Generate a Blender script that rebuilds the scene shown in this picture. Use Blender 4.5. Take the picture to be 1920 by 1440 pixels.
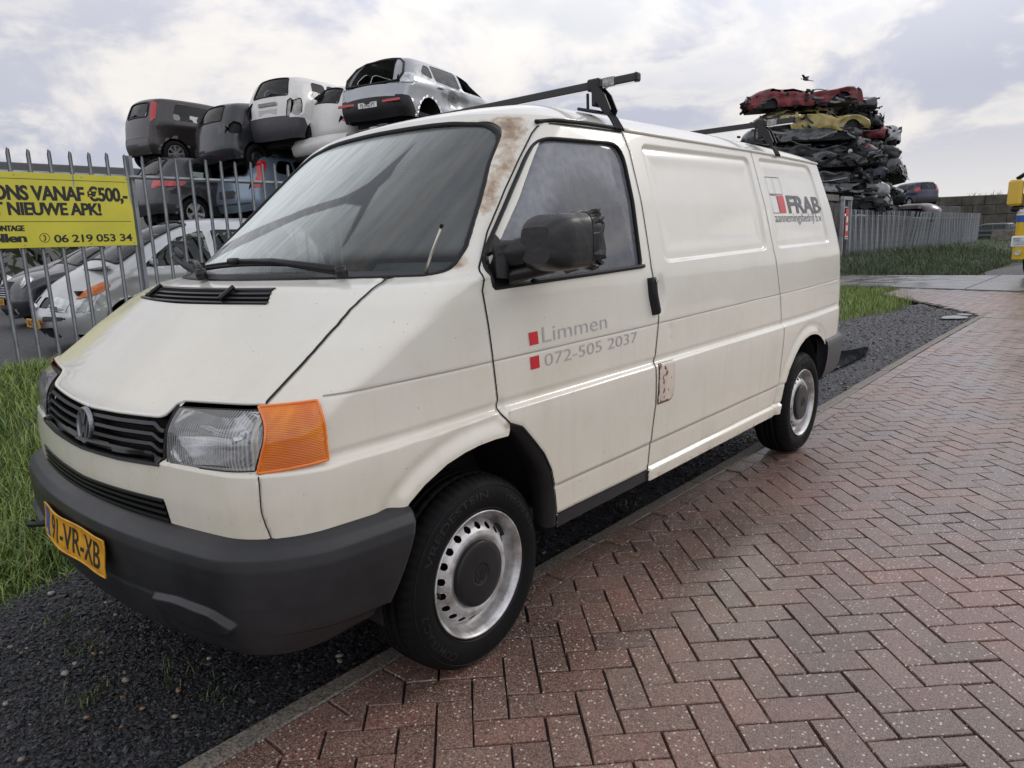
import bpy, bmesh, math, random
import numpy as np
from mathutils import Vector, Matrix
random.seed(7); RNG = np.random.default_rng(7)
PI = math.pi; R = math.radians
for o in list(bpy.data.objects): bpy.data.objects.remove(o)
SC = bpy.context.scene; COL = SC.collection

# ------------------------------------------------------------------ camera
cam_d = bpy.data.cameras.new('camera'); cam = bpy.data.objects.new('camera', cam_d); COL.objects.link(cam); SC.camera = cam
cam_d.sensor_width = 36.0; cam_d.lens = 36.0*1342.03/1920.0; cam_d.clip_start = 0.05; cam_d.clip_end = 3000
yaw, pit, rol = -0.7222, 0.1951, -0.0369
cf = Vector((math.sin(yaw)*math.cos(pit), math.cos(yaw)*math.cos(pit), -math.sin(pit)))
cr = Vector((math.cos(yaw), -math.sin(yaw), 0)); cu = cr.cross(cf)
cr2 = cr*math.cos(rol)+cu*math.sin(rol); cu2 = -cr*math.sin(rol)+cu*math.cos(rol)
M = Matrix((cr2, cu2, -cf)).transposed().to_4x4(); M.translation = (2.3921, -1.5283, 1.3573)
cam.matrix_world = M

# ------------------------------------------------------------------ light
SUN_EL, SUN_AZ = R(30), R(22)          # azimuth clockwise from +y : beyond the van, to the right
wd = bpy.data.worlds.new('World'); SC.world = wd; wd.use_nodes = True
def build_world():
    nt = wd.node_tree; N = nt.nodes; L = nt.links; N.clear()
    out = N.new('ShaderNodeOutputWorld'); bg = N.new('ShaderNodeBackground'); bg.inputs[1].default_value = 0.1
    sky = N.new('ShaderNodeTexSky'); sky.sky_type = 'NISHITA'; sky.sun_disc = False
    sky.sun_elevation = SUN_EL; sky.sun_rotation = SUN_AZ; sky.air_density = 1.0; sky.dust_density = 2.0
    tc = N.new('ShaderNodeTexCoord'); sep = N.new('ShaderNodeSeparateXYZ'); L.new(tc.outputs['Generated'], sep.inputs[0])
    def mth(op, a, b=None, cl=False):
        n = N.new('ShaderNodeMath'); n.operation = op; n.use_clamp = cl
        for i, v in enumerate((a, b)):
            if v is None: continue
            if isinstance(v, (int, float)): n.inputs[i].default_value = v
            else: L.new(v, n.inputs[i])
        return n.outputs[0]
    def rng(v, a, b, c=0, d=1):
        n = N.new('ShaderNodeMapRange'); n.interpolation_type = 'SMOOTHSTEP'; L.new(v, n.inputs[0])
        for i, q in enumerate((a, b, c, d)): n.inputs[i+1].default_value = q
        return n.outputs[0]
    def mix(f, a, b):
        n = N.new('ShaderNodeMix'); n.data_type = 'RGBA'
        if isinstance(f, (int, float)): n.inputs[0].default_value = f
        else: L.new(f, n.inputs[0])
        for i, v in ((6, a), (7, b)):
            if isinstance(v, tuple): n.inputs[i].default_value = v+(1,)
            else: L.new(v, n.inputs[i])
        return n.outputs[2]
    z = mth('MAXIMUM', sep.outputs[2], 0.0)
    den = mth('ADD', z, 0.16)
    cmb = N.new('ShaderNodeCombineXYZ'); L.new(mth('DIVIDE', sep.outputs[0], den), cmb.inputs[0]); L.new(mth('DIVIDE', sep.outputs[1], den), cmb.inputs[1])
    def noise(scale, det, rough, off, dist=0.0):
        mp = N.new('ShaderNodeMapping'); mp.inputs['Location'].default_value = off; L.new(cmb.outputs[0], mp.inputs[0])
        n = N.new('ShaderNodeTexNoise'); n.inputs['Scale'].default_value = scale; n.inputs['Detail'].default_value = det
        n.inputs['Roughness'].default_value = rough; n.inputs['Distortion'].default_value = dist
        L.new(mp.outputs[0], n.inputs['Vector']); return n.outputs[0]
    def noise3(scale, det, rough, off, zs):
        mp = N.new('ShaderNodeMapping'); mp.inputs['Location'].default_value = off; mp.inputs['Scale'].default_value = (1, 1, zs); L.new(tc.outputs['Generated'], mp.inputs[0])
        n = N.new('ShaderNodeTexNoise'); n.inputs['Scale'].default_value = scale; n.inputs['Detail'].default_value = det
        n.inputs['Roughness'].default_value = rough; n.inputs['Distortion'].default_value = .25
        L.new(mp.outputs[0], n.inputs['Vector']); return n.outputs[0]
    # high veil of overcast, with thinner/brighter parts
    veil = rng(noise(0.55, 4, .55, (3.1, 1.7, 0)), .34, .68)
    c = mix(veil, (5.2, 5.5, 6.7), (7.9, 7.85, 8.1))
    # low grey heaps with ragged, brighter rims
    h = noise3(3.6, 8, .56, (1.35, 4.42, .2), 2.3)
    heap = rng(h, .455, .545); rim = rng(h, .40, .50)
    low = rng(sep.outputs[2], .04, .42, 1, .45)
    c = mix(mth('MULTIPLY', mth('MULTIPLY', rim, low), .75), c, (9.3, 8.9, 8.3))
    c = mix(mth('MULTIPLY', mth('MULTIPLY', heap, low), .85), c, (4.4, 4.75, 6.2))
    cu_ = rng(noise3(2.3, 9, .58, (4.9, .45, 1.1), 1.6), .54, .63)
    c = mix(mth('MULTIPLY', cu_, .75), c, (9.7, 9.25, 8.7))
    # pale warm band over the horizon, stronger towards the sun
    sd = Vector((math.sin(SUN_AZ), math.cos(SUN_AZ), 0))
    dp = N.new('ShaderNodeVectorMath'); dp.operation = 'DOT_PRODUCT'; L.new(tc.outputs['Generated'], dp.inputs[0]); dp.inputs[1].default_value = sd
    sunny = rng(dp.outputs['Value'], -.35, .85)
    hz = rng(z, .0, .17, 1, 0)
    c = mix(mth('MULTIPLY', hz, mth('ADD', .12, mth('MULTIPLY', sunny, .7))), c, (8.9, 8.6, 8.1))
    # a little blue sky through the gaps
    gap = rng(noise(0.9, 5, .5, (9.3, 5.5, 0)), .60, .70)
    c = mix(mth('MULTIPLY', gap, .35), c, sky.outputs[0])
    # overcast is brightest overhead and around the sun
    up = rng(z, .30, .85, 1.0, .82)
    c2 = N.new('ShaderNodeVectorMath'); c2.operation = 'SCALE'; L.new(c, c2.inputs[0])
    L.new(mth('MULTIPLY', up, mth('ADD', 1.0, mth('MULTIPLY', mth('MULTIPLY', sunny, rng(z, .12, .5)), .9))), c2.inputs['Scale'])
    # sky brightened behind the viewer, out of view, added to light the van's front
    d2 = N.new('ShaderNodeVectorMath'); d2.operation = 'DOT_PRODUCT'; L.new(tc.outputs['Generated'], d2.inputs[0]); d2.inputs[1].default_value = (.30, -.95, 0)
    c3 = N.new('ShaderNodeVectorMath'); c3.operation = 'SCALE'; L.new(c2.outputs[0], c3.inputs[0]); L.new(mth('ADD', 1.0, mth('MULTIPLY', rng(d2.outputs['Value'], -.25, .45), .55)), c3.inputs['Scale']); c2 = c3
    L.new(c2.outputs[0], bg.inputs[0]); L.new(bg.outputs[0], out.inputs[0])
build_world()
sun_d = bpy.data.lights.new('sun', 'SUN'); sun_d.energy = 0.5; sun_d.angle = R(14); sun_d.color = (1, .95, .87)
sun = bpy.data.objects.new('sun', sun_d); COL.objects.link(sun)
sv = Vector((math.sin(SUN_AZ)*math.cos(SUN_EL), math.cos(SUN_AZ)*math.cos(SUN_EL), math.sin(SUN_EL)))
sun.rotation_euler = sv.to_track_quat('Z', 'Y').to_euler(); sun.location = sv*60
SC.view_settings.view_transform = 'Standard'; SC.view_settings.look = 'None'; SC.view_settings.exposure = 0.0; SC.view_settings.gamma = 1.0
SC.render.resolution_x, SC.render.resolution_y = 1024, 768
SC.render.engine = 'CYCLES'
SC.cycles.transparent_max_bounces = 24; SC.cycles.max_bounces = 8

# ------------------------------------------------------------------ helpers
def tag(o, label=None, cat=None, group=None, kind=None):
    if label: o['label'] = label
    if cat: o['category'] = cat
    if group: o['group'] = group
    if kind: o['kind'] = kind
    return o
def empty(name, loc=(0, 0, 0), rot=(0, 0, 0), label=None, cat=None, group=None):
    o = bpy.data.objects.new(name, None); COL.objects.link(o); o.location = loc; o.rotation_euler = rot; o.empty_display_size = .2
    return tag(o, label, cat, group)
def wloc(o):
    v = Vector((0, 0, 0))
    while o is not None: v += o.location; o = o.parent
    return v
def mk(name, V, F, mats, parent=None, smooth=True, mi=None, attr=None, local=False):
    """one mesh object; V in world space (or local=True: in the parent's space)"""
    V = np.asarray(V, float).reshape(-1, 3)
    if parent is not None and not local:
        V = V-np.array(wloc(parent))
    me = bpy.data.meshes.new(name)
    if isinstance(F, np.ndarray):
        n, k = F.shape
        me.vertices.add(len(V)); me.vertices.foreach_set('co', V.astype(np.float32).ravel())
        me.loops.add(n*k); me.loops.foreach_set('vertex_index', F.astype(np.int32).ravel())
        me.polygons.add(n); me.polygons.foreach_set('loop_start', np.arange(0, n*k, k, dtype=np.int32))
        me.update(calc_edges=True)
    else:
        me.from_pydata([tuple(v) for v in V], [], F)
    for m in (mats if isinstance(mats, (list, tuple)) else [mats]): me.materials.append(m)
    np_ = len(me.polygons)
    me.polygons.foreach_set('use_smooth', np.full(np_, smooth, bool))
    if mi is not None: me.polygons.foreach_set('material_index', np.asarray(mi, np.int32))
    if attr:
        for an, (dom, typ, data) in attr.items():
            A = me.attributes.new(an, typ, dom); A.data.foreach_set('color' if 'COLOR' in typ else 'value', np.asarray(data, np.float32).ravel())
    me.validate(); me.update()
    o = bpy.data.objects.new(name, me); COL.objects.link(o)
    if parent is not None: o.parent = parent
    return o
def compact(V, F, *extra):
    u, inv = np.unique(F.ravel(), return_inverse=True)
    return (V[u], inv.reshape(F.shape))+tuple(e[u] for e in extra)
def grid_faces(nr, nc, wrap=False, off=0):
    i, j = np.meshgrid(np.arange(nr-1), np.arange(nc if wrap else nc-1), indexing='ij')
    j2 = (j+1) % nc
    return (np.stack([i*nc+j, i*nc+j2, (i+1)*nc+j2, (i+1)*nc+j], -1).reshape(-1, 4)+off)
class MB:
    """collects simple shapes into one mesh"""
    def __init__(s): s.V = []; s.F = []; s.n = 0; s.M = []; s.cur = 0
    def add(s, V, F):
        V = np.asarray(V, float).reshape(-1, 3); s.V.append(V)
        s.F += [tuple(int(i)+s.n for i in f) for f in F]; s.M += [s.cur]*len(F); s.n += len(V); return s
    def box(s, c, d, rot=None, bev=0.0):
        d = np.array(d, float)/2; b = min(bev, d.min()*.9)
        if b <= 0:
            V = np.array([[x, y, z] for z in (-1, 1) for y in (-1, 1) for x in (-1, 1)], float)*d
            F = [(0, 2, 3, 1), (4, 5, 7, 6), (0, 1, 5, 4), (2, 6, 7, 3), (0, 4, 6, 2), (1, 3, 7, 5)]
        else:
            V = []; 
            for z in (-1, 1):
                for y in (-1, 1):
                    for x in (-1, 1):
                        sg = np.array([x, y, z]); q = sg*(d-b)
                        for ax in range(3):
                            w = q.copy(); w[ax] += sg[ax]*b; V.append(w)
            V = np.array(V); I = lambda x, y, z, a: ((z*2+y)*2+x)*3+a
            F = []
            for x in (0, 1): F.append([I(x, 0, 0, 0), I(x, 1, 0, 0), I(x, 1, 1, 0), I(x, 0, 1, 0)][::(1 if x else -1)])
            for y in (0, 1): F.append([I(0, y, 0, 1), I(1, y, 0, 1), I(1, y, 1, 1), I(0, y, 1, 1)][::(-1 if y else 1)])
            for z in (0, 1): F.append([I(0, 0, z, 2), I(1, 0, z, 2), I(1, 1, z, 2), I(0, 1, z, 2)][::(1 if z else -1)])
            for y in (0, 1):
                for z in (0, 1): F.append([I(0, y, z, 1), I(1, y, z, 1), I(1, y, z, 2), I(0, y, z, 2)][::(1 if (y+z) % 2 else -1)])
            for x in (0, 1):
                for z in (0, 1): F.append([I(x, 0, z, 0), I(x, 1, z, 0), I(x, 1, z, 2), I(x, 0, z, 2)][::(-1 if (x+z) % 2 else 1)])
            for x in (0, 1):
                for y in (0, 1): F.append([I(x, y, 0, 0), I(x, y, 1, 0), I(x, y, 1, 1), I(x, y, 0, 1)][::(1 if (x+y) % 2 else -1)])
            for x in (0, 1):
                for y in (0, 1):
                    for z in (0, 1): F.append([I(x, y, z, 0), I(x, y, z, 1), I(x, y, z, 2)][::(1 if (x+y+z) % 2 else -1)])
        if rot is not None: V = V@np.array(rot).T
        return s.add(V+np.array(c, float), F)
    def tube(s, path, r, n=8, cap=True, flat=1.0):
        P = np.asarray(path, float); m = len(P); rr = np.broadcast_to(np.asarray(r, float), (m,))
        T = np.gradient(P, axis=0) if m > 2 else np.repeat((P[1:]-P[:1]), 2, 0); T /= np.linalg.norm(T, axis=1, keepdims=True)+1e-12
        up = np.array([0, 0, 1.]) if abs(T[0, 2]) < .9 else np.array([1., 0, 0])
        V = []
        a = np.linspace(0, 2*PI, n, endpoint=False)
        A = np.cross(T[0], up); A /= np.linalg.norm(A)
        for i in range(m):
            A = A-T[i]*(A@T[i]); A /= np.linalg.norm(A)+1e-12; B = np.cross(T[i], A)
            V.append(P[i]+rr[i]*(np.cos(a)[:, None]*A+flat*np.sin(a)[:, None]*B))
        F = [tuple(f) for f in grid_faces(m, n, True)]
        if cap: F += [tuple(range(n))[::-1], tuple(range((m-1)*n, m*n))]
        return s.add(np.concatenate(V), F)
    def lathe(s, prof, n=48, mat=None):
        """profile (r, h) about local z; mat 4x4"""
        pr = np.asarray(prof, float); a = np.linspace(0, 2*PI, n, endpoint=False)
        V = np.stack([pr[:, 0, None]*np.cos(a), pr[:, 0, None]*np.sin(a), np.repeat(pr[:, 1, None], n, 1)], -1).reshape(-1, 3)
        if mat is not None: V = V@np.array(mat)[:3, :3].T+np.array(mat)[:3, 3]
        return s.add(V, [tuple(f) for f in grid_faces(len(pr), n, True)])
    def prism(s, poly, h0, h1, mat=None):
        p = np.asarray(poly, float); n = len(p)
        V = np.concatenate([np.c_[p, np.full(n, h0)], np.c_[p, np.full(n, h1)]])
        if mat is not None: V = V@np.array(mat)[:3, :3].T+np.array(mat)[:3, 3]
        return s.add(V, [tuple(range(n))[::-1], tuple(range(n, 2*n))]+[(i, (i+1) % n, n+(i+1) % n, n+i) for i in range(n)])
    def ribbon(s, path, w, nrm):
        """flat strip of half width w along path, facing nrm"""
        P = np.asarray(path, float); Nn = np.asarray(nrm, float); T = np.gradient(P, axis=0)
        B = np.cross(T, Nn); B /= np.linalg.norm(B, axis=1, keepdims=True)+1e-12
        w = np.broadcast_to(np.asarray(w, float), (len(P),))[:, None]
        return s.add(np.stack([P-B*w, P+B*w], 1).reshape(-1, 3), [tuple(f) for f in grid_faces(len(P), 2)])
    def build(s, name, mats, parent=None, smooth=False, local=False):
        return mk(name, np.concatenate(s.V), s.F, mats, parent, smooth, s.M if isinstance(mats, (list, tuple)) and len(mats) > 1 else None, local=local)
def auto_smooth(o, ang=35):
    me = o.data; me.polygons.foreach_set('use_smooth', np.ones(len(me.polygons), bool))
    bm = bmesh.new(); bm.from_mesh(me)
    for e in bm.edges:
        e.smooth = not (len(e.link_faces) == 2 and e.calc_face_angle(0) > R(ang)) and len(e.link_faces) == 2
    bm.to_mesh(me); bm.free(); return o
def itp(z, T):
    T = np.array(T, float); return np.interp(z, T[:, 0], T[:, 1])
def sstep(a, b, x):
    t = np.clip((x-a)/(b-a), 0, 1); return t*t*(3-2*t)
def sd_poly(poly, U, V):
    """signed distance to a polygon (negative inside)"""
    p = np.asarray(poly, float); sh = U.shape; U = U.ravel(); V = V.ravel()
    d = np.full(U.shape, 1e18); s = np.zeros(U.shape, bool); n = len(p)
    for i in range(n):
        a = p[i]; b = p[(i+1) % n]; e = b-a; wx = U-a[0]; wy = V-a[1]
        t = np.clip((wx*e[0]+wy*e[1])/(e@e+1e-18), 0, 1)
        d = np.minimum(d, (wx-e[0]*t)**2+(wy-e[1]*t)**2)
        c = ((a[1] > V) != (b[1] > V)) & (U < (b[0]-a[0])*(V-a[1])/((b[1]-a[1]) or 1e-18)+a[0])
        s ^= c
    return (np.where(s, -1, 1)*np.sqrt(d)).reshape(sh)
def rpoly(poly, r, n=6):
    """polygon with rounded corners (r scalar or per corner)"""
    p = np.asarray(poly, float); m = len(p); out = []
    rr = np.broadcast_to(np.asarray(r, float), (m,))
    for i in range(m):
        a, b, c = p[i-1], p[i], p[(i+1) % m]
        la, lc = np.linalg.norm(a-b), np.linalg.norm(c-b); k = min(rr[i], la*.49, lc*.49)
        if k < 1e-6: out.append(b); continue
        s, e = b+(a-b)/la*k, b+(c-b)/lc*k
        for t in np.linspace(0, 1, n): out.append((1-t)**2*s+2*t*(1-t)*b+t*t*e)
    return np.array(out)
def resample(P, step):
    P = np.asarray(P, float); d = np.r_[0, np.cumsum(np.linalg.norm(np.diff(P, axis=0), axis=1))]
    n = max(2, int(d[-1]/step)+1); s = np.linspace(0, d[-1], n)
    return np.stack([np.interp(s, d, P[:, k]) for k in range(P.shape[1])], -1)

# ------------------------------------------------------------------ materials
def mat(name, col, rough=.5, metal=0.0, var=0.0, vs=6.0, bump=0.0, bs=60.0, coat=0.0, spec=None, dark=None, det=4.0, rvar=0.0, attr=None, trans=0.0, emis=None, alpha=None, bdist=.01, obj=True):
    m = bpy.data.materials.new(name); m.use_nodes = True; nt = m.node_tree; N = nt.nodes; L = nt.links
    b = N['Principled BSDF']; b.inputs['Base Color'].default_value = tuple(col)+(1,)
    b.inputs['Roughness'].default_value = rough; b.inputs['Metallic'].default_value = metal
    b.inputs['Coat Weight'].default_value = coat; b.inputs['Coat Roughness'].default_value = .04
    if spec is not None: b.inputs['Specular IOR Level'].default_value = spec
    if trans: b.inputs['Transmission Weight'].default_value = trans
    if emis: b.inputs['Emission Color'].default_value = tuple(emis[0])+(1,); b.inputs['Emission Strength'].default_value = emis[1]
    if alpha is not None: b.inputs['Alpha'].default_value = alpha
    tc = N.new('ShaderNodeTexCoord'); co = tc.outputs['Object']
    src = None
    if attr:
        at = N.new('ShaderNodeAttribute'); at.attribute_name = attr; src = at.outputs['Color']; L.new(src, b.inputs['Base Color'])
    if var or rvar:
        nz = N.new('ShaderNodeTexNoise'); nz.inputs['Scale'].default_value = vs; nz.inputs['Detail'].default_value = det; nz.inputs['Roughness'].default_value = .62
        L.new(co, nz.inputs['Vector'])
        rp = N.new('ShaderNodeMapRange'); rp.interpolation_type = 'SMOOTHSTEP'; L.new(nz.outputs[0], rp.inputs[0]); rp.inputs[1].default_value = .3; rp.inputs[2].default_value = .7
        if var:
            mx = N.new('ShaderNodeMix'); mx.data_type = 'RGBA'; L.new(rp.outputs[0], mx.inputs[0])
            d = dark if dark is not None else tuple(c*(1-var) for c in col)
            if src is not None:
                g = N.new('ShaderNodeMix'); g.data_type = 'RGBA'; g.blend_type = 'MULTIPLY'; g.inputs[0].default_value = 1; L.new(src, g.inputs[6]); g.inputs[7].default_value = (1-var, 1-var, 1-var, 1)
                L.new(g.outputs[2], mx.inputs[6]); L.new(src, mx.inputs[7])
            else:
                mx.inputs[6].default_value = tuple(d)+(1,); mx.inputs[7].default_value = tuple(col)+(1,)
            L.new(mx.outputs[2], b.inputs['Base Color'])
        if rvar:
            r2 = N.new('ShaderNodeMapRange'); L.new(rp.outputs[0], r2.inputs[0]); r2.inputs[3].default_value = rough; r2.inputs[4].default_value = rough+rvar; L.new(r2.outputs[0], b.inputs['Roughness'])
    if bump:
        nb = N.new('ShaderNodeTexNoise'); nb.inputs['Scale'].default_value = bs; nb.inputs['Detail'].default_value = 3; L.new(co, nb.inputs['Vector'])
        bp = N.new('ShaderNodeBump'); bp.inputs['Strength'].default_value = bump; bp.inputs['Distance'].default_value = bdist; L.new(nb.outputs[0], bp.inputs['Height']); L.new(bp.outputs[0], b.inputs['Normal'])
    return m
def glass_mat(name, tint=(.6, .68, .66), rough=.02, film=0.0, attr=None, filmcol=(.5, .54, .54), ior=1.5, fs=9.0, outside=False):
    """thin pane: fresnel gloss over tinted transparency, with an optional film of dirt"""
    m = bpy.data.materials.new(name); m.use_nodes = True; nt = m.node_tree; N = nt.nodes; L = nt.links; N.clear()
    out = N.new('ShaderNodeOutputMaterial'); tr = N.new('ShaderNodeBsdfTransparent'); tr.inputs[0].default_value = tint+(1,)
    gl = N.new('ShaderNodeBsdfGlossy'); gl.inputs['Roughness'].default_value = rough
    fr = N.new('ShaderNodeFresnel'); fr.inputs[0].default_value = ior
    mx = N.new('ShaderNodeMixShader'); 
    base = tr.outputs[0]
    if film or attr:
        df = N.new('ShaderNodeBsdfDiffuse'); df.inputs[0].default_value = filmcol+(1,)
        mf = N.new('ShaderNodeMixShader'); tc = N.new('ShaderNodeTexCoord')
        nz = N.new('ShaderNodeTexNoise'); nz.inputs['Scale'].default_value = fs; nz.inputs['Detail'].default_value = 6; mp_ = N.new('ShaderNodeMapping'); mp_.inputs['Scale'].default_value = (9, 1.2, 1.0) if outside else (1, 1, 1); L.new(tc.outputs['Object'], mp_.inputs[0]); L.new(mp_.outputs[0], nz.inputs['Vector'])
        rp = N.new('ShaderNodeMapRange'); L.new(nz.outputs[0], rp.inputs[0]); rp.inputs[1].default_value = .3; rp.inputs[2].default_value = .75; rp.inputs[3].default_value = .75; rp.inputs[4].default_value = 1.15
        mu = N.new('ShaderNodeMath'); mu.operation = 'MULTIPLY'; L.new(rp.outputs[0], mu.inputs[0]); mu.inputs[1].default_value = film
        f = mu.outputs[0]
        if attr:
            at = N.new('ShaderNodeAttribute'); at.attribute_name = attr
            m2 = N.new('ShaderNodeMath'); m2.operation = 'MULTIPLY'; L.new(rp.outputs[0], m2.inputs[0]); L.new(at.outputs['Fac'], m2.inputs[1]); f = m2.outputs[0]
        L.new(f, mf.inputs[0]); L.new(tr.outputs[0], mf.inputs[1]); L.new(df.outputs[0], mf.inputs[2]); base = mf.outputs[0]
    L.new(fr.outputs[0], mx.inputs[0]); L.new(base, mx.inputs[1]); L.new(gl.outputs[0], mx.inputs[2]); L.new(mx.outputs[0], out.inputs[0])
    if outside and (film or attr):      # dried rain and painted sky reflection, laid over the gloss
        L.new(tr.outputs[0], mx.inputs[1]); L.new(mx.outputs[0], mf.inputs[1]); L.new(mf.outputs[0], out.inputs[0])
    return m
M_ = {}
M_['rubber'] = mat('rubber', (.010, .010, .011), .55, var=.3, vs=20, bump=.15, bs=200, bdist=.002, spec=.3)
M_['tyre'] = mat('tyre', (.0065, .0065, .007), .6, var=.35, vs=9, rvar=.2, spec=.16)
M_['blackplastic'] = mat('black_plastic', (.012, .012, .013), .38, var=.2, vs=15, spec=.35)
M_['greyplastic'] = mat('grey_plastic', (.05, .05, .055), .5, var=.2, vs=8)
M_['gap'] = mat('panel_gap', (.006, .006, .006), .8)
M_['dark'] = mat('dark_interior', (.012, .012, .013), .8)
M_['steel'] = mat('wheel_steel', (.72, .72, .73), .32, .7, var=.4, vs=14, dark=(.34, .32, .29), rvar=.25, det=8)
M_['chrome'] = mat('chrome', (.7, .7, .72), .12, 1.0)
M_['galv'] = mat('galvanised_steel', (.33, .35, .37), .5, .25, var=.35, vs=5, rvar=.15, det=7)
M_['red'] = mat('red_vinyl', (.55, .015, .025), .35)
M_['letgrey'] = mat('grey_vinyl', (.36, .36, .36), .4)
M_['letdark'] = mat('dark_vinyl', (.06, .065, .075), .4)
M_['redlens'] = mat('red_lens', (.45, .012, .015), .12, coat=.6)
M_['wlens'] = mat('clear_lens', (.80, .82, .82), .08, .2, coat=1, var=.6, vs=7, dark=(.30, .32, .33))
M_['plateyellow'] = mat('plate_yellow', (.72, .36, .02), .4, var=.25, vs=18, dark=(.52, .24, .01))
M_['black'] = mat('black_print', (.012, .012, .014), .5)
M_['blueprint'] = mat('blue_print', (.02, .09, .32), .4)
M_['carglass'] = glass_mat('car_glass', (.42, .47, .46), .02)
# ------------------------------------------------------------------ ground
def ground_mat():
    m = mat('meadow_soil', (.05, .075, .018), .9, var=.6, vs=.9, dark=(.028, .035, .014), bump=.6, bs=18, bdist=.05); return m
def sheet(name, pts, z, m, kind='structure'):
    o = mk(name, [(x, y, z) for x, y in pts], [tuple(range(len(pts)))], m, smooth=False); return tag(o, kind=kind)
sheet('ground', [(-900, -200), (900, -200), (900, 1500), (-900, 1500)], -.075, ground_mat())
M_['gravel_base'] = mat('gravel_bed', (.070, .072, .080), .42, var=.75, vs=70, dark=(.008, .008, .009), bump=1.0, bs=75, bdist=.02, det=6, rvar=.3)
gl = [(.57, -6)]+[(.57, y) for y in (0, 6, 11.45)]+[(.2, 12.1), (-.3, 12.7), (-.62, 13.5)]
gl += [(-.72, 12.8), (-.62, 12.2), (-.80, 11.3), (-1.08, 10.2), (-.95, 9.1), (-1.15, 7.6), (-1.05, 6), (-1.2, 4.6), (-1.02, 3), (-1.14, 1.6), (-1.0, .5), (-1.06, -.4), (-1.03, -.7), (-.93, -.95), (-1.15, -1.6), (-1.25, -6)]
sheet('gravel_path', gl, -.028, M_['gravel_base'])
M_['yard'] = mat('yard_gravel', (.085, .085, .09), .55, var=.8, vs=40, dark=(.02, .02, .021), bump=1, bs=45, bdist=.03, det=7)
def gz(x, y):
    """ground height: the verge climbs towards the fence"""
    return -.075+.275*sstep(-2.0, -6.2, x)*(1-.75*sstep(9, 15, y)*(1-sstep(23, 28, y)))
def terrain(name, xs, ys, m, dz=0.0):
    X, Y = np.meshgrid(xs, ys); Z = gz(X, Y)+dz+.012*np.sin(X*3.1+Y*1.7)*np.sin(Y*2.3-X)*(X < -2); o = mk(name, np.stack([X, Y, Z], -1).reshape(-1, 3), grid_faces(len(ys), len(xs)), m); return tag(o, kind='structure')
terrain('verge', np.linspace(-6.9, -1.6, 28), np.linspace(-14, 16.6, 90), bpy.data.materials['meadow_soil'], .006)
terrain('far_verge', np.linspace(-7.0, 2.0, 24), np.linspace(22.35, 90, 60), bpy.data.materials['meadow_soil'], .008)
sheet('gravel_strip', [(-.9, 22.4), (-1.3, 25), (-.6, 31), (8, 33), (8, 22.4)], -.05, M_['gravel_base'])
sheet('yard', [(-6.85, -14), (-6.85, 16), (-60, 16), (-60, -14)], .215, M_['yard']); sheet('far_yard', [(-6.95, 16), (-6.95, 95), (-60, 95), (-60, 16)], .19, M_['yard'])

def stones():
    tv = np.array([[1, 0, 0], [-.2, .9, .1], [-1, -.1, 0], [.1, -.95, -.05], [.15, .05, .5], [0, 0, -.5]])
    tf = np.array([[0, 1, 4], [1, 2, 4], [2, 3, 4], [3, 0, 4], [1, 0, 5], [2, 1, 5], [3, 2, 5], [0, 3, 5]])
    P = []
    def field(x0, x1, y0, y1, pitch, smin, smax, z):
        nx, ny = int((x1-x0)/pitch), int((y1-y0)/pitch)
        gx, gy = np.meshgrid(np.arange(nx), np.arange(ny)); q = np.stack([gx.ravel(), gy.ravel()], -1)*pitch+RNG.uniform(-.6, .6, (nx*ny, 2))*pitch+(x0, y0)
        s = smin+(smax-smin)*RNG.random(nx*ny)**2.2
        P.append(np.c_[q, np.full(len(q), z)+RNG.uniform(-.004, .006, len(q)), s])
    field(-1.25, .57, -1.75, .25, .0128, .0055, .0155, -.022)
    field(-.3, .57, .25, 3.6, .018, .007, .016, -.022)
    field(-1.3, .57, 3.6, 8.0, .035, .010, .022, -.024)
    field(-1.2, .57, 8.0, 13.0, .05, .012, .028, -.024)
    P = np.concatenate(P); g = np.array(gl)
    P = P[sd_poly(g, P[:, 0], P[:, 1]) < .05]
    n = len(P)
    yw = RNG.uniform(0, 2*PI, n); tl = RNG.normal(0, .22, n); t2 = RNG.normal(0, .22, n)
    V = np.repeat(tv[None], n, 0)*(1+RNG.uniform(-.3, .3, (n, 6, 3)))
    V[:, :, 1] *= RNG.uniform(.5, 1, n)[:, None]; V[:, :, 2] *= RNG.uniform(.3, .8, n)[:, None]
    def rot(V, a, i, j):
        c, s = np.cos(a)[:, None], np.sin(a)[:, None]; A, B = V[..., i].copy(), V[..., j].copy(); V[..., i] = c*A-s*B; V[..., j] = s*A+c*B
    rot(V, tl, 0, 2); rot(V, t2, 1, 2); rot(V, yw, 0, 1)
    V = V*P[:, 3, None, None]+P[:, None, :3]
    F = (tf[None]+np.arange(n)[:, None, None]*6).reshape(-1, 3)
    b = RNG.uniform(.010, .050, n)*(1+.5*sstep(-.2, -1.0, P[:, 0]))*(1+1.0*sstep(2.8, 6, P[:, 1])); col = np.stack([b, b*1.02, b*1.1, np.ones(n)], -1)  # paler to the left (dry); paler past the van as painted wet sheen
    k = RNG.random(n) < .004; tan = np.array([[.42, .27, .15, 1], [.5, .42, .33, 1], [.3, .17, .10, 1], [.55, .52, .47, 1]])
    col[k] = tan[RNG.integers(0, 4, k.sum())]*np.r_[.6, .6, .6, 1]
    m = mat('slate_chips', (.03, .03, .032), .36, attr='col', var=.25, vs=80, spec=.35)
    o = mk('gravel', V.reshape(-1, 3), F, m, smooth=False, attr={'col': ('POINT', 'FLOAT_COLOR', np.repeat(col, 6, 0))})
    tag(o, 'dark wet slate chippings spread between the grass and the kerb', 'gravel', kind='stuff')
stones()
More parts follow.
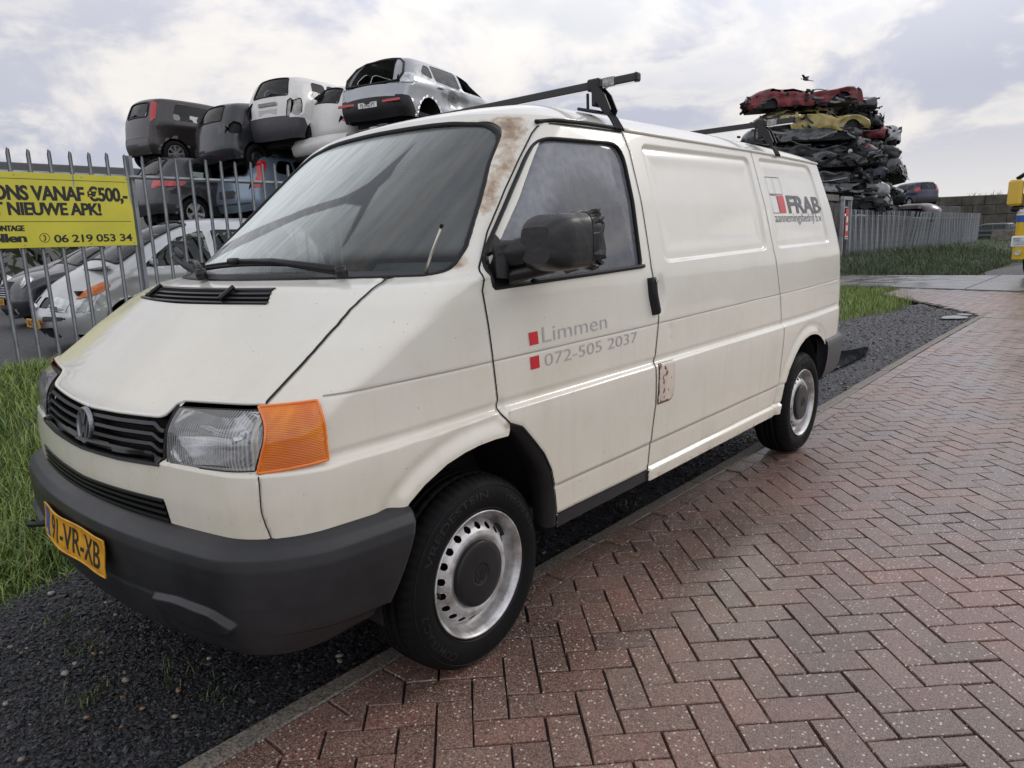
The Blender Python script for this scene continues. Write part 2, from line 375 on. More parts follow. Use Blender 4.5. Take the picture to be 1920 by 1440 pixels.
def pebbles():
    V = []; F = []; C = []; n0 = 0
    u, v = np.linspace(0, 2*PI, 9)[:-1], np.linspace(.15, PI-.15, 5)
    S = np.stack([np.outer(np.sin(v), np.cos(u)), np.outer(np.sin(v), np.sin(u)), np.outer(np.cos(v), np.ones(8))], -1).reshape(-1, 3)
    GF = grid_faces(5, 8, True)
    for i in range(75):
        y = RNG.uniform(-1.65, .6); x = RNG.uniform(-1.0, .5); s = RNG.uniform(.006, .017)
        q = S*np.array([1, RNG.uniform(.6, .9), .55])*s*(1+.12*np.sin(S[:, [1, 2, 0]]*3+i)); a = RNG.uniform(0, 6.3)
        q = np.c_[q[:, 0]*math.cos(a)-q[:, 1]*math.sin(a), q[:, 0]*math.sin(a)+q[:, 1]*math.cos(a), q[:, 2]]
        V.append(q+(x, y, -.012)); F.append(GF+n0); n0 += len(S)
        c = [(.40, .24, .13), (.5, .4, .3), (.28, .16, .1), (.5, .48, .44), (.33, .28, .22)][i % 5]; C.append(np.tile(tuple(.62*q for q in c)+(1,), (len(S), 1)))
    o = mk('pebbles', np.concatenate(V), np.concatenate(F), mat('pebble', (.4, .3, .2), .35, attr='col', var=.3, vs=60), attr={'col': ('POINT', 'FLOAT_COLOR', np.concatenate(C))})
    tag(o, 'tan and white pebbles scattered over the slate chippings', 'pebbles', kind='stuff')
pebbles()

# kerb stones: one concrete edging band with joints
def kerb():
    b = MB(); y = -4.0
    while y < 11.5:
        x0 = .602+.02*math.sin(y*.55+.5); b.box((x0, y+.498, -.095), (.075, .992, .2), bev=.006); y += 1.0
    o = b.build('kerb', mat('kerb_concrete', (.26, .225, .185), .55, var=.75, vs=110, dark=(.06, .052, .042), bump=.6, bs=140, bdist=.006, det=8), smooth=False); tag(o, kind='structure')
kerb()
def paving():
    w = .1052; j = .0024; u = np.array([1, 1])/2**.5; v = np.array([-1, 1])/2**.5; o0 = np.array([2.028, .425])
    polys = []
    def clip(p, nx, ny, d):      # keep nx*x+ny*y > d
        out = []
        for i in range(len(p)):
            a, b = p[i-1], p[i]; fa, fb = nx*a[0]+ny*a[1]-d, nx*b[0]+ny*b[1]-d
            if (fa > 0) != (fb > 0): out.append(a+(b-a)*fa/(fa-fb))
            if fb > 0: out.append(b)
        return out
    K = int(17/w)
    for k in range(-K, K):
        for m in range(-K//4-30, K//4+30):
            for t in (0, 1):
                a0, b0, a1, b1 = ((k+4*m, k, k+4*m+2, k+1) if t == 0 else (k+3+4*m, k, k+4+4*m, k+2))
                c = o0+u*w*(a0+a1)/2+v*w*(b0+b1)/2
                if not (-3.2 < c[1] < 17.3 and c[0] < 6.5): continue
                q = [o0+u*(w*aa+s1*j)+v*(w*bb+s2*j) for aa, bb, s1, s2 in ((a0, b0, 1, 1), (a1, b0, -1, 1), (a1, b1, -1, -1), (a0, b1, 1, -1))]
                if c[1] < 11.55:
                    if c[0] < .60: continue
                    q = clip(q, 1, 0, .752)
                else:
                    if c[0] < .70-(c[1]-11.5)*.66 or c[0] < -1.7: continue
                    if c[1] > 16.3-.28*c[0]+.1*0: continue
                if len(q) > 2:
                    p = np.array(q); A = .5*abs(np.sum(p[:, 0]*np.roll(p[:, 1], 1)-p[:, 1]*np.roll(p[:, 0], 1)))
                    if A > .0012: polys.append(p)
    y = -3.0
    while y < 11.5:                                    # stretcher course along the kerb
        polys.append(np.array([(.645, y+.003), (.748, y+.003), (.748, y+.209), (.645, y+.209)])); y += .2125
    V = []; F = []; C = []; n0 = 0
    for p in polys:
        n = len(p); c = p.mean(0); d = p-c; L = np.linalg.norm(d, axis=1, keepdims=True)
        A = .5*np.sum(p[:, 0]*np.roll(p[:, 1], -1)-p[:, 1]*np.roll(p[:, 0], -1))
        if A < 0: p = p[::-1]; d = p-c; L = L[::-1]
        far = c[1] > 7
        p = p+RNG.normal(0, .0014 if not far else .002, p.shape)
        z = RNG.normal(0, .0012); tx, ty = RNG.normal(0, .006, 2)
        Z = z+(p-c)@np.array([tx, ty])
        top = c+(p-c)*(1-.0042/np.maximum(L, .02)); mid = c+(p-c)*(1-.002/np.maximum(L, .02))
        V += [np.c_[top, Z], np.c_[mid, Z-.0025], np.c_[p, Z-.012], np.c_[p, np.full(n, -.05)]]
        F.append(tuple(range(n0, n0+n)))
        for r in range(3):
            for i in range(n): F.append((n0+r*n+i, n0+(r+1)*n+i, n0+(r+1)*n+(i+1) % n, n0+r*n+(i+1) % n))
        n0 += 4*n
        h = RNG.normal(0, 1); k = RNG.random()
        base = np.array([.175, .098, .074])*(1+.10*h)
        if k < .25: base = base*np.array([1.06, .95, .94])
        elif k > .85: base = base*np.array([.95, 1.02, 1.03])
        C.append(np.tile(np.r_[base, 1], (4*n, 1)))
    V = np.concatenate(V)
    V[:, 2] += .006*np.sin(V[:, 0]*1.3+.4)*np.sin(V[:, 1]*.9+1.0)
    m = bpy.data.materials.new('exposed_aggregate_paver'); m.use_nodes = True; nt = m.node_tree; N = nt.nodes; L = nt.links; b = N['Principled BSDF']
    at = N.new('ShaderNodeAttribute'); at.attribute_name = 'col'; tc = N.new('ShaderNodeTexCoord')
    def vor(scale, lo, hi, keep):
        vo = N.new('ShaderNodeTexVoronoi'); vo.inputs['Scale'].default_value = scale; L.new(tc.outputs['Object'], vo.inputs['Vector'])
        r = N.new('ShaderNodeMapRange'); L.new(vo.outputs['Distance'], r.inputs[0]); r.inputs[1].default_value = hi; r.inputs[2].default_value = lo
        sp = N.new('ShaderNodeSeparateColor'); L.new(vo.outputs['Color'], sp.inputs[0])
        g = N.new('ShaderNodeMath'); g.operation = 'GREATER_THAN'; L.new(sp.outputs[0], g.inputs[0]); g.inputs[1].default_value = keep
        x = N.new('ShaderNodeMath'); x.operation = 'MULTIPLY'; L.new(r.outputs[0], x.inputs[0]); L.new(g.outputs[0], x.inputs[1]); return x.outputs[0], sp.outputs[1]
    s1, c1 = vor(185, .16, .50, .40); s2, c2 = vor(72, .10, .34, .66)
    big = N.new('ShaderNodeTexNoise'); big.inputs['Scale'].default_value = 1.1; big.inputs['Detail'].default_value = 6; L.new(tc.outputs['Object'], big.inputs['Vector'])
    rb = N.new('ShaderNodeMapRange'); rb.interpolation_type = 'SMOOTHSTEP'; L.new(big.outputs[0], rb.inputs[0]); rb.inputs[1].default_value = .35; rb.inputs[2].default_value = .65
    mx0 = N.new('ShaderNodeMix'); mx0.data_type = 'RGBA'; mx0.blend_type = 'MULTIPLY'; mx0.inputs[0].default_value = 1; L.new(at.outputs['Color'], mx0.inputs[6])
    gr = N.new('ShaderNodeMix'); gr.data_type = 'RGBA'; L.new(rb.outputs[0], gr.inputs[0]); gr.inputs[6].default_value = (.66, .68, .68, 1); gr.inputs[7].default_value = (1.1, 1.08, 1.08, 1); L.new(gr.outputs[2], mx0.inputs[7])
    fine = N.new('ShaderNodeTexNoise'); fine.inputs['Scale'].default_value = 130; fine.inputs['Detail'].default_value = 2; L.new(tc.outputs['Object'], fine.inputs['Vector'])
    mf = N.new('ShaderNodeMix'); mf.data_type = 'RGBA'; mf.blend_type = 'MULTIPLY'; mf.inputs[0].default_value = 1; L.new(mx0.outputs[2], mf.inputs[6])
    fr = N.new('ShaderNodeMapRange'); L.new(fine.outputs[0], fr.inputs[0]); fr.inputs[1].default_value = .3; fr.inputs[2].default_value = .7; fr.inputs[3].default_value = .45; fr.inputs[4].default_value = 1.5
    cc = N.new('ShaderNodeCombineColor'); [L.new(fr.outputs[0], cc.inputs[i]) for i in range(3)]; L.new(cc.outputs[0], mf.inputs[7])
    mx1 = N.new('ShaderNodeMix'); mx1.data_type = 'RGBA'; f1 = N.new('ShaderNodeMath'); f1.operation = 'MULTIPLY'; L.new(s1, f1.inputs[0]); f1.inputs[1].default_value = .72; L.new(f1.outputs[0], mx1.inputs[0]); L.new(mf.outputs[2], mx1.inputs[6]); mx1.inputs[7].default_value = (.44, .37, .31, 1)
    mx2 = N.new('ShaderNodeMix'); mx2.data_type = 'RGBA'; L.new(s2, mx2.inputs[0]); L.new(mx1.outputs[2], mx2.inputs[6]); mx2.inputs[7].default_value = (.74, .63, .52, 1)
    L.new(mx2.outputs[2], b.inputs['Base Color'])
    rr = N.new('ShaderNodeMapRange'); L.new(rb.outputs[0], rr.inputs[0]); rr.inputs[3].default_value = .36; rr.inputs[4].default_value = .5; L.new(rr.outputs[0], b.inputs['Roughness'])
    b.inputs['Coat Weight'].default_value = .6; cr_ = N.new('ShaderNodeMapRange'); L.new(rb.outputs[0], cr_.inputs[0]); cr_.inputs[3].default_value = .20; cr_.inputs[4].default_value = .38; L.new(cr_.outputs[0], b.inputs['Coat Roughness'])
    ad = N.new('ShaderNodeMath'); ad.operation = 'ADD'; L.new(s1, ad.inputs[0]); L.new(fine.outputs[0], ad.inputs[1])
    bp = N.new('ShaderNodeBump'); bp.inputs['Strength'].default_value = .7; bp.inputs['Distance'].default_value = .003; L.new(ad.outputs[0], bp.inputs['Height']); L.new(bp.outputs[0], b.inputs['Normal'])
    o = mk('brick_pavement', V, F, m, smooth=False, attr={'col': ('POINT', 'FLOAT_COLOR', np.concatenate(C))}); tag(o, kind='structure')
    jm = mat('joint_sand', (.022, .019, .016), .75, var=.5, vs=60, bump=.6, bs=150, bdist=.004)
    sheet('paving_bed', [(.64, -4), (6.6, -4), (6.6, 17.6), (-1.9, 17.6), (-1.75, 15.2), (.6, 11.5), (.64, 11.4)], -.010, jm)
paving()
# concrete entrance slabs
dm = mat('wet_concrete', (.26, .25, .24), .16, var=.6, vs=2.2, dark=(.10, .098, .095), rvar=.22, bump=.15, bs=14, bdist=.01, det=8)
def drive():
    b = MB()
    for i, x in enumerate(np.arange(-12.5, 9, 3.0)):
        yf = 18.9+.0*i-.28*(x+4.5)*.9; yf = 17.05-.30*(x+1.1); yb = 22.3-.10*x*(-1)*0+.06*x
        for t in (0, 1):
            ya, yb2 = (yf, (yf+yb)/2-.012) if t == 0 else ((yf+yb)/2+.012, yb)
            k = .30
            b.add([(x, ya+k*0, -.2), (x+2.975, ya-k*2.975*(1-t), -.2), (x+2.975, yb2-k*1.49*(1-t)*0, -.2), (x, yb2, -.2), (x, ya, -.004), (x+2.975, ya-k*2.975*(1-t), -.004+.002*(i % 2)), (x+2.975, yb2, -.004), (x, yb2, -.004)],
                  [(4, 5, 6, 7), (0, 1, 5, 4), (2, 3, 7, 6), (1, 2, 6, 5), (3, 0, 4, 7)])
    tag(b.build('driveway', dm), kind='structure')
drive()
wm = mat('puddle_water', (.02, .022, .024), .03, spec=.6)
def puddle(cx, cy, rx, ry, seed, z=-.0155):
    rn = np.random.default_rng(seed); a = np.linspace(0, 2*PI, 40, endpoint=False); r = 1+.12*np.sin(2*a+seed)+.10*np.sin(3*a+seed*2)+.06*np.sin(5*a)
    sheet('puddle', [(cx+rx*q*math.cos(t), cy+ry*q*math.sin(t)) for q, t in zip(r, a)], z, wm)
puddle(.30, 11.1, .15, .26, 1, -.002); puddle(.36, 11.55, .10, .13, 3, -.002); puddle(.02, 6.6, .16, .9, 2, -.004)

# ------------------------------------------------------------------ grass
def blades(name, P, hgt, wid, cols, label, lean=.5, segs=3):
    """P (n,3) roots, hgt/wid arrays; each blade a bent tapering strip"""
    n = len(P); yw = RNG.uniform(0, 2*PI, n); d = np.stack([np.cos(yw), np.sin(yw)], -1); b = np.stack([-d[:, 1], d[:, 0]], -1)
    le = RNG.uniform(.15, 1, n)*lean
    V = np.zeros((n, segs*2+1, 3))
    for s in range(segs):
        t = s/segs; h = hgt*t*(1-.25*t*le); off = hgt*le*t*t
        c = P[:, :2]+d*off[:, None]; w = (wid*(1-t*.55))[:, None]
        V[:, 2*s, :2] = c-b*w; V[:, 2*s+1, :2] = c+b*w; V[:, 2*s, 2] = V[:, 2*s+1, 2] = P[:, 2]+h
    V[:, -1, :2] = P[:, :2]+d*(hgt*le)[:, None]; V[:, -1, 2] = P[:, 2]+hgt*(1-.35*le)
    k = segs*2+1; q = []
    for s in range(segs-1): q += [[2*s, 2*s+1, 2*s+3], [2*s, 2*s+3, 2*s+2]]
    q.append([2*segs-2, 2*segs-1, 2*segs])
    F = (np.array(q)[None]+np.arange(n)[:, None, None]*k).reshape(-1, 3)
    C = np.asarray(cols)[RNG.integers(0, len(cols), n)]*RNG.uniform(.7, 1.25, (n, 1)); C = np.c_[C, np.ones(n)]
    m = bpy.data.materials.get('grass_blade')
    if m is None:
        m = mat('grass_blade', (.06, .1, .02), .45, attr='col'); m.node_tree.nodes['Principled BSDF'].inputs['Subsurface Weight'].default_value = 0
    o = mk(name, V.reshape(-1, 3), F, m, attr={'col': ('POINT', 'FLOAT_COLOR', np.repeat(C, k, 0))}); tag(o, label, 'grass', kind='stuff'); return o
GC = [(.145, .225, .03), (.105, .185, .026), (.19, .26, .045), (.26, .29, .08), (.08, .145, .03)]
glp = np.array(gl)
def scatter(x0, x1, y0, y1, n, clump=0.0):
    P = np.c_[RNG.uniform(x0, x1, n), RNG.uniform(y0, y1, n)]
    if clump:
        f = np.sin(P[:, 0]*2.1+1)*np.sin(P[:, 1]*1.7+.3)+.6*np.sin(P[:, 0]*5.3)*np.sin(P[:, 1]*4.4+2)
        P = P[RNG.random(len(P)) < np.clip(.65+clump*f, .08, 1)]
    return P
def z0(P, z): return np.c_[P, gz(P[:, 0], P[:, 1])+(z+.075)]
P = np.concatenate([scatter(-3.2, -.9, -1.8, 2.2, 30000, .3), scatter(-5, -3.2, -1.5, 3.0, 15000, .3), scatter(-6.75, -5, -1.5, 4.0, 14000, .3)])
sd = sd_poly(glp, P[:, 0], P[:, 1]); keep = sd > RNG.normal(.02, .05, len(P)); P = P[keep]; sd = sd[keep]
hh = (.045+.10*sstep(.05, .7, sd))*RNG.uniform(.5, 1.35, len(P))*(1-.25*sstep(4, 6.4, -P[:, 0]))
blades('verge_grass', z0(P, -.075), hh+.04, RNG.uniform(.0022, .0045, len(P))*(1+.4*sstep(3, 6, -P[:, 0])), GC, 'lush wet grass on the verge between the fence and the slate chippings', 1.0)
P = scatter(-6.6, -.6, 4.0, 17.8, 36000, .25); sd = sd_poly(glp, P[:, 0], P[:, 1])
edge = 17.05-.30*(P[:, 0]+1.1)-.1
okk = (sd > RNG.normal(.03, .07, len(P))) & (P[:, 1] < edge+RNG.normal(0, .08, len(P))) & ~((P[:, 0] > -.85-.35*(P[:, 1]-14)*(P[:, 1] > 14)) & (P[:, 1] > 11.5))
P = P[okk]
blades('lawn_grass', z0(P, -.075), RNG.uniform(.08, .2, len(P)), RNG.uniform(.004, .009, len(P)), [(.16, .24, .035), (.13, .21, .03), (.20, .25, .05)], 'bright short grass behind the van beside the gravel', .7, 2)
P = np.concatenate([scatter(-6.6, 2.5, 22.5, 30, 30000, .2), scatter(-6.6, 3, 30, 44, 24000, .2), scatter(-10, 3, 44, 75, 9000, .2)])
P = P[~((P[:, 0] > -1.2) & (P[:, 1] < 31))]
tall = 1-.55*sstep(-5, -1.5, P[:, 0])
blades('tall_grass', z0(P, -.075), RNG.uniform(.18, .60, len(P))*tall*(.75+.35*np.sin(P[:, 0]*1.9+P[:, 1]*.7)*np.sin(P[:, 1]*1.1))*(1-.25*sstep(30, 60, P[:, 1])), RNG.uniform(.005, .013, len(P)), [(.055, .085, .035), (.042, .068, .03), (.085, .12, .042), (.075, .09, .045)], 'tall dark grass growing against the far palisade fence', .6, 2)
# little tufts in the chippings
P = []
for cx, cy, n in ((-.33, -.80, 60), (-.42, -1.33, 90), (-.05, -1.42, 120), (-.78, -1.2, 60), (.52, .42, 70), (-.02, -.9, 50), (.3, -.62, 30), (.48, 1.5, 40), (-.62, -.78, 50), (.50, 3.1, 40), (.1, -.7, 25)):
    P.append(np.c_[RNG.normal(cx, .035, n), RNG.normal(cy, .035, n)])
P = np.concatenate(P); blades('weed_tufts', z0(P, -.03), RNG.uniform(.015, .05, len(P)), RNG.uniform(.0014, .003, len(P)), [(.09, .13, .03), (.12, .13, .04)], 'small weed tufts sprouting through the slate chippings', .9)
# ------------------------------------------------------------------ the van: outer shell as plan outlines stacked in height
def sm(z, T, w=.012): return sum(itp(z+d*w, T)*k for d, k in ((-1.5, .1), (-.75, .2), (0, .4), (.75, .2), (1.5, .1)))
YC = [(.2, -.78), (.60, -.804), (.72, -.804), (.85, -.79), (.90, -.777), (.93, -.757), (.985, -.70), (1.05, -.625), (1.12, -.548), (1.20, -.463), (1.235, -.428), (1.25, -.40), (1.26, -.345), (1.272, -.30), (1.78, .38), (1.9, .55)]
BO = [(.3, .16), (.66, .165), (.85, .165), (.93, .14), (.985, .13), (1.1, .18), (1.2, .28), (1.25, .40), (1.28, .45), (1.5, .40), (1.8, .30)]
RC = [(.3, .12), (.66, .14), (.95, .15), (1.05, .18), (1.15, .18), (1.24, .12), (1.3, .09), (1.6, .09), (1.8, .11)]
WZ = [(.2, .885), (.36, .898), (.80, .913), (.86, .910), (1.0, .910), (1.22, .899), (1.27, .890), (1.5, .838), (1.79, .752), (1.9, .715)]
def Wv(y, z):
    f = np.clip((.15-y)/.75, 0, 2); r = np.clip((y-2.3)/1.2, 0, 2)
    return sm(z, WZ, .02)-.05*f**2-.045*r**2
def outline(z, n=2600, off=0.0):
    yc, b, rc = sm(z, YC, .006), sm(z, BO), sm(z, RC, .02); yr = 3.77-.30*max(0, z-1.2)**1.2; rr = .12; cy = yc+1.2
    ph = np.linspace(0, PI, n); dx, dy = np.sin(ph), -np.cos(ph); lo = np.zeros(n); hi = np.full(n, 5.)
    for _ in range(30):
        t = (lo+hi)/2; x = t*dx; y = cy+t*dy
        f1 = x-Wv(y, z)-off; g = (yc+b*x*x-y)/np.sqrt(1+(2*b*x)**2)-off; h = y-(yr-.06*x*x)-off
        def rnd(p, q, r):
            return np.where((p > -r) & (q > -r), np.hypot(np.maximum(p+r, 0), np.maximum(q+r, 0))-r, np.maximum(p, q))
        Fv = np.maximum(rnd(f1, g, rc+off), rnd(f1, h, rr+off)); out = Fv > 0; hi = np.where(out, t, hi); lo = np.where(out, lo, t)
    iA = int(np.argmax(f1 > -rc-off*0)); iB = int(np.argmax((g < -rc) & (np.arange(n) > iA)))
    a = np.r_[0, np.cumsum(np.hypot(np.diff(x), np.diff(y)))]
    return x, y, a, a[iA], a[iB]
NF, NC_, NS, NRR = 130, 40, 620, 30
def shell_grid():
    zf = np.linspace(.352, 1.862, 3000); ds = np.hypot(np.gradient(zf), .6*np.gradient(sm(zf, YC, .006))); s = np.cumsum(ds); s -= s[0]
    zs = np.interp(np.linspace(0, s[-1], 300), s, zf); G = []
    for z in zs:
        x, y, a, aA, aB = outline(z)
        a36 = np.interp(3.58, y[a > aB], a[a > aB])
        A = np.r_[np.linspace(0, aA, NF, endpoint=False), np.linspace(aA, aB, NC_, endpoint=False), np.linspace(aB, a36, NS, endpoint=False), np.linspace(a36, a[-1], NRR)]
        G.append(np.stack([np.interp(A, a, x), np.interp(A, a, y), np.full(len(A), z), A], -1))
    G = np.array(G)
    # top edge: higher over the windscreen than along the gutters
    nc = G.shape[1]; ft = 1-sstep(NF*.55, NF+NC_*1.0, np.arange(nc)); ztop = 1.795+.042*ft
    for j in range(nc):
        zq = np.where(zs > 1.55, 1.55+(zs-1.55)*(ztop[j]-1.55)/(zs[-1]-1.55), zs)
        for k in (0, 1, 3): G[:, j, k] = np.interp(zq, zs, G[:, j, k])
        G[:, j, 2] = zq
    return G
VG = shell_grid()
# feature outlines, all in metres: (y, z) on the sides, (a, z) round the front, a = distance from the centre line along the skin
DOOR = [(1.055, 1.778), (.60, 1.768), (.545, 1.757), (.50, 1.728), (.377, 1.622), (.269, 1.522), (.146, 1.392), (.083, 1.292), (.050, 1.218), (.064, 1.108), (.073, .984), (.086, .852), (.08, .835), (.106, .80), (.18, .77), (.253, .696), (.30, .645), (.34, .579), (.365, .49), (.376, .402), (1.003, .398), (1.02, .516), (1.042, .678), (1.03, .837), (1.05, .86), (1.081, 1.009), (1.089, 1.046), (1.047, 1.235), (1.066, 1.514), (1.075, 1.703)]
WIN = rpoly([(.146, 1.362), (.098, 1.305), (.100, 1.220), (.973, 1.243), (1.003, 1.50), (1.024, 1.728), (.520, 1.712), (.436, 1.650), (.30, 1.52)], [.02, .03, .012, .03, .0, .09, .10, .05, 0])
REC1 = rpoly([(1.178, 1.743), (2.276, 1.756), (2.267, 1.268), (1.158, 1.248)], [.04, .06, .06, .06])
REC2 = rpoly([(2.400, 1.762), (3.300, 1.772), (3.384, 1.280), (2.393, 1.270)], [.04, .09, .06, .06])
GAP2 = [(2.325, 1.782), (2.332, 1.5), (2.339, 1.265), (2.402, 1.039), (2.438, .86), (2.428, .514), (2.38, .40)]
ARCHF = [(-.40, .2), (-.385, .45), (-.345, .58), (-.30, .653), (-.243, .693), (-.159, .733), (-.09, .751), (-.03, .76), (.04, .763), (.10, .760), (.112, .797), (.18, .77), (.253, .696), (.30, .645), (.34, .579), (.365, .49), (.376, .402), (.376, .2)]
ARCHR = [(2.40, .2), (2.43, .37), (2.466, .43), (2.50, .51), (2.55, .585), (2.632, .66), (2.70, .705), (2.78, .735), (2.86, .747), (2.94, .745), (3.02, .732), (3.10, .707), (3.18, .67), (3.22, .64), (3.25, .2)]
WS = rpoly([(0, 1.268), (.82, 1.270), (.872, 1.285), (.862, 1.35), (.780, 1.50), (.70, 1.64), (.655, 1.755), (.56, 1.795), (.30, 1.806), (0, 1.809)], [0, 0, .05, 0, 0, 0, .06, .03, 0, 0])
WS = np.r_[WS, (WS*[-1, 1])[::-1]]
HEADL = rpoly([(.462, .935), (.478, .975), (.768, .988), (.792, .832), (.497, .815), (.472, .83)], [.012, .012, .006, .006, .01, .01])
INDIC = rpoly([(.785, .960), (.880, .965), (.938, .842), (.815, .834)], .008)
GRILL = [(0, .784), (.25, .79), (.463, .802), (.463, .96), (0, .96)]; GRILL = GRILL+[(-a, z) for a, z in GRILL[::-1]]
LGR = rpoly([(0, .60), (.50, .60), (.494, .65), (.478, .714), (.40, .712), (0, .700)], [0, 0, 0, .008, 0, 0]); LGR = np.r_[LGR, (LGR*[-1, 1])[::-1]]
VENT = rpoly([(.405, 1.247), (.452, 1.203), (0, 1.199), (0, 1.244)], [.01, .008, 0, 0]); VENT = np.r_[VENT, (VENT*[-1, 1])[::-1]]
HOODG = [(.700, 1.268), (.735, 1.255), (.752, 1.243), (.7575, 1.22), (.759, 1.195), (.7625, 1.166), (.7665, 1.131), (.771, 1.096), (.769, 1.061), (.768, 1.03), (.768, 1.005), (.767, .982)]
HOODF = [(.767, .982), (.475, .970), (.447, .960), (.434, .934), (.418, .928), (.400, .926), (.2, .917), (0, .911)]
FGAP = [(.806, .820), (.810, .79), (.8125, .728), (.819, .691), (.829, .652)]
GROOVE = [(-.508, .992), (.076, 1.000), (1.081, 1.009), (2.102, 1.024), (3.585, 1.038)]
LEDGE = [(-2, .818), (-.527, .820), (-.211, .83), (.088, .842), (1.033, .844), (2.42, .850), (3.8, .852)]
def polyd(P, U, V):
    d = np.full(U.shape, 1e9)
    for (a, b), (c, e) in zip(P[:-1], P[1:]):
        ex, ey = c-a, e-b; t = np.clip(((U-a)*ex+(V-b)*ey)/(ex*ex+ey*ey), 0, 1); d = np.minimum(d, np.hypot(U-a-ex*t, V-b-ey*t))
    return d
def shell_normals(X):
    du = np.gradient(X, axis=1); dv = np.gradient(X, axis=0); n = np.cross(du, dv); return n/(np.linalg.norm(n, axis=-1, keepdims=True)+1e-12)
def displaced(gaps=1.0):
    X = VG[..., :3].copy(); y, z, a = VG[..., 1], VG[..., 2], VG[..., 3]
    j = np.arange(X.shape[1])[None, :]; side = sstep(NF+NC_*.5, NF+NC_*1.0, j)*np.ones_like(y); rear = 1-sstep(NF+NC_+NS-8, NF+NC_+NS+5, j); side = side*rear
    front = 1-side*(y > -.3); d = np.zeros_like(y)
    # belt ledge all round: skin below it stands proud
    zl = itp(y, LEDGE); lo = zl-z
    led = sstep(-.002, .005, lo)*.015-.005*sstep(.004, -.016, lo)*(1-sstep(.02, .034, -lo)); led -= .006*sstep(.03, .30, lo)
    d += led*rear*np.where(a < .82, sstep(-.002, .006, lo), 1)*np.where((y > -.53) | (a < .80), 1, sstep(.80, .985, a)*0+1)
    # thin swage line
    dg = np.abs(z-itp(y, GROOVE)); d -= .0022*(1-sstep(.001, .006, dg))*side*(y > -.5)
    # lower crease and sill lip
    zc = .512; d -= .004*(1-sstep(-.002, .004, z-zc))*side*(y > .36); d -= .004*np.exp(-((z-zc)/.005)**2)*side*(y > .36)
    d += .012*(1-sstep(.398, .404, z))*side*(y > 1.0)-.004*np.exp(-((z-.41)/.005)**2)*side*(y > .99)
    # recessed blank window panels
    for P in (REC1, REC2):
        k = (y > P[:, 0].min()-.1) & (y < P[:, 0].max()+.1) & (z > 1.15); s = sd_poly(P, y[k], z[k]); d[k] -= .014*(1-sstep(-.019, .001, s))*side[k]
        d[k] += .004*np.exp(-((s+.045)/.03)**2)*side[k]*(s < 0)
    # door and panel gaps, rolled edges
    for P, cl in ((DOOR, True), (GAP2, False)):
        Q = list(P)+([P[0]] if cl else []); g = polyd(Q, y, z)*1.0; d -= gaps*.003*(1-sstep(.002, .009, g))*side
    g = polyd(HOODG, a, z); d -= gaps*.004*(1-sstep(.003, .011, g))*(a < 1.0)
    g = polyd(FGAP, a, z); d -= gaps*.005*(1-sstep(.001, .006, g))*(a < 1.0)
    # arches: flared lips
    for P in (ARCHF, ARCHR):
        s = sd_poly(P, y, z); d += (.010*np.exp(-(np.maximum(s-.006, 0)/.026)**2)-.006*np.exp(-((s-.055)/.02)**2))*side*((y < .11) | (y > 1.5))*(z > .35)
    # dish behind the door handle
    q = np.hypot((y-1.105)/.045, (z-1.125)/.085); d -= .011*(1-sstep(.35, 1.1, q))*side*(y > 1.068)
    # windscreen frame step
    s = sd_poly(WS, a, z); k = (z > 1.262); d -= .006*(1-sstep(-.004, .004, s))*k*(front > .2)*(a < 1.0)
    # headlamp shelf, hood lip
    d += .004*np.exp(-((z-.94)/.025)**2)*(1-sstep(.36, .46, a))
    # slow panel waviness and two small dings
    d += .0007*np.sin(y*5.1+z*3)*np.sin(z*6.3+y*2)*side+.0005*np.sin(y*13+z*9)*side
    for cy, cz, r_, k_ in ((1.18, .98, .02, .003), (1.185, .935, .012, .002), (.62, .62, .13, .003), (.2, .62, .05, .002), (-.2, .95, .06, .0015)):
        d -= k_*np.exp(-((y-cy)**2+(z-cz)**2)/r_**2)*side
    X += shell_normals(VG[..., :3])*d[..., None]
    return X
VX = displaced(); VS = displaced(0.0)
def snap(X, C, s):
    """pull grid vertices next to the zero line of s onto it"""
    T = np.full(s.shape, .62); DI = np.zeros(s.shape+(2,), int)
    for di, dj in ((0, 1), (0, -1), (1, 0), (-1, 0)):
        sn = np.roll(s, (-di, -dj), (0, 1)); bad = np.zeros(s.shape, bool)
        if di == 1: bad[-1] = 1
        if di == -1: bad[0] = 1
        if dj == 1: bad[:, -1] = 1
        if dj == -1: bad[:, 0] = 1
        with np.errstate(divide='ignore', invalid='ignore'): t = s/(s-sn)
        t = np.where((s*sn < 0) & ~bad, t, 9); m = t < T; T = np.where(m, t, T); DI[m] = (di, dj)
    ii, jj = np.nonzero(T < .62); ni, nj = ii+DI[ii, jj, 0], jj+DI[ii, jj, 1]; t = T[ii, jj][:, None]
    Xn, Cn, s2 = X.copy(), C.copy(), s.copy()
    Xn[ii, jj] += t*(X[ni, nj]-X[ii, jj]); Cn[ii, jj] += t*(C[ni, nj]-C[ii, jj]); s2[ii, jj] = 0
    return Xn, Cn, s2
def cell(s): return (s[:-1, :-1]+s[1:, :-1]+s[:-1, 1:]+s[1:, 1:])/4
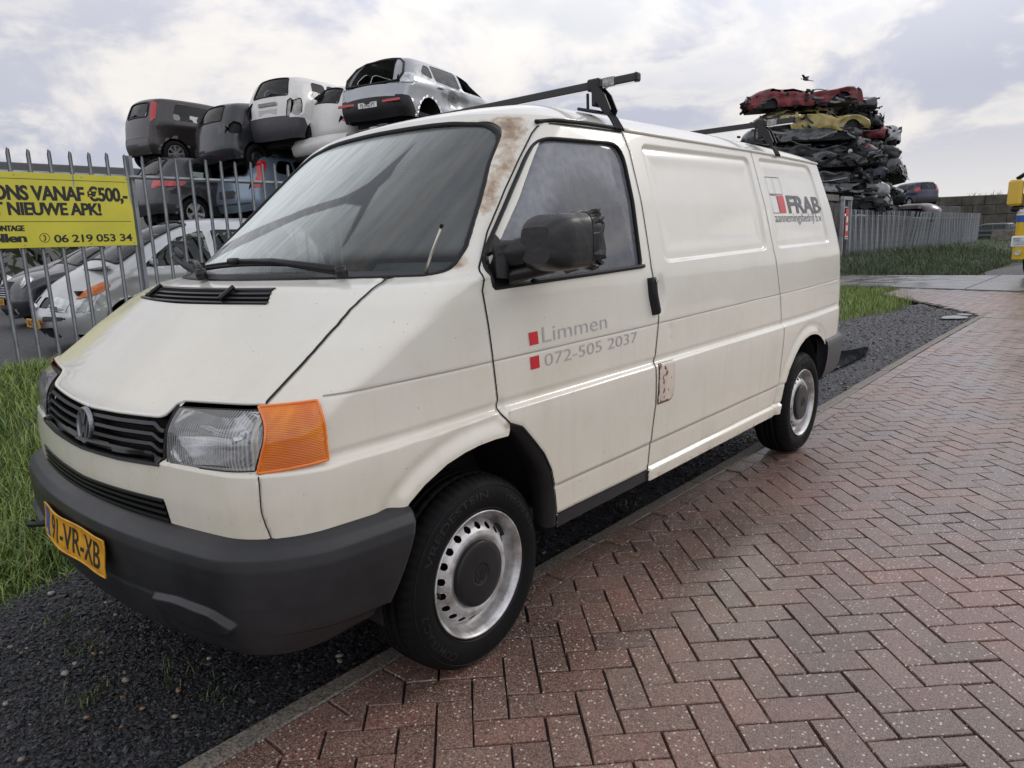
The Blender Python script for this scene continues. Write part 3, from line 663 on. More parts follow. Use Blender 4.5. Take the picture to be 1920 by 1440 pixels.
class Lab:
    """labels for the two triangles of every grid cell; the diagonal follows the cut"""
    def __init__(s, nr, nc): s.A = np.zeros((nr-1, nc-1), int); s.B = s.A.copy(); s.D = np.zeros((nr-1, nc-1), bool); s.nr, s.nc = nr, nc
    def put(s, idn, f, only=None):
        a, b, c, d = f[:-1, :-1], f[:-1, 1:], f[1:, 1:], f[1:, :-1]; free = s.A == s.B
        s.D[free & (b == 0) & (d == 0) & (a*c < 0)] = True; s.D[free & (a == 0) & (c == 0) & (b*d < 0)] = False
        ta = np.where(s.D, a+b+d, a+b+c); tb = np.where(s.D, b+c+d, a+c+d); ma, mb = ta < 0, tb < 0
        if only is not None: ma &= np.isin(s.A, only); mb &= np.isin(s.B, only)
        s.A[ma] = idn; s.B[mb] = idn
    def faces(s, idn):
        i, j = np.meshgrid(np.arange(s.nr-1), np.arange(s.nc-1), indexing='ij'); n = s.nc; a, b, c, d = i*n+j, i*n+j+1, (i+1)*n+j+1, (i+1)*n+j
        TA = np.where(s.D[..., None], np.stack([a, b, d], -1), np.stack([a, b, c], -1)); TB = np.where(s.D[..., None], np.stack([b, c, d], -1), np.stack([a, c, d], -1))
        return np.concatenate([TA[s.A == idn], TB[s.B == idn]])
def regions():
    X, C = VX.copy(), VG.copy(); y, z, a = C[..., 1], C[..., 2], C[..., 3]
    j = np.arange(X.shape[1])[None, :]*np.ones_like(y); isd = (j > NF+NC_*.6) & (j < NF+NC_+NS); ifr = j < NF+NC_+40
    lab = Lab(*X.shape[:2])
    def do(idn, P, coord, msk, only=None):
        nonlocal X, C
        U = C[..., 1] if coord == 'y' else C[..., 3]
        s = np.where(msk, sd_poly(P, U, C[..., 2]), .5)
        X, C, s = snap(X, C, s); lab.put(idn, s, only)
    do(1, DOOR, 'y', isd); do(2, WIN, 'y', isd); do(3, WS, 'a', ifr); do(4, HEADL, 'a', ifr); do(5, INDIC, 'a', ifr)
    do(6, GRILL, 'a', ifr); do(7, LGR, 'a', ifr); do(8, VENT, 'a', ifr)
    HOOD = [(0, HOODF[-1][1])]+HOODF[::-1]+HOODG[::-1]+[(0, 1.274)]
    do(9, HOOD, 'a', ifr & (C[..., 2] > .9), (0, 4, 5, 6, 7))
    do(-1, ARCHF, 'y', isd | (C[..., 3] > 1.0)); do(-1, ARCHR, 'y', isd)
    # no skin behind the bumpers
    s = np.maximum(C[..., 2]-.63, C[..., 1]+.28); X, C, s = snap(X, C, s); lab.put(-1, s)
    s = np.maximum(C[..., 2]-.645, 3.2-C[..., 1]); X, C, s = snap(X, C, s); lab.put(-1, s)
    s = np.maximum(np.maximum(C[..., 2]-.398, .37-C[..., 1]), C[..., 1]-1.003); X, C, s = snap(X, C, s); lab.put(10, s, (0,))
    return X, C, lab
VN_S = shell_normals(VX)
VX, VC, VLAB = regions()
VN = shell_normals(VX); VNS = shell_normals(VS)
mirror = np.array([-1, 1, 1])
def vpaint():
    m = mat('cream_paint', (.74, .722, .650), .24, var=.10, vs=3.0, coat=.5, dark=(.705, .683, .60), det=8)
    nt = m.node_tree; N = nt.nodes; L = nt.links; b = N['Principled BSDF']; b.inputs['Coat Roughness'].default_value = .04
    base = b.inputs['Base Color'].links[0].from_socket
    def noise(sc, scale, det=5):
        tc = N.new('ShaderNodeTexCoord'); mp = N.new('ShaderNodeMapping'); mp.inputs['Scale'].default_value = sc; L.new(tc.outputs['Object'], mp.inputs[0])
        n = N.new('ShaderNodeTexNoise'); n.inputs['Scale'].default_value = scale; n.inputs['Detail'].default_value = det; n.inputs['Roughness'].default_value = .65; L.new(mp.outputs[0], n.inputs['Vector']); return n.outputs[0]
    def rng(v, a, c, lo=0, hi=1):
        r = N.new('ShaderNodeMapRange'); r.interpolation_type = 'SMOOTHSTEP'; L.new(v, r.inputs[0]); r.inputs[1].default_value = a; r.inputs[2].default_value = c; r.inputs[3].default_value = lo; r.inputs[4].default_value = hi; return r.outputs[0]
    def mixc(f, a, c):
        x = N.new('ShaderNodeMix'); x.data_type = 'RGBA'; L.new(f, x.inputs[0]); L.new(a, x.inputs[6]); x.inputs[7].default_value = c+(1,); return x.outputs[2]
    def mul(a, c):
        x = N.new('ShaderNodeMath'); x.operation = 'MULTIPLY'; L.new(a, x.inputs[0])
        if isinstance(c, float): x.inputs[1].default_value = c
        else: L.new(c, x.inputs[1])
        return x.outputs[0]
    # road film: runs and blotches, heavier low on the doors
    streak = rng(noise((9, 9, .7), 2.2, 6), .48, .72); blot = rng(noise((1, 1, 1), 2.6, 9), .44, .70)
    at = N.new('ShaderNodeAttribute'); at.attribute_name = 'dirt'
    base = mixc(mul(at.outputs['Fac'], .42), base, (.66, .585, .43)); base = mixc(mul(mul(streak, at.outputs['Fac']), .16), base, (.42, .37, .26))
    base = mixc(mul(mul(blot, at.outputs['Fac']), .42), base, (.50, .44, .31))
    fl = rng(noise((1, 1, 1), 60, 3), .69, .74); base = mixc(mul(fl, .45), base, (.16, .13, .10))
    # rust
    ru = N.new('ShaderNodeAttribute'); ru.attribute_name = 'rust'
    rn = rng(noise((1, 1, 1), 26, 8), .30, .72); ad = N.new('ShaderNodeMath'); ad.operation = 'ADD'; L.new(ru.outputs['Fac'], ad.inputs[0]); L.new(mul(rn, .42), ad.inputs[1])
    bare = rng(ad.outputs[0], .76, .98); halo = rng(ad.outputs[0], .42, .80)
    base = mixc(mul(halo, .8), base, (.44, .335, .235)); base = mixc(bare, base, (.32, .235, .165))
    deep = rng(ad.outputs[0], 1.10, 1.28); base = mixc(deep, base, (.10, .035, .012))
    L.new(base, b.inputs['Base Color'])
    rg = N.new('ShaderNodeMapRange'); L.new(halo, rg.inputs[0]); rg.inputs[3].default_value = .26; rg.inputs[4].default_value = .6; L.new(rg.outputs[0], b.inputs['Roughness'])
    cw = N.new('ShaderNodeMapRange'); L.new(halo, cw.inputs[0]); cw.inputs[3].default_value = .6; cw.inputs[4].default_value = 0; L.new(cw.outputs[0], b.inputs['Coat Weight'])
    return m
M_['vanpaint'] = vpaint()
VAN = empty('delivery_van', (0, 1.46, 0), label='old cream delivery van with grey bumpers parked with its wheels on the kerb', cat='van')
def van_attr(V):
    x, y, z = V[:, 0], V[:, 1], V[:, 2]
    dirt = np.clip(.10+.9*(1-sstep(.35, .85, z))+.42*(1-sstep(.9, 1.22, z)), 0, 1)
    g = lambda cy, cz, r, k=1.0: k*np.exp(-(((y-cy)**2+(z-cz)**2)/r**2))
    near = (x > .3)
    # burnt-off paint up the windscreen pillar, rust at its foot and along edges
    pil = polyd([(.07, 1.36), (.16, 1.42), (.30, 1.56), (.40, 1.66), (.47, 1.73), (.52, 1.79)], y, z)
    rust = .60*np.exp(-(pil/.022)**2)*(x > .5)*near*sstep(1.36, 1.50, z)
    rust = rust+(g(.035, 1.305, .035, .62)+g(.47, 1.770, .04, .34)+g(.43, 1.80, .025, .45)+g(.10, .795, .02, .75)+g(-.02, .765, .012, .55)+g(.12, .83, .015, .5))*near
    rust += near*(y > .37)*(y < 1.01)*.42*np.exp(-((z-.402)/.012)**2)+near*(y > 1.0)*(y < 2.4)*.36*np.exp(-((z-.36)/.015)**2)
    rust += near*.3*np.exp(-(polyd(FGAP, np.hypot(x, 0)*0+itp(x, [(0, 0), (.8, .82), (.9, .9)]), z)/.004)**2)*(y < -.6)*(z < .72)
    return {'dirt': ('POINT', 'FLOAT', dirt), 'rust': ('POINT', 'FLOAT', np.clip(rust, 0, 1.3))}
NRW, NCL = VX.shape[:2]
GFQ = grid_faces(NRW, NCL).reshape(NRW-1, NCL-1, 4)
def region_mesh(idn, sides=(1, -1), off=0.0, far_step=1):
    Vs, Fs, n0 = [], [], 0
    for s in sides:
        F = VLAB.faces(idn)
        if not len(F): continue
        P = (VX+VN*off).reshape(-1, 3)
        V, F = compact(P, F)
        if s < 0: V = V*mirror; F = F[:, ::-1]
        Vs.append(V); Fs.append(F+n0); n0 += len(V)
    return np.concatenate(Vs), np.concatenate(Fs)
def weld(V, F, tol=2e-4, N=None):
    q = np.round(V/tol).astype(np.int64); _, idx, inv = np.unique(q, axis=0, return_index=True, return_inverse=True); inv = inv.ravel()
    F = inv[F]; F = F[(F[:, 0] != F[:, 1]) & (F[:, 1] != F[:, 2]) & (F[:, 2] != F[:, 3]) & (F[:, 3] != F[:, 0])] if F.shape[1] == 4 else F[(F[:, 0] != F[:, 1]) & (F[:, 1] != F[:, 2]) & (F[:, 2] != F[:, 0])]
    return (V[idx], F) if N is None else (V[idx], F, N[idx])
def skin(idn, name, m, parent, sides=(1, -1), attr=True):
    """skin region with the shell's own smooth normals, so that cut edges shade cleanly"""
    Vs, Fs, Ns, n0 = [], [], [], 0
    for s in sides:
        F = VLAB.faces(idn); V, F, N = compact(VX.reshape(-1, 3), F, VN_S.reshape(-1, 3))
        if s < 0: V = V*mirror; N = N*mirror; F = F[:, ::-1]
        Vs.append(V); Fs.append(F+n0); Ns.append(N); n0 += len(V)
    V, F, N = weld(np.concatenate(Vs), np.concatenate(Fs), N=np.concatenate(Ns))
    if len(sides) == 2: N[np.abs(V[:, 0]) < 1e-4, 0] = 0
    N = N/np.linalg.norm(N, axis=1, keepdims=True)
    o = mk(name, V, F, m, parent, attr=van_attr(V) if attr else None)
    if len(o.data.vertices) == len(N): o.data.normals_split_custom_set_from_vertices([tuple(v) for v in N.tolist()])
    return o
BODY = skin(0, 'body', M_['vanpaint'], VAN)
def roof():
    B = VX[-1].copy(); L = (B*mirror)[::-1]; loop = np.concatenate([L[:-1], B]); loop = loop[:-1]     # closed ring, rear centre shared
    n = len(loop); yf, yr = loop[:, 1].min(), loop[:, 1].max(); Mp = np.stack([np.zeros(n), np.clip(loop[:, 1], yf+.75, yr-.45), np.zeros(n)], -1)
    t = np.linspace(0, 1, 46)**1.7; rings = []
    for tt in t:
        P = loop*(1-tt)+Mp*tt; H = 1.905+.018*np.sin(np.clip((P[:, 1]-.3)/3.2, 0, 1)*PI); s = 1-(1-tt)**4.2
        P[:, 2] = loop[:, 2]+(H-loop[:, 2])*s
        # pressed stiffening ribs
        P[:, 2] += .004*np.sin(P[:, 0]*24)*sstep(.3, .6, tt)*sstep(.9, 1.3, P[:, 1]); rings.append(P)
    V = np.concatenate(rings); return mk('roof', V, grid_faces(len(t), n, True), M_['vanpaint'], VAN, attr=van_attr(V))
roof()
HOOD_O = skin(9, 'hood', M_['vanpaint'], VAN)
for s in (1, -1): V, F = region_mesh(10, (s,)); mk('sill', V, F, M_['blackplastic'], VAN)
DOORO = {}
for s in (1, -1):
    DOORO[s] = skin(1, 'door', M_['vanpaint'], VAN, (s,))
# --- surface lookup for things that lie on the skin
def on_side(y, z, off=0.0, s=1):
    """point on the side skin for arrays y, z"""
    y, z = np.asarray(y, float), np.asarray(z, float); zr = VG[:, NF+NC_+NS//2, 2]
    P = np.zeros(y.shape+(3,)); fi = np.interp(z, zr, np.arange(len(zr))); i0 = np.clip(fi.astype(int), 0, NRW-2); f = fi-i0
    c0 = NF+NC_//2
    for k in np.ndindex(y.shape):
        r0, r1 = VS[i0[k]], VS[i0[k]+1]; q = r0[c0:NF+NC_+NS+NRR-6]*(1-f[k])+r1[c0:NF+NC_+NS+NRR-6]*f[k]
        m = VNS[i0[k], c0:NF+NC_+NS+NRR-6]; yy = q[:, 1]
        P[k] = [np.interp(y[k], yy, q[:, 0])+off*np.interp(y[k], yy, m[:, 0]), y[k]+off*np.interp(y[k], yy, m[:, 1]), z[k]+off*np.interp(y[k], yy, m[:, 2])]
    if s < 0: P = P*mirror
    return P
def on_front(a, z, off=0.0):
    """point on the front skin at distance a round from the centre line"""
    a, z = np.asarray(a, float), np.asarray(z, float); P = np.zeros(a.shape+(3,)); zr = VG[:, 0, 2]; fi = np.interp(z, zr, np.arange(len(zr))); i0 = np.clip(fi.astype(int), 0, NRW-2); f = fi-i0
    for k in np.ndindex(a.shape):
        q = VS[i0[k]]*(1-f[k])+VS[i0[k]+1]*f[k]; m = VNS[i0[k]]; aa = VG[i0[k], :, 3]; A = abs(a[k])
        p = np.array([np.interp(A, aa, q[:, d])+off*np.interp(A, aa, m[:, d]) for d in range(3)])
        if a[k] < 0: p[0] = -p[0]
        P[k] = p
    return P
def normals_along(fn, P2, e=.004):
    A = fn(P2[:, 0], P2[:, 1], 0.0); B = fn(P2[:, 0], P2[:, 1], .01); n = B-A; return n/np.linalg.norm(n, axis=1, keepdims=True)
def seam(poly, w, fn, off=.0008, name=None, m='gap', parent=VAN, closed=False, mb=None):
    q = np.array(list(poly)+([poly[0]] if closed else []), float); q = resample(q, .012)
    b = mb or MB(); b.ribbon(fn(q[:, 0], q[:, 1], off), w, normals_along(fn, q)); 
    if mb is None: return b.build(name, M_[m], parent, smooth=True)
side = lambda y, z, off=0.0: on_side(y, z, off)
seam(DOOR, .0030, side, closed=True, off=.0005, name='panel_gap'); seam(GAP2, .0018, side, off=.0005, name='panel_gap')
for k in (1, -1):
    seam([(a_*k, z_) for a_, z_ in HOODG], .0042, on_front, off=.0005, name='panel_gap'); seam([(a_*k, z_) for a_, z_ in FGAP], .0016, on_front, off=.0005, name='panel_gap')
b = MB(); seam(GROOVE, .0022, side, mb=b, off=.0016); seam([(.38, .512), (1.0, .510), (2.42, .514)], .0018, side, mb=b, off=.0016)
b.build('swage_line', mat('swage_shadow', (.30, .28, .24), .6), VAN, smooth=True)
# gutter: a moulding along the roof edge
b = MB(); q = resample([(.54, 1.770), (.62, 1.779), (.8, 1.786), (1.06, 1.789)], .02); b.tube(on_side(q[:, 0], q[:, 1], .003), .0075, 8); b.build('gutter_seal', M_['rubber'], VAN, smooth=True)
b = MB(); q = resample([(1.07, 1.786), (2.3, 1.789), (3.55, 1.789)], .03); b.tube(on_side(q[:, 0], q[:, 1], .004), [.007]*len(q), 8); b.build('gutter', M_['vanpaint'], VAN, smooth=True)
# --- glazing
SEA = 'film'
def windscreen():
    F = VLAB.faces(3); P = (VX+VN*(-.004)).reshape(-1, 3); A = VC[..., 3].reshape(-1); V, F, A = compact(P, F, A)
    V2 = np.concatenate([V, V*mirror]); F2 = np.concatenate([F, F[:, ::-1]+len(V)]); A2 = np.concatenate([A, -A])
    V2, idx = weld(V2, F2)[0], None
    q = np.round(np.concatenate([V, V*mirror])/2e-4).astype(np.int64); _, ix, inv = np.unique(q, axis=0, return_index=True, return_inverse=True); F2 = inv.ravel()[F2]; A2 = A2[ix]
    z = V2[:, 2]
    # mist on the inside, with the patches rubbed clear; sky reflection painted on far side
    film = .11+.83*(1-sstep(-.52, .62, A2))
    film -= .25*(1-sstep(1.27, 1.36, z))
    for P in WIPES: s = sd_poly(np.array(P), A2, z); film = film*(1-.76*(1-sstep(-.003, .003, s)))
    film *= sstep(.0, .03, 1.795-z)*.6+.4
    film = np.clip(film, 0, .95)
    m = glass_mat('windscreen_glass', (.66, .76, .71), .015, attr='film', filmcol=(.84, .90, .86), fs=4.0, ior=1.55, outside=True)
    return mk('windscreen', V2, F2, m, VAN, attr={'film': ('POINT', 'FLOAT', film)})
WIPES = [[(-.62, 1.362), (-.30, 1.43), (-.035, 1.489), (.014, 1.506), (.13, 1.530), (.198, 1.545), (.250, 1.585), (.272, 1.671), (.287, 1.743), (.307, 1.648), (.330, 1.605), (.326, 1.565), (.335, 1.544), (.38, 1.46), (.41, 1.40), (.425, 1.345), (.395, 1.395), (.329, 1.499), (.24, 1.513), (.064, 1.474), (-.123, 1.40), (-.40, 1.325), (-.62, 1.31)]]
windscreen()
def frame_bead(poly, fn, r, name, m, parent, off=0.0, flat=.7):
    q = resample(list(poly)+[poly[0]], .012); n = normals_along(fn, q); P = fn(q[:, 0], q[:, 1], off); MBx = MB(); MBx.tube(P, r, 8, cap=False, flat=flat); return MBx.build(name, m, parent, smooth=True)
wsb = WS.copy(); wsb = wsb[(wsb[:, 1] > 1.255)]; i0 = np.argmin(np.where(wsb[:, 0] > 0, wsb[:, 1], 9))
right = WS[:len(WS)//2]; right = right[right[:, 1] > 1.258]; arc = np.r_[right, (right*[-1, 1])[::-1]]
q = resample(arc, .014); MBx = MB(); MBx.tube(on_front(q[:, 0], q[:, 1], -.001), .0105, 8, flat=.75); MBx.build('windscreen_seal', M_['rubber'], VAN, smooth=True)
# black ceramic-like band and plastic cowl at the base of the screen
cw = MB(); aa = np.linspace(-.84, .84, 60); rows = [(on_front(aa, np.full(60, 1.269), .001)), (on_front(aa, np.full(60, 1.276), .002)), (on_front(aa, np.full(60, 1.292)-.0*aa, -.003))]
cw.add(np.concatenate(rows), [tuple(f) for f in grid_faces(3, 60)]); cw.build('cowl_panel', M_['blackplastic'], VAN, smooth=True)
M_['sideglass'] = glass_mat('side_glass', (.34, .38, .38), .015, attr='film', filmcol=(.46, .48, .53), fs=30, ior=1.6)
for s in (1, -1):
    V, F = region_mesh(2, (s,), -.010); y, z = V[:, 1], V[:, 2]
    rr = np.hypot((y-.72)/.36, (z-1.20)/.42); wob = 0
    film = .24*sstep(.82, 1.08, rr)+.22; film = np.where(y > .955+.03*np.sin(z*3), .30, film)
    mk('window', V, F, M_['sideglass'], DOORO[s], attr={'film': ('POINT', 'FLOAT', film)})
    fs_ = (lambda y, z, off=0.0: on_side(y, z, off)) if s > 0 else (lambda y, z, off=0.0: on_side(y, z, off, -1))
    frame_bead(WIN, fs_, .0095, 'window_seal', M_['rubber'], DOORO[s], off=-.003)
    if s > 0:
        # quarter panel that carries the mirror
        tri = np.array([(.108, 1.228), (.30, 1.233), (.25, 1.30), (.20, 1.34), (.175, 1.39), (.105, 1.325)])
        tb = MB(); tb.add(on_side(tri[:, 0], tri[:, 1], .002), [tuple(range(6))]); tb.build('mirror_base', M_['blackplastic'], DOORO[s])
        wq = resample([(.285, 1.231), (.6, 1.236), (.985, 1.246)], .02); wb = MB(); wb.tube(on_side(wq[:, 0], wq[:, 1], .005), .008, 8); wb.build('window_wiper_strip', M_['rubber'], DOORO[s], smooth=True)
# ------------------------------------------------------------------ van: lamps, grilles, bumpers
def lens_mat(name, col, dark, stripes, rough=.08, metal=0.0, sub=0.0, axis='Z', wave2=None):
    m = mat(name, col, rough, metal, coat=1.0); nt = m.node_tree; N = nt.nodes; L = nt.links; b = N['Principled BSDF']
    tc = N.new('ShaderNodeTexCoord'); w = N.new('ShaderNodeTexWave'); w.bands_direction = axis; w.inputs['Scale'].default_value = stripes; w.inputs['Distortion'].default_value = .15; w.inputs['Detail'].default_value = 0
    L.new(tc.outputs['Object'], w.inputs['Vector'])
    bp = N.new('ShaderNodeBump'); bp.inputs['Strength'].default_value = .75; bp.inputs['Distance'].default_value = .003; L.new(w.outputs[0], bp.inputs['Height']); L.new(bp.outputs[0], b.inputs['Normal'])
    nz = N.new('ShaderNodeTexNoise'); nz.inputs['Scale'].default_value = 11; nz.inputs['Detail'].default_value = 3; nz.inputs['Distortion'].default_value = .6; L.new(tc.outputs['Object'], nz.inputs['Vector'])
    ad = N.new('ShaderNodeMath'); ad.operation = 'MULTIPLY_ADD'; L.new(w.outputs[0], ad.inputs[0]); ad.inputs[1].default_value = .15; L.new(nz.outputs[0], ad.inputs[2])
    mr = N.new('ShaderNodeMapRange'); mr.interpolation_type = 'SMOOTHSTEP'; L.new(ad.outputs[0], mr.inputs[0]); mr.inputs[1].default_value = .5; mr.inputs[2].default_value = .88
    mx = N.new('ShaderNodeMix'); mx.data_type = 'RGBA'; L.new(mr.outputs[0], mx.inputs[0]); mx.inputs[6].default_value = dark+(1,); mx.inputs[7].default_value = col+(1,); L.new(mx.outputs[2], b.inputs['Base Color'])
    return m
M_['amber'] = lens_mat('amber_lens', (.95, .30, .006), (.78, .17, .003), 75, .1, axis='Z')
M_['amberrim'] = mat('amber_rim', (.80, .18, .006), .15, coat=.8)
VN0 = shell_normals(VG[..., :3])
def on_front0(a, z, off=0.0):
    """like on_front, on the plain skin without pressings"""
    a, z = np.asarray(a, float), np.asarray(z, float); P = np.zeros(a.shape+(3,)); zr = VG[:, 0, 2]; fi = np.interp(z, zr, np.arange(len(zr))); i0 = np.clip(fi.astype(int), 0, NRW-2); f = fi-i0; off = np.broadcast_to(off, a.shape)
    for k in np.ndindex(a.shape):
        q = VG[i0[k], :, :3]*(1-f[k])+VG[i0[k]+1, :, :3]*f[k]; m = VN0[i0[k]]; aa = VG[i0[k], :, 3]; A = abs(a[k]); p = np.array([np.interp(A, aa, q[:, d])+off[k]*np.interp(A, aa, m[:, d]) for d in range(3)])
        if a[k] < 0: p[0] = -p[0]
        P[k] = p
    return P
def quad_uv(Q, nu, nv):
    Q = np.array(Q, float); u, v = np.meshgrid(np.linspace(0, 1, nu), np.linspace(0, 1, nv)); u, v = u[..., None], v[..., None]
    return (1-v)*((1-u)*Q[0]+u*Q[1])+v*((1-u)*Q[3]+u*Q[2]), u[..., 0], v[..., 0]
M_['hlglass'] = glass_mat('headlamp_glass', (.93, .94, .95), .05, film=.10, filmcol=(.62, .63, .62), fs=10, ior=1.4)
def flute(m, scale, strength, dist):
    nt = m.node_tree; N = nt.nodes; L = nt.links; tc = N.new('ShaderNodeTexCoord'); w = N.new('ShaderNodeTexWave'); w.bands_direction = 'X'; w.inputs['Scale'].default_value = scale; w.inputs['Distortion'].default_value = .1; L.new(tc.outputs['Object'], w.inputs['Vector'])
    bp = N.new('ShaderNodeBump'); bp.inputs['Strength'].default_value = strength; bp.inputs['Distance'].default_value = dist; L.new(w.outputs[0], bp.inputs['Height'])
    for n in N:
        if n.type in ('BSDF_GLOSSY', 'BSDF_DIFFUSE', 'FRESNEL', 'BSDF_PRINCIPLED'): L.new(bp.outputs[0], n.inputs['Normal'])
M_['reflector'] = mat('reflector', (.95, .95, .95), .12, .7, var=.5, vs=7, dark=(.35, .34, .33)); 
def stripe_film(m, scale, lo, hi):
    nt = m.node_tree; N = nt.nodes; L = nt.links; mu = [n for n in N if n.type == 'MATH'][0]; tc = N.new('ShaderNodeTexCoord'); w = N.new('ShaderNodeTexWave'); w.bands_direction = 'X'; w.inputs['Scale'].default_value = scale; w.inputs['Distortion'].default_value = .1; L.new(tc.outputs['Object'], w.inputs['Vector'])
    r = N.new('ShaderNodeMapRange'); L.new(w.outputs[0], r.inputs[0]); r.inputs[3].default_value = lo; r.inputs[4].default_value = hi; L.new(r.outputs[0], mu.inputs[1])
stripe_film(M_['hlglass'], 34, .04, .42)
HQ = [(.478, .950), (.784, .966), (.807, .826), (.486, .812)]; IQ = [(.789, .973), (.925, .980), (.984, .832), (.812, .822)]
def a_of(y, z):
    zr = VG[:, NF, 2]; i = int(np.clip(np.searchsorted(zr, z)-1, 0, NRW-2)); f = (z-zr[i])/(zr[i+1]-zr[i]); q = VG[i]*(1-f)+VG[i+1]*f; k = slice(NF//2, NF+NC_+80); return np.interp(y, q[k, 1], q[k, 3])
def lamp_patch(left, right, nu, nv):
    """(a, z) grid between two edges; an edge is ((key, value), z) at top and bottom, keyed by a or by y"""
    t = np.linspace(0, 1, nv)
    def edge(e):
        (k, v0, z0), (_, v1, z1) = e; z = z0+(z1-z0)*t; v = v0+(v1-v0)*t; return np.array([(a_of(q, zz) if k == 'y' else q) for q, zz in zip(v, z)]), z
    (a0, z0), (a1, z1) = edge(left), edge(right); u = np.linspace(0, 1, nu)[None]; return np.stack([a0[:, None]*(1-u)+a1[:, None]*u, z0[:, None]*(1-u)+z1[:, None]*u], -1), u*np.ones((nv, 1)), t[:, None]*np.ones((1, nu))
def patch_rim(C, r, off, name, m, parent, s):
    q = np.concatenate([C[0], C[1:, -1], C[-1, ::-1][1:], C[::-1, 0][1:]])*[s, 1]; b = MB(); b.tube(on_front0(q[:, 0], q[:, 1], off), r, 8, cap=False); return b.build(name, m, parent, smooth=True)
def quad_rim(Q, r, off, name, m, parent, s):
    q = resample(np.r_[rpoly(Q, .010), rpoly(Q, .010)[:1]], .008)*[s, 1]; b = MB(); b.tube(on_front0(q[:, 0], q[:, 1], off), r, 8, cap=False); return b.build(name, m, parent, smooth=True)
for s in (1, -1):
    C, u, v = lamp_patch((('a', .476, .952), ('a', .484, .812)), (('y', -.632, .966), ('y', -.672, .823)), 46, 22); P = on_front0(C[..., 0]*s, C[..., 1], .006+.006*np.minimum(1, np.minimum(np.minimum(u, 1-u)*9, np.minimum(v, 1-v)*5))); F = grid_faces(22, 46)
    lamp = mk('headlight', P.reshape(-1, 3), F[:, ::-1] if s > 0 else F, M_['hlglass'], VAN)
    dep = np.clip(np.hypot((u-.52)/.56, (v-.5)/.60), 0, 1.3); P2 = on_front0(C[..., 0]*s, C[..., 1], -.006-.115*np.clip(1-dep**2, 0, 1)); mk('reflector', P2.reshape(-1, 3), F[:, ::-1] if s > 0 else F, M_['reflector'], lamp)
    c0 = P2[11, 24]; b = MB(); b.tube([c0+(0, .01, 0), c0-(0, .05, 0)], [.016, .012], 10); b.build('bulb', M_['chrome'], lamp, smooth=True)
    patch_rim(C, .0026, .005, 'lamp_seal', M_['rubber'], lamp, s)
    C, u, v = lamp_patch((('y', -.628, .972), ('y', -.668, .819)), (('y', -.526, .981), ('y', -.526, .833)), 30, 22); P = on_front0(C[..., 0]*s, C[..., 1], .009+.006*np.minimum(1, np.minimum(np.minimum(u, 1-u)*7, np.minimum(v, 1-v)*6))); F = grid_faces(22, 30)
    ind = mk('indicator_lamp', P.reshape(-1, 3), F[:, ::-1] if s > 0 else F, M_['amber'], VAN); patch_rim(C, .0042, .008, 'lens_rim', M_['amberrim'], ind, s)
# dark cavity behind lamps and grilles
def cavity(idn, dep):
    F = VLAB.faces(idn); P = (VX-VN*dep).reshape(-1, 3); V, Fc = compact(P, F); return np.concatenate([V, V*mirror]), np.concatenate([Fc, Fc[:, ::-1]+len(V)])
def grille(idn, name, poly, zs, amax, dep, thick, back):
    root = None; V, F = weld(*cavity(idn, dep)); root = mk(name, V, F, M_['gap'], VAN)
    b = MB(); a0 = np.linspace(-amax, amax, 1500)
    for k, zf in enumerate(zs):
        z = np.array([zf(a) for a in a0]); ins = sd_poly(np.array(poly), a0, z) < -.001; 
        if ins.sum() < 4: continue
        A = np.linspace(a0[ins].min(), a0[ins].max(), 100); Z = np.interp(A, a0, z)
        r = [on_front(A, Z+.0085*thick, .0-.006), on_front(A, Z+.007*thick, .005-.001), on_front(A, Z-.002*thick, .006-.001), on_front(A, Z-.006*thick, -.004), on_front(A, Z+.002, -.035)]
        b.add(np.concatenate(r), [tuple(f) for f in grid_faces(5, len(A))])
    b.build('slat', M_['grillplastic'], root, smooth=False); return root
M_['grillplastic'] = mat('grille_plastic', (.008, .008, .009), .36, var=.3, vs=12, spec=.4)
zt = lambda a: np.interp(abs(a), [0, .2, .39, .463], [.908, .914, .922, .93]); zb = lambda a: np.interp(abs(a), [0, .25, .463], [.784, .79, .802])
GRILLS = np.array([(0, .784), (.25, .79), (.463, .802), (.463, .94), (0, .94)]); GRILLS = np.r_[GRILLS, (GRILLS*[-1, 1])[::-1]]
GR = grille(6, 'grille', GRILLS, [(lambda a, t=t: zb(a)+(zt(a)-zb(a))*t-.018*sstep(.40, .455, abs(a))*(1 if t > .1 else 0)) for t in (.03, .235, .44, .65, .86)], .463, .045, 1.0, 0)
zt2 = lambda a: np.interp(abs(a), [0, .4, .48], [.700, .712, .714])
LG = grille(7, 'lower_grille', LGR, [(lambda a, t=t: .628+(zt2(a)-.628)*t) for t in (.15, .36, .57, .78, .97)], .50, .05, .8, 0)
VT = grille(8, 'air_intake', VENT, [(lambda a, t=t: 1.2+(.046)*t) for t in (.10, .36, .62, .9)], .45, .03, .55, 0)
# little clips on the intake
cb = MB()
for a in (-.30, .24):
    p = on_front(np.array([a, a+.008]), np.array([1.213, 1.240]), .012); d = p[1]-p[0]; cb.tube([p[0]-d*.1, p[1]+d*.1], .008, 6)
cb.build('washer_jet', M_['blackplastic'], VAN)
# frame round the grille (black panel above and around lamps)
for k in (1, -1):
    fb = MB(); fq = resample([(k*.463, .802), (k*.468, .93), (k*.455, .955)], .01); fb.tube(on_front0(fq[:, 0], fq[:, 1], -.006), .010, 8); fb.build('lamp_surround', M_['gap'], VAN, smooth=True)
    F = VLAB.faces(4); P = (VX-VN*.15).reshape(-1, 3)*[k, 1, 1]; V, Fc = compact(P, F); mk('lamp_pocket', V, Fc, M_['gap'], VAN)
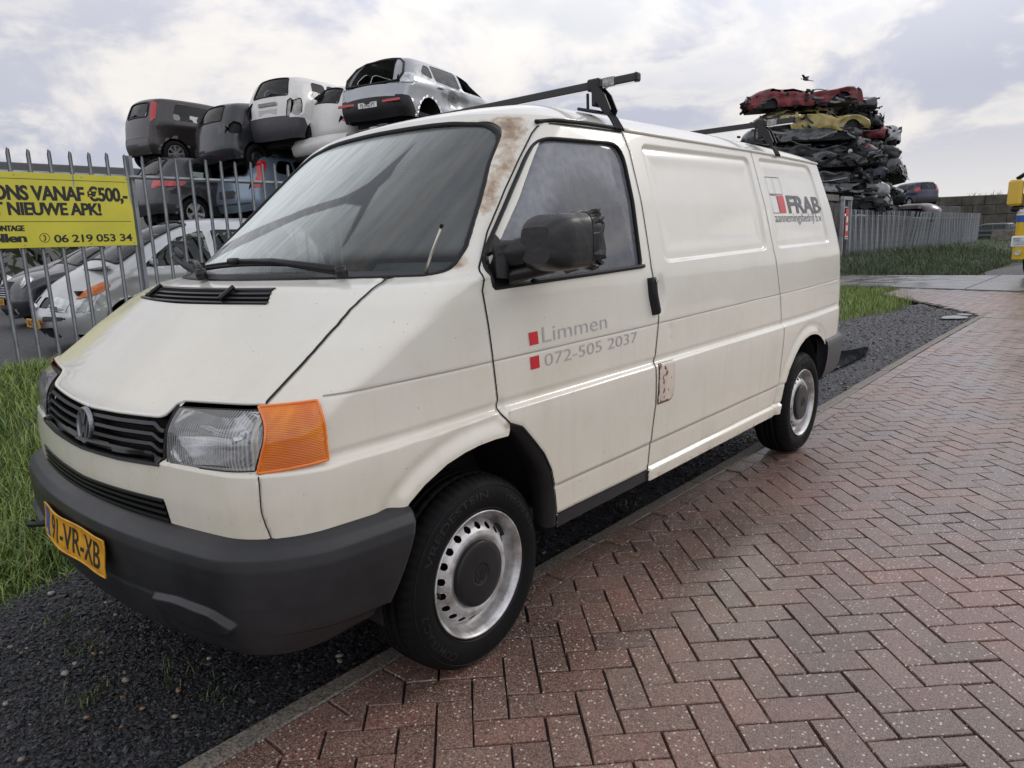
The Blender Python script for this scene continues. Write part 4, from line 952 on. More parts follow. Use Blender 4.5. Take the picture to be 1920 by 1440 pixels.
# folded edges of the pressings round the openings
for k in (1, -1):
    q = resample(np.array([(0, HOODF[-1][1])]+HOODF[::-1])*[k, 1], .008); b = MB(); P = on_front0(q[:, 0], q[:, 1], .0015); b.tube(P, .0055, 8); b.build('hood_edge', M_['vanpaint'], HOOD_O, smooth=True)
    q = resample(np.array([(0, .700), (.40, .712), (.478, .714), (.494, .65), (.499, .632)])*[k, 1], .008); b = MB(); b.tube(on_front0(q[:, 0], q[:, 1], -.001), .0045, 8); b.build('opening_edge', M_['vanpaint'], BODY, smooth=True)
    q = resample(np.array([(0, .783), (.25, .789), (.47, .801), (.486, .808), (.68, .817), (.82, .822)])*[k, 1], .008); b = MB(); b.tube(on_front0(q[:, 0], q[:, 1], .002), .0055, 8); b.build('opening_edge', M_['vanpaint'], BODY, smooth=True)
# round emblem
def emblem(center, nrm, r, parent, mring, mfield, flat=.004, name='badge'):
    n = np.array(nrm)/np.linalg.norm(nrm); x = np.cross([0, 0, 1.], n); x /= np.linalg.norm(x); y = np.cross(n, x); T = np.eye(4); T[:3, 0], T[:3, 1], T[:3, 2], T[:3, 3] = x, y, n, center
    b = MB(); b.lathe([(0, flat), (r*.80, flat), (r*.84, flat*.8)], 36, T); b.cur = 1; b.lathe([(r*.80, flat*.5), (r*.84, flat*1.7), (r*.93, flat*2), (r, flat*1.5), (r*1.02, -.004)], 36, T)
    def bar(p, q, w):
        p, q = np.array(p)*r, np.array(q)*r; d = q-p; d /= np.linalg.norm(d); m = np.array([-d[1], d[0]])*w*r; b.prism([p-m, q-m, q+m, p+m], flat*.6, flat*1.8, T)
    w = .065
    for sx in (1, -1):
        bar((sx*.30, .78), (sx*.02, .09), w); bar((sx*.70, .46), (sx*.30, -.74), w); bar((sx*.30, -.74), (sx*.0, .02-.06), w)
    return b.build(name, [mfield, mring], parent)
c = on_front(np.array([0.]), np.array([.856]), .004)[0]; emblem(c, (0, -1, .12), .056, VAN, mat('dull_chrome', (.26, .27, .28), .35, .9), M_['blackplastic'])
# front bumper
def bumper():
    prof = [(.662, -.006), (.655, .004), (.647, .022), (.634, .043), (.612, .060), (.58, .067), (.54, .068), (.48, .066), (.42, .060), (.375, .050), (.345, .040), (.318, .022), (.302, .0), (.295, -.03), (.30, -.07)]
    ps = resample(np.array(prof), .005); rows = []
    for z, off in ps:
        x, y, a, aA, aB = outline(max(z, .30), 1200, off if off > -.02 else -.02); 
        if off < -.02: y = y+.0-(off+.02)*1.0*(y < 0)
        yend = -.30-.19*sstep(.62, .31, z) if False else -.302-.13*np.clip((.65-z)/.30, 0, 1)**1.3
        ae = np.interp(yend, y[a > aA*.9], a[a > aA*.9]); A = ae*np.linspace(0, 1, 190)**.95
        X = np.interp(A, a, x); Y = np.interp(A, a, y); Zc = np.full(len(A), z)
        if z < .40: Zc = Zc+(.055*sstep(.55, 1.25, A))*(1-sstep(.33, .42, z))
        rows.append(np.stack([X, Y, Zc], -1))
    G = np.array(rows); N_ = shell_normals(G)
    A = np.linspace(0, 1, 190)[None, :]*np.ones(G.shape[:2]); u, z = G[..., 0], G[..., 2]
    # recess for a fog lamp, and the crease that runs into it
    P = rpoly([(.44, .458), (.49, .415), (.61, .394), (.73, .404), (.765, .432), (.70, .468), (.56, .474)], .02); s = sd_poly(P, u, z); G = G-N_*(.017*(1-sstep(-.007, .001, s))+.0035*(z < itp(u, [(0, .440), (.44, .455)]))*(u < .45))[..., None]
    V = G.reshape(-1, 3); nr, nc = G.shape[:2]; F = grid_faces(nr, nc)
    # closing wall at the wheel-arch end
    e = G[:, -1]; inner = e.copy(); inner[:, 0] -= .06; inner[:, 1] += .004
    k = len(V); V = np.concatenate([V, e, inner]); F = np.concatenate([F, grid_faces(2, nr, off=k)])
    V2 = V*mirror; V, F = np.concatenate([V, V2]), np.concatenate([F, F[:, ::-1]+len(V)]); V, F = weld(V, F)
    m = mat('bumper_plastic', (.020, .0205, .0225), .31, var=.5, vs=3.5, bump=.1, bs=500, bdist=.001, rvar=.16, det=9)
    nt = m.node_tree; N = nt.nodes; L = nt.links; b = N['Principled BSDF']; base = b.inputs['Base Color'].links[0].from_socket
    tc = N.new('ShaderNodeTexCoord'); mp = N.new('ShaderNodeMapping'); mp.inputs['Scale'].default_value = (3, 3, 60); mp.inputs['Rotation'].default_value = (.1, .12, 0); L.new(tc.outputs['Object'], mp.inputs[0]); nz = N.new('ShaderNodeTexNoise'); nz.inputs['Scale'].default_value = 2.2; nz.inputs['Detail'].default_value = 7; L.new(mp.outputs[0], nz.inputs['Vector'])
    mr = N.new('ShaderNodeMapRange'); L.new(nz.outputs[0], mr.inputs[0]); mr.inputs[1].default_value = .61; mr.inputs[2].default_value = .66; mr.inputs[4].default_value = .75
    mx = N.new('ShaderNodeMix'); mx.data_type = 'RGBA'; L.new(mr.outputs[0], mx.inputs[0]); L.new(base, mx.inputs[6]); mx.inputs[7].default_value = (.014, .014, .015, 1); L.new(mx.outputs[2], b.inputs['Base Color'])
    M_['bumper'] = m
    return mk('bumper', V, F, m, VAN)
BUMP = bumper()
# rear bumper
def rear_bumper():
    rows = []
    for z, off in ((.672, -.01), (.668, .012), (.655, .028), (.62, .036), (.55, .036), (.47, .026), (.42, .010), (.395, -.02)):
        x, y, a, aA, aB = outline(z, 1200, off); y0 = 3.245+.0*z; a0 = np.interp(y0, y[a > aB], a[a > aB]); A = np.linspace(a0, a[-1], 90); rows.append(np.stack([np.interp(A, a, x), np.interp(A, a, y), np.full(90, z)], -1))
    G = np.array(rows); e = G[:, 0]; inn = e.copy(); inn[:, 0] -= .07; V = np.concatenate([G.reshape(-1, 3), e, inn]); F = np.concatenate([grid_faces(len(rows), 90), grid_faces(2, len(rows), off=len(rows)*90)[:, ::-1]])
    V, F = np.concatenate([V, V*mirror]), np.concatenate([F, F[:, ::-1]+len(V)]); V, F = weld(V, F); o = mk('bumper', V, F, M_['greyplastic'], VAN); o['label'] = 'grey plastic rear bumper'
rear_bumper()
# tail lamps and rear doors' window (out of the photo's sight, but there)
for s in (1, -1):
    b = MB(); b.box((s*.745, 3.71, 1.05), (.12, .07, .34), bev=.02); b.build('tail_lamp', M_['redlens'], VAN)
# ------------------------------------------------------------------ lettering
def text_outline(body, size, bold=0.0, sx=1.0, space=1.0):
    """2D mesh of a line of text, x to the right, baseline at y = 0"""
    cu = bpy.data.curves.new('lettering', 'FONT'); cu.body = body; cu.size = size; cu.offset = bold; cu.space_character = space; cu.resolution_u = 4
    o = bpy.data.objects.new('lettering', cu); COL.objects.link(o); dg = bpy.context.evaluated_depsgraph_get(); me = o.evaluated_get(dg).to_mesh()
    V = np.array([v.co[:] for v in me.vertices])*[sx, 1, 1]; F = [tuple(p.vertices) for p in me.polygons]; o.evaluated_get(dg).to_mesh_clear()
    bpy.data.objects.remove(o); bpy.data.curves.remove(cu); return V[:, :2], F
def fit_text(body, w, h, bold=0.0, space=1.0, ref=None):
    V, F = text_outline(body, 1.0, bold, 1, space); R_, _ = (text_outline(ref, 1.0, bold)) if ref else (V, 0)
    lo = V.min(0); V = V-[lo[0], R_[:, 1].min()*0]; k = np.array([w/(V[:, 0].max()), h/R_[:, 1].max()]); return V*k, F
def refine(V, F, n=1):
    for _ in range(n):
        V = list(map(tuple, V)); cache = {}; G = []
        def mid(i, j):
            k = (min(i, j), max(i, j))
            if k not in cache: cache[k] = len(V); V.append(((V[i][0]+V[j][0])/2, (V[i][1]+V[j][1])/2))
            return cache[k]
        for f in F:
            for i in range(1, len(f)-1):
                a, b, c = f[0], f[i], f[i+1]; ab, bc, ca = mid(a, b), mid(b, c), mid(c, a); G += [(a, ab, ca), (ab, b, bc), (ca, bc, c), (ab, bc, ca)]
        F = G; V = np.array(V)
    return V, F
def side_text(body, y0, z0, w, h, m, name='lettering', bold=0.0, ref=None, shear=0.0, off=.0016, slope=.016):
    V, F = fit_text(body, w, h, bold, ref=ref); V, F = refine(V, F); yy = y0+V[:, 0]+shear*V[:, 1]; zz = z0+V[:, 1]+slope*V[:, 0]
    return mk(name, on_side(yy, zz, off), F, m, None, smooth=False)
def adopt(o, parent): o.parent = parent; o.matrix_parent_inverse = Matrix.Translation(wloc(parent)).inverted(); return o
M_['letmid'] = mat('grey_vinyl_small', (.14, .14, .15), .45); M_['letthin'] = mat('grey_vinyl_letters', (.40, .40, .39), .45)
adopt(side_text('Limmen', .318, 1.026, .385, .052, M_['letthin'], bold=-.010, ref='L'), DOORO[1]); adopt(side_text('072-505 2037', .325, .945, .585, .041, M_['letthin'], bold=-.010, ref='0'), DOORO[1])
def side_quad(P, m, name, off=.0018):
    q = np.array(P); u = np.linspace(0, 1, 5); A = np.array([(1-v)*((1-t)*q[0]+t*q[1])+v*((1-t)*q[3]+t*q[2]) for v in u for t in u]); return mk(name, on_side(A[:, 0], A[:, 1], off), grid_faces(5, 5), m)
for z in (1.025, .945): adopt(side_quad([(.250, z), (.296, z+.001), (.293, z+.043), (.247, z+.042)], M_['red'], 'red_square'), DOORO[1])
adopt(side_text('FRAB', 2.718, 1.468, .62, .098, M_['letdark'], bold=.030, ref='F', slope=.008), BODY); adopt(side_text('aannemingsbedrijf b.v.', 2.478, 1.414, .85, .034, M_['letmid'], bold=-.004, ref='a', slope=.006), BODY)
adopt(side_quad([(2.571, 1.464), (2.670, 1.465), (2.675, 1.563), (2.574, 1.562)], M_['red'], 'red_square'), BODY)
lb = MB()
for P in ([(2.466, 1.464), (2.568, 1.464), (2.570, 1.562), (2.463, 1.562), (2.466, 1.464)], [(2.462, 1.568), (2.676, 1.570), (2.676, 1.664), (2.455, 1.660), (2.462, 1.568)], [(2.566, 1.569), (2.564, 1.662)]):
    q = resample(P, .015); lb.ribbon(on_side(q[:, 0], q[:, 1], .0018), .0016, normals_along(side, q))
lb.build('logo_outline', M_['letdark'], BODY)
# ------------------------------------------------------------------ number plate
def plate_dutch():
    rt = MB(); n = 100; xs = np.linspace(-.26, .26, n); 
    yy = np.interp(np.abs(xs), *zip(*[(abs(x_), y_) for x_, y_ in zip(*[o_[:300] for o_ in outline(.52, 2600, .066)[:2]])]))-.019
    yy = yy+.004*np.sin(xs*19)
    T = lambda u, h, off=0: np.stack([u, np.interp(u, xs, yy)-off+.004*np.sin(h*40), .52+h], -1)
    G = np.concatenate([T(xs, np.full(n, h)) for h in np.linspace(-.055, .055, 24)]); o = mk('number_plate', G, grid_faces(24, n), M_['plateyellow'], BUMP)
    b = MB(); u = np.linspace(-.26, -.215, 12); b.add(np.concatenate([T(u, np.full(12, h), .0010) for h in np.linspace(-.055, .055, 24)]), [tuple(f) for f in grid_faces(24, 12)]); b.build('country_strip', M_['blueprint'], o)
    V, F = fit_text('91-VR-XB', .405, .077, .008, ref='V'); V, F = refine(V, F, 3); mk('plate_characters', T(V[:, 0]-.172, V[:, 1]-.038, .0013), F, M_['black'], o, smooth=False)
    V, F = fit_text('NL', .024, .016, .01, ref='N'); V, F = refine(V, F, 2); mk('plate_characters', T(V[:, 0]-.251, V[:, 1]-.043, .002), F, mat('white_print', (.75, .75, .75), .5), o, smooth=False)
    e = MB(); pr = [(-.26, -.055), (.26, -.055), (.26, .055), (-.26, .055), (-.26, -.055)]; q = resample(pr, .01); e.tube(T(q[:, 0], q[:, 1], .001), .003, 6, cap=False); e.build('plate_rim', M_['plateyellow'], o, smooth=True)
    hk = MB(); hk.tube([(-.30, -.80, .49), (-.31, -.87, .487), (-.345, -.90, .487), (-.36, -.885, .488)], .010, 8); hk.build('towing_eye', M_['blackplastic'], BUMP, smooth=True)
plate_dutch()
# ------------------------------------------------------------------ wheels
def wheel(cx, cy, s, steer=0.0):
    rt = bpy.data.objects.new('wheel', None); COL.objects.link(rt); rt.parent = VAN; rt.location = np.array((cx, cy, .314))-np.array(VAN.location); rt.empty_display_size = .2
    # local z = outward axis
    B = np.array(Matrix.Rotation(PI/2, 4, 'Y')) if s > 0 else np.array(Matrix.Rotation(-PI/2, 4, 'Y'))
    if steer: B = np.array(Matrix.Rotation(steer, 4, 'Z'))@B
    hx = .0
    tp = [(.200, -.020), (.206, -.004), (.212, .003), (.222, .008), (.240, .0125), (.262, .0135), (.283, .008), (.298, -.002), (.3085, -.012), (.3155, -.026), (.319, -.040), (.3195, -.052), (.3125, -.053), (.3125, -.060), (.3205, -.061), (.321, -.085), (.3135, -.086), (.3135, -.094), (.3215, -.095), (.3215, -.110), (.3135, -.111), (.3135, -.119), (.3205, -.12), (.319, -.150), (.31, -.175), (.29, -.190), (.25, -.195), (.205, -.185)]
    tp = np.array(tp); n = 240; a = np.linspace(0, 2*PI, n, endpoint=False); V = np.stack([tp[:, 0, None]*np.cos(a), tp[:, 0, None]*np.sin(a), np.repeat(tp[:, 1, None], n, 1)], -1)
    for r in (8, 9, 10, 11): V[r, ::4, :2] *= .985; V[r, 1::4, :2] *= .992
    for r in (14, 15, 18, 19): V[r, ::6, :2] *= .99
    V = V.reshape(-1, 3); lowz = (V@B[:3, :3].T)[:, 2]; W_ = V@B[:3, :3].T
    k = W_[:, 2] < -.296; W_[k, 2] = -.296+(W_[k, 2]+.296)*.72; W_[:, 0] += np.where(W_[:, 2] < -.2, (.008*sstep(-.2, -.29, W_[:, 2]))*np.sign(W_[:, 0]-0)*(np.abs(W_[:, 2]) < .31), 0)*0
    t = mk('tyre', W_, grid_faces(len(tp), n, True), M_['tyre'], rt, local=True)
    # rings and raised lettering on the sidewall
    fl = MB()
    for rr, hh in ((.2165, .0062), (.2905, .0045)): fl.lathe([(rr-.002, hh-.001), (rr, hh+.0022), (rr+.002, hh-.001)], 96, B)
    if s > 0:
        for body, ang, sp, hgt in (('COMTRAC 2', 212, 52, .024), ('195/70 R15', 38, 46, .019), ('VREDESTEIN', 118, 74, .024)):
            V2, F2 = fit_text(body, 1, hgt, .02, ref='R'); V2, F2 = refine(V2, F2); rr = .240+V2[:, 1]+.012; aa = R(ang+sp/2)-V2[:, 0]*R(sp)
            hh = np.interp(rr, tp[2:9, 0], tp[2:9, 1])+.0016; fl.add(np.stack([rr*np.sin(aa)*-1*-1, rr*np.cos(aa), hh], -1)@np.eye(3)@np.array(B)[:3, :3].T if False else np.stack([-rr*np.sin(aa), rr*np.cos(aa), hh], -1)@np.eye(3)@B[:3, :3].T, F2)
    fl.build('sidewall_relief', M_['sidewall'], t, local=True, smooth=False)
    # rim: flange and barrel, disc with round holes
    rb = MB(); rb.lathe([(.200, -.012), (.2065, -.004), (.2085, .003), (.2065, .0075), (.2025, .006), (.199, -.002), (.194, -.008), (.1915, -.018), (.190, -.040), (.184, -.052), (.178, -.056), (.178, -.10), (.17, -.15)], 96, B)
    rim = rb.build('rim', M_['steel'], rt, local=True, smooth=True)
    pr = resample(np.array([(.1795, -.058), (.172, -.047), (.163, -.034), (.150, -.020), (.138, -.011), (.126, -.008), (.118, -.0095), (.110, -.013), (.09, -.016)]), .0028); m = 361; aa = np.linspace(0, 2*PI, m)
    X = np.stack([pr[:, 0, None]*np.cos(aa), pr[:, 0, None]*np.sin(aa), np.repeat(pr[:, 1, None], m, 1)], -1); rad = np.repeat(pr[:, 0, None], m, 1); ph = (aa*20/(2*PI)) % 1-.5; sdh = np.hypot(ph*2*PI/20*rad, (rad-.1535)*1.18)-.0118
    C = np.stack([rad, rad*0+aa], -1); X2, C, s2 = snap(X, C, sdh); LW = Lab(len(pr), m); LW.put(1, s2); F = LW.faces(0); V3, F = compact(X2.reshape(-1, 3), F); V3 = V3@B[:3, :3].T
    do = mk('wheel_disc', V3, F, M_['steel'], rim, local=True)
    db = MB(); db.lathe([(.176, -.075), (.05, -.070), (0, -.07)], 40, B); db.build('brake_drum', M_['dark'], rt, local=True)
    hc = MB(); hc.lathe([(.1085, -.016), (.1085, -.004), (.1075, .0005), (.104, .003), (.085, .0052), (.04, .0068), (.034, .0068), (.033, .0055), (.0, .0058)], 64, B); cap = hc.build('hub_cap', M_['blackplastic'], rt, local=True, smooth=True)
    if s > 0:
        nrm = B[:3, 2]; e = emblem(np.array(nrm)*.0045, nrm, .030, cap, M_['blackplastic'], M_['blackplastic'], .0014); e.location = (0, 0, 0); e.data.transform(Matrix.Translation(wloc(cap)))
        e.data.transform(Matrix.Translation((0, 0, 0)))
    vb = MB(); q = np.array([[0, -.175, -.03], [0, -.182, -.004], [.004, -.186, .004]]); vb.tube(q@B[:3, :3].T, .004, 6); vb.build('valve', M_['blackplastic'], rim, local=True)
    return rt
M_['sidewall'] = mat('sidewall_relief', (.012, .012, .013), .5, spec=.25)
for cx, cy, s, st in ((.8785, 0, 1, .029), (-.8785, 0, -1, .029), (.872, 2.92, 1, 0), (-.872, 2.92, -1, 0)): wheel(cx, cy, s, st)
# ------------------------------------------------------------------ wheel wells, floor, arch trim
for s in (1, -1):
    for cy, P, r in ((.01, ARCHF, .40), (2.83, ARCHR, .39)):
        b = MB(); th = np.linspace(-.15, PI+.15, 24); x1, x0 = .875, .52
        ring = [np.stack([np.full(24, s*x), cy+r*np.cos(th), .36+r*np.sin(th)], -1) for x in (x1-.005, x0)]; b.add(np.concatenate(ring), [tuple(f) for f in grid_faces(2, 24)]); b.add(ring[1], [tuple(range(24))]); b.build('wheel_well', M_['dark'], VAN, smooth=False)
fl = MB(); fl.box((0, 1.45, .40), (1.66, 4.0, .05)); fl.box((0, 1.46, .34), (1.2, 2.0, .12)); fl.box((0, -.52, .40), (1.2, .4, .2)); fl.box((0, 0, .31), (1.5, .10, .10)); fl.box((0, 2.92, .31), (1.5, .12, .12)); fl.box((0, -.35, .62), (1.05, .5, .5)); fl.build('underbody', M_['dark'], VAN)
for s in (1, -1):
    o = [(.100, .792), (.112, .806), (.18, .780), (.253, .704), (.30, .653), (.347, .583), (.372, .492), (.380, .41), (.380, .36)]; i = [(.108, .755), (.125, .758), (.165, .741), (.222, .678), (.262, .630), (.303, .568), (.325, .487), (.332, .41), (.332, .36)]
    o, i = resample(o, .02), None or resample(i, .02); k = min(len(o), len(i)); o = o[np.linspace(0, len(o)-1, 26).astype(int)]; i = i[np.linspace(0, len(i)-1, 26).astype(int)]
    Po = on_side(o[:, 0], np.maximum(o[:, 1], .354), -.004, s); Pi = np.stack([np.full(26, s*.893), i[:, 0], i[:, 1]], -1); Pm = (Po+Pi)/2; Pm[:, 0] += s*.008; Pk = Pi.copy(); Pk[:, 0] -= s*.06
    b = MB(); b.add(np.concatenate([Po, Pm, Pi, Pk]), [tuple(f) for f in grid_faces(4, 26)]); b.build('arch_trim', M_['blackplastic'], VAN, smooth=True)
# ------------------------------------------------------------------ cab interior
M_['dash'] = mat('dashboard_plastic', (.16, .165, .17), .6, var=.2, vs=10); M_['seat'] = mat('seat_cloth', (.05, .052, .06), .9, var=.3, vs=30)
b = MB(); ys = np.linspace(-.28, .33, 14)
prof = [(-.34, 1.20), (-.30, 1.235), (-.10, 1.245), (.12, 1.24), (.26, 1.225), (.33, 1.17), (.35, 1.05), (.33, .80)]
xs = np.linspace(-.80, .80, 18); b.add(np.array([[x, y+.42*x*x*(1 if y < .1 else .25), z] for y, z in prof for x in xs]), [tuple(f) for f in grid_faces(len(prof), 18)]); b.add([], []) if 0 else None
b.box((.40, .24, 1.262), (.40, .16, .07), bev=.03); b.build('dashboard', M_['dash'], VAN, smooth=True)
b = MB(); T = Matrix.Translation((.40, .46, 1.13)) @ Matrix.Rotation(R(-28), 4, 'X'); aa = np.linspace(0, 2*PI, 33); ring = np.stack([.19*np.cos(aa), .19*np.sin(aa), 0*aa], -1)@np.array(T)[:3, :3].T+np.array(T)[:3, 3]; b.tube(ring, .014, 8, cap=False)
for q in ((-.19, 0), (.19, 0), (0, -.19)): b.tube([np.array(T@Vector((0, 0, -.02))), np.array(T@Vector((q[0], q[1], 0)))], .016, 6)
b.tube([np.array(T@Vector((0, 0, -.02))), np.array(T@Vector((0, 0, -.3)))], .03, 8); b.build('steering_wheel', M_['blackplastic'], VAN, smooth=True)
for x, w in ((.42, .46), (-.33, .86)):
    b = MB(); b.box((x, .98, .93), (w, .50, .16), bev=.05); b.box((x, 1.27, 1.24), (w*.95, .15, .60), np.array(Matrix.Rotation(R(-12), 3, 'X')), bev=.05)
    for hx in ([x] if w < .6 else [x-.22, x+.22]): b.box((hx, 1.36, 1.60), (.24, .09, .16), np.array(Matrix.Rotation(R(-10), 3, 'X')), bev=.03)
    b.build('seat', M_['seat'], VAN, smooth=False)
b = MB(); b.prism([(-.86, .5), (.86, .5), (.86, 1.2), (.72, 1.76), (-.72, 1.76), (-.86, 1.2)], 1.49, 1.51, np.array([[1, 0, 0, 0], [0, 0, 1, 0], [0, 1, 0, 0], [0, 0, 0, 1.]])); b.box((0, .45, .75), (1.6, 1.9, .03)); b.build('bulkhead', mat('bulkhead_grey', (.10, .10, .11), .8), VAN)
b = MB(); b.box((0, 1.12, 1.80), (1.30, .74, .02)); b.build('headlining', mat('headlining', (.25, .25, .24), .9), VAN)
b = MB(); b.box((0, .62, 1.70), (.22, .03, .06), bev=.012); b.build('rear_view_mirror', M_['blackplastic'], VAN)
for s in (1, -1):
    b = MB(); b.box((s*.30, .60, 1.775), (.42, .14, .02), np.array(Matrix.Rotation(R(35), 3, 'X')), bev=.008); b.build('sun_visor', mat('visor', (.22, .22, .21), .8), VAN)
# ------------------------------------------------------------------ small outside parts
def wrapped_mirror():
    m = mat('black_tape', (.010, .010, .012), .30, var=.4, vs=12, bump=.35, bs=26, bdist=.006, rvar=.2, det=5)
    nu, nv = 26, 56; V = []
    for i in range(nu):
        t = i/(nu-1); y = .150+.205*t
        for k in range(nv):
            a = 2*PI*k/nv; p = 2/4.6; e = min(1.0, .62+.38*(1-(1-min(t/.45, 1))**2.2)); flare = .006*sstep(.85, 1, t)*math.sin(a*6+1)
            sx = math.copysign(abs(math.cos(a))**p, math.cos(a)); sz = math.copysign(abs(math.sin(a))**p, math.sin(a)); w = .0012*math.sin(a*3+t*5)
            V.append((1.025+(.088*e+flare)*sx, y+.010*math.sin(a*5+.7)*sstep(.8, 1, t), 1.357+(.086*e+flare+w)*sz-.010*(1-t)))
    F = grid_faces(nu, nv, True); F = [tuple(f) for f in F]+[tuple(range(nv))[::-1], tuple(range((nu-1)*nv, nu*nv))]
    o = mk('wing_mirror', V, F, m, DOORO[1]); auto_smooth(o, 40)
    rn = np.random.default_rng(3); b = MB(); sk = []          # crumpled tape edge
    for k in range(33):
        a = -2.0+k*3.6/32; p = 2/4.6; sx = math.copysign(abs(math.cos(a))**p, math.cos(a)); sz = math.copysign(abs(math.sin(a))**p, math.sin(a)); j1, j2 = rn.normal(0, .004), rn.normal(0, .005)
        sk.append([(1.025+.089*sx, .325, 1.357+.087*sz), (1.025+(.095+j1)*sx, .352, 1.357+(.093+j1)*sz), (1.025+(.093+j2)*sx, .376+.010*rn.random(), 1.357+(.092+j2)*sz)])
    b.add(np.array(sk).reshape(-1, 3), [tuple(f) for f in grid_faces(33, 3)]); b.build('tape_edge', m, o, smooth=False)
    arm = MB(); arm.tube([(.895, .150, 1.325), (.93, .165, 1.325), (.97, .19, 1.335), (1.0, .22, 1.345)], [.042, .040, .045, .055], 12); arm.tube([(.90, .17, 1.255), (.95, .20, 1.268), (1.0, .25, 1.29)], [.028, .030, .035], 10); arm.tube([(.905, .13, 1.25), (.905, .14, 1.35)], [.022, .03], 8)
    rn2 = np.random.default_rng(5); 
    for i in range(len(arm.V)): arm.V[i] = arm.V[i]+rn2.normal(0, .0016, arm.V[i].shape)
    auto_smooth(arm.build('mirror_arm', m, o, smooth=True), 60)
wrapped_mirror()
# far mirror, seen past the windscreen's corner: a bare broken bracket
b = MB(); b.tube([(-.85, .03, 1.27), (-.90, -.01, 1.31), (-.95, -.03, 1.345)], [.022, .018, .014], 8); b.tube([(-.95, -.03, 1.345), (-.985, -.01, 1.355)], .016, 6); b.box((-.93, -.02, 1.365), (.07, .02, .03), np.array(Matrix.Rotation(.5, 3, 'Y')), bev=.005); b.build('mirror_bracket', M_['greyplastic'], VAN, smooth=True)
# door handles
for s in (1, -1):
    q = resample([(1.030, 1.198), (1.034, 1.13), (1.056, 1.052)], .01); b = MB(); P = on_side(q[:, 0], q[:, 1], .012, s); b.tube(P, [.017]+[.021]*(len(q)-2)+[.017], 10, flat=.8); P2 = on_side(q[:, 0], q[:, 1], .0, s); b.tube(P2, .0225, 8); h = b.build('door_handle', M_['blackplastic'], DOORO[s], smooth=True)
    k = MB(); c = on_side(np.array([1.031]), np.array([1.183]), .031, s)[0]; k.tube([c, c+np.array([s*.003, 0, 0])], .007, 12); k.build('lock', M_['chrome'], h)
# fuel flap with rust
def flap():
    P = rpoly([(1.053, .842), (1.184, .842), (1.186, .70), (1.165, .674), (1.053, .674)], [.004, .012, .03, .02, .004]); u = np.linspace(P[:, 0].min(), P[:, 0].max(), 26); w = np.linspace(P[:, 1].min(), P[:, 1].max(), 32); U, W_ = np.meshgrid(u, w); s = sd_poly(P, U, W_); X = on_side(U, np.minimum(W_, 1), .003); C = np.stack([U, W_], -1); X, C, s = snap(X, C, s); LF = Lab(32, 26); LF.put(1, s); F = LF.faces(1); V, F = compact(X.reshape(-1, 3), F)
    m = mat('rusty_flap_paint', (.72, .62, .52), .45, var=.2, vs=9); nt = m.node_tree; N = nt.nodes; L = nt.links; b = N['Principled BSDF']; at = N.new('ShaderNodeAttribute'); at.attribute_name = 'rust'; tc = N.new('ShaderNodeTexCoord'); nz = N.new('ShaderNodeTexNoise'); nz.inputs['Scale'].default_value = 42; nz.inputs['Detail'].default_value = 7; L.new(tc.outputs['Object'], nz.inputs['Vector']); ad = N.new('ShaderNodeMath'); L.new(at.outputs['Fac'], ad.inputs[0]); L.new(nz.outputs[0], ad.inputs[1])
    mr = N.new('ShaderNodeMapRange'); mr.interpolation_type = 'SMOOTHSTEP'; L.new(ad.outputs[0], mr.inputs[0]); mr.inputs[1].default_value = .66; mr.inputs[2].default_value = .78; mx = N.new('ShaderNodeMix'); mx.data_type = 'RGBA'; L.new(mr.outputs[0], mx.inputs[0]); L.new(b.inputs['Base Color'].links[0].from_socket, mx.inputs[6]); mx.inputs[7].default_value = (.12, .045, .015, 1); L.new(mx.outputs[2], b.inputs['Base Color'])
    s = np.abs(sd_poly(P, V[:, 1], V[:, 2])); ru = .42*np.exp(-(s/.006)**2)*((V[:, 2] < .70) | (V[:, 1] < 1.075))+.16*np.exp(-((V[:, 1]-1.10)/.03)**2)
    o = mk('fuel_flap', V, F, m, VAN, attr={'rust': ('POINT', 'FLOAT', ru)})
    q = resample(np.r_[P, P[:1]], .008); bb = MB(); bb.ribbon(on_side(q[:, 0], q[:, 1], .0022), .0022, normals_along(side, q)); bb.build('flap_gap', M_['gap'], o)
flap()
# wipers and aerial
def front_pt(a, z, off): return on_front(np.array([a]), np.array([z]), off)[0]
for x0, x1, piv, z0, z1 in ((-.27, .40, .30, 1.288, 1.300), (-.82, -.16, -.34, 1.288, 1.298)):
    aa = np.linspace(x0, x1, 24); b = MB(); P = on_front(aa, z0+.012*np.sin((aa-x0)/(x1-x0)*PI)+(z1-z0)*(aa-x0)/(x1-x0), .018); b.tube(P, .0075, 6); P2 = P.copy(); P2[:, 2] += .010; b.tube(P2[3:-3], .0045, 6); bl = b.build('wiper_blade', M_['rubber'], VAN, smooth=True)
    mid = P[len(P)//2-2]+np.array([0, -.004, .014]); end = front_pt(piv+.28, 1.262, .030); ab = MB(); ab.box(mid, (.06, .025, .022), bev=.006); ab.tube([mid, mid*.6+end*.4+np.array([0, 0, .012]), end], [.008, .010, .016], 8); ab.tube([end-(0, 0, .02), end+(0, -.004, .014)], .019, 10); ab.build('wiper_arm', M_['blackplastic'], VAN, smooth=True)
b = MB(); b.tube([(.756, -.05, 1.268), (.784, -.05, 1.325), (.838, -.05, 1.410)], [.006, .0042, .0034], 8); b.build('aerial', mat('aerial_steel', (.55, .53, .46), .35, .8), VAN, smooth=True); b = MB(); b.tube([(.836, -.05, 1.407), (.842, -.05, 1.418)], .0058, 8); b.build('aerial_tip', M_['blackplastic'], VAN)
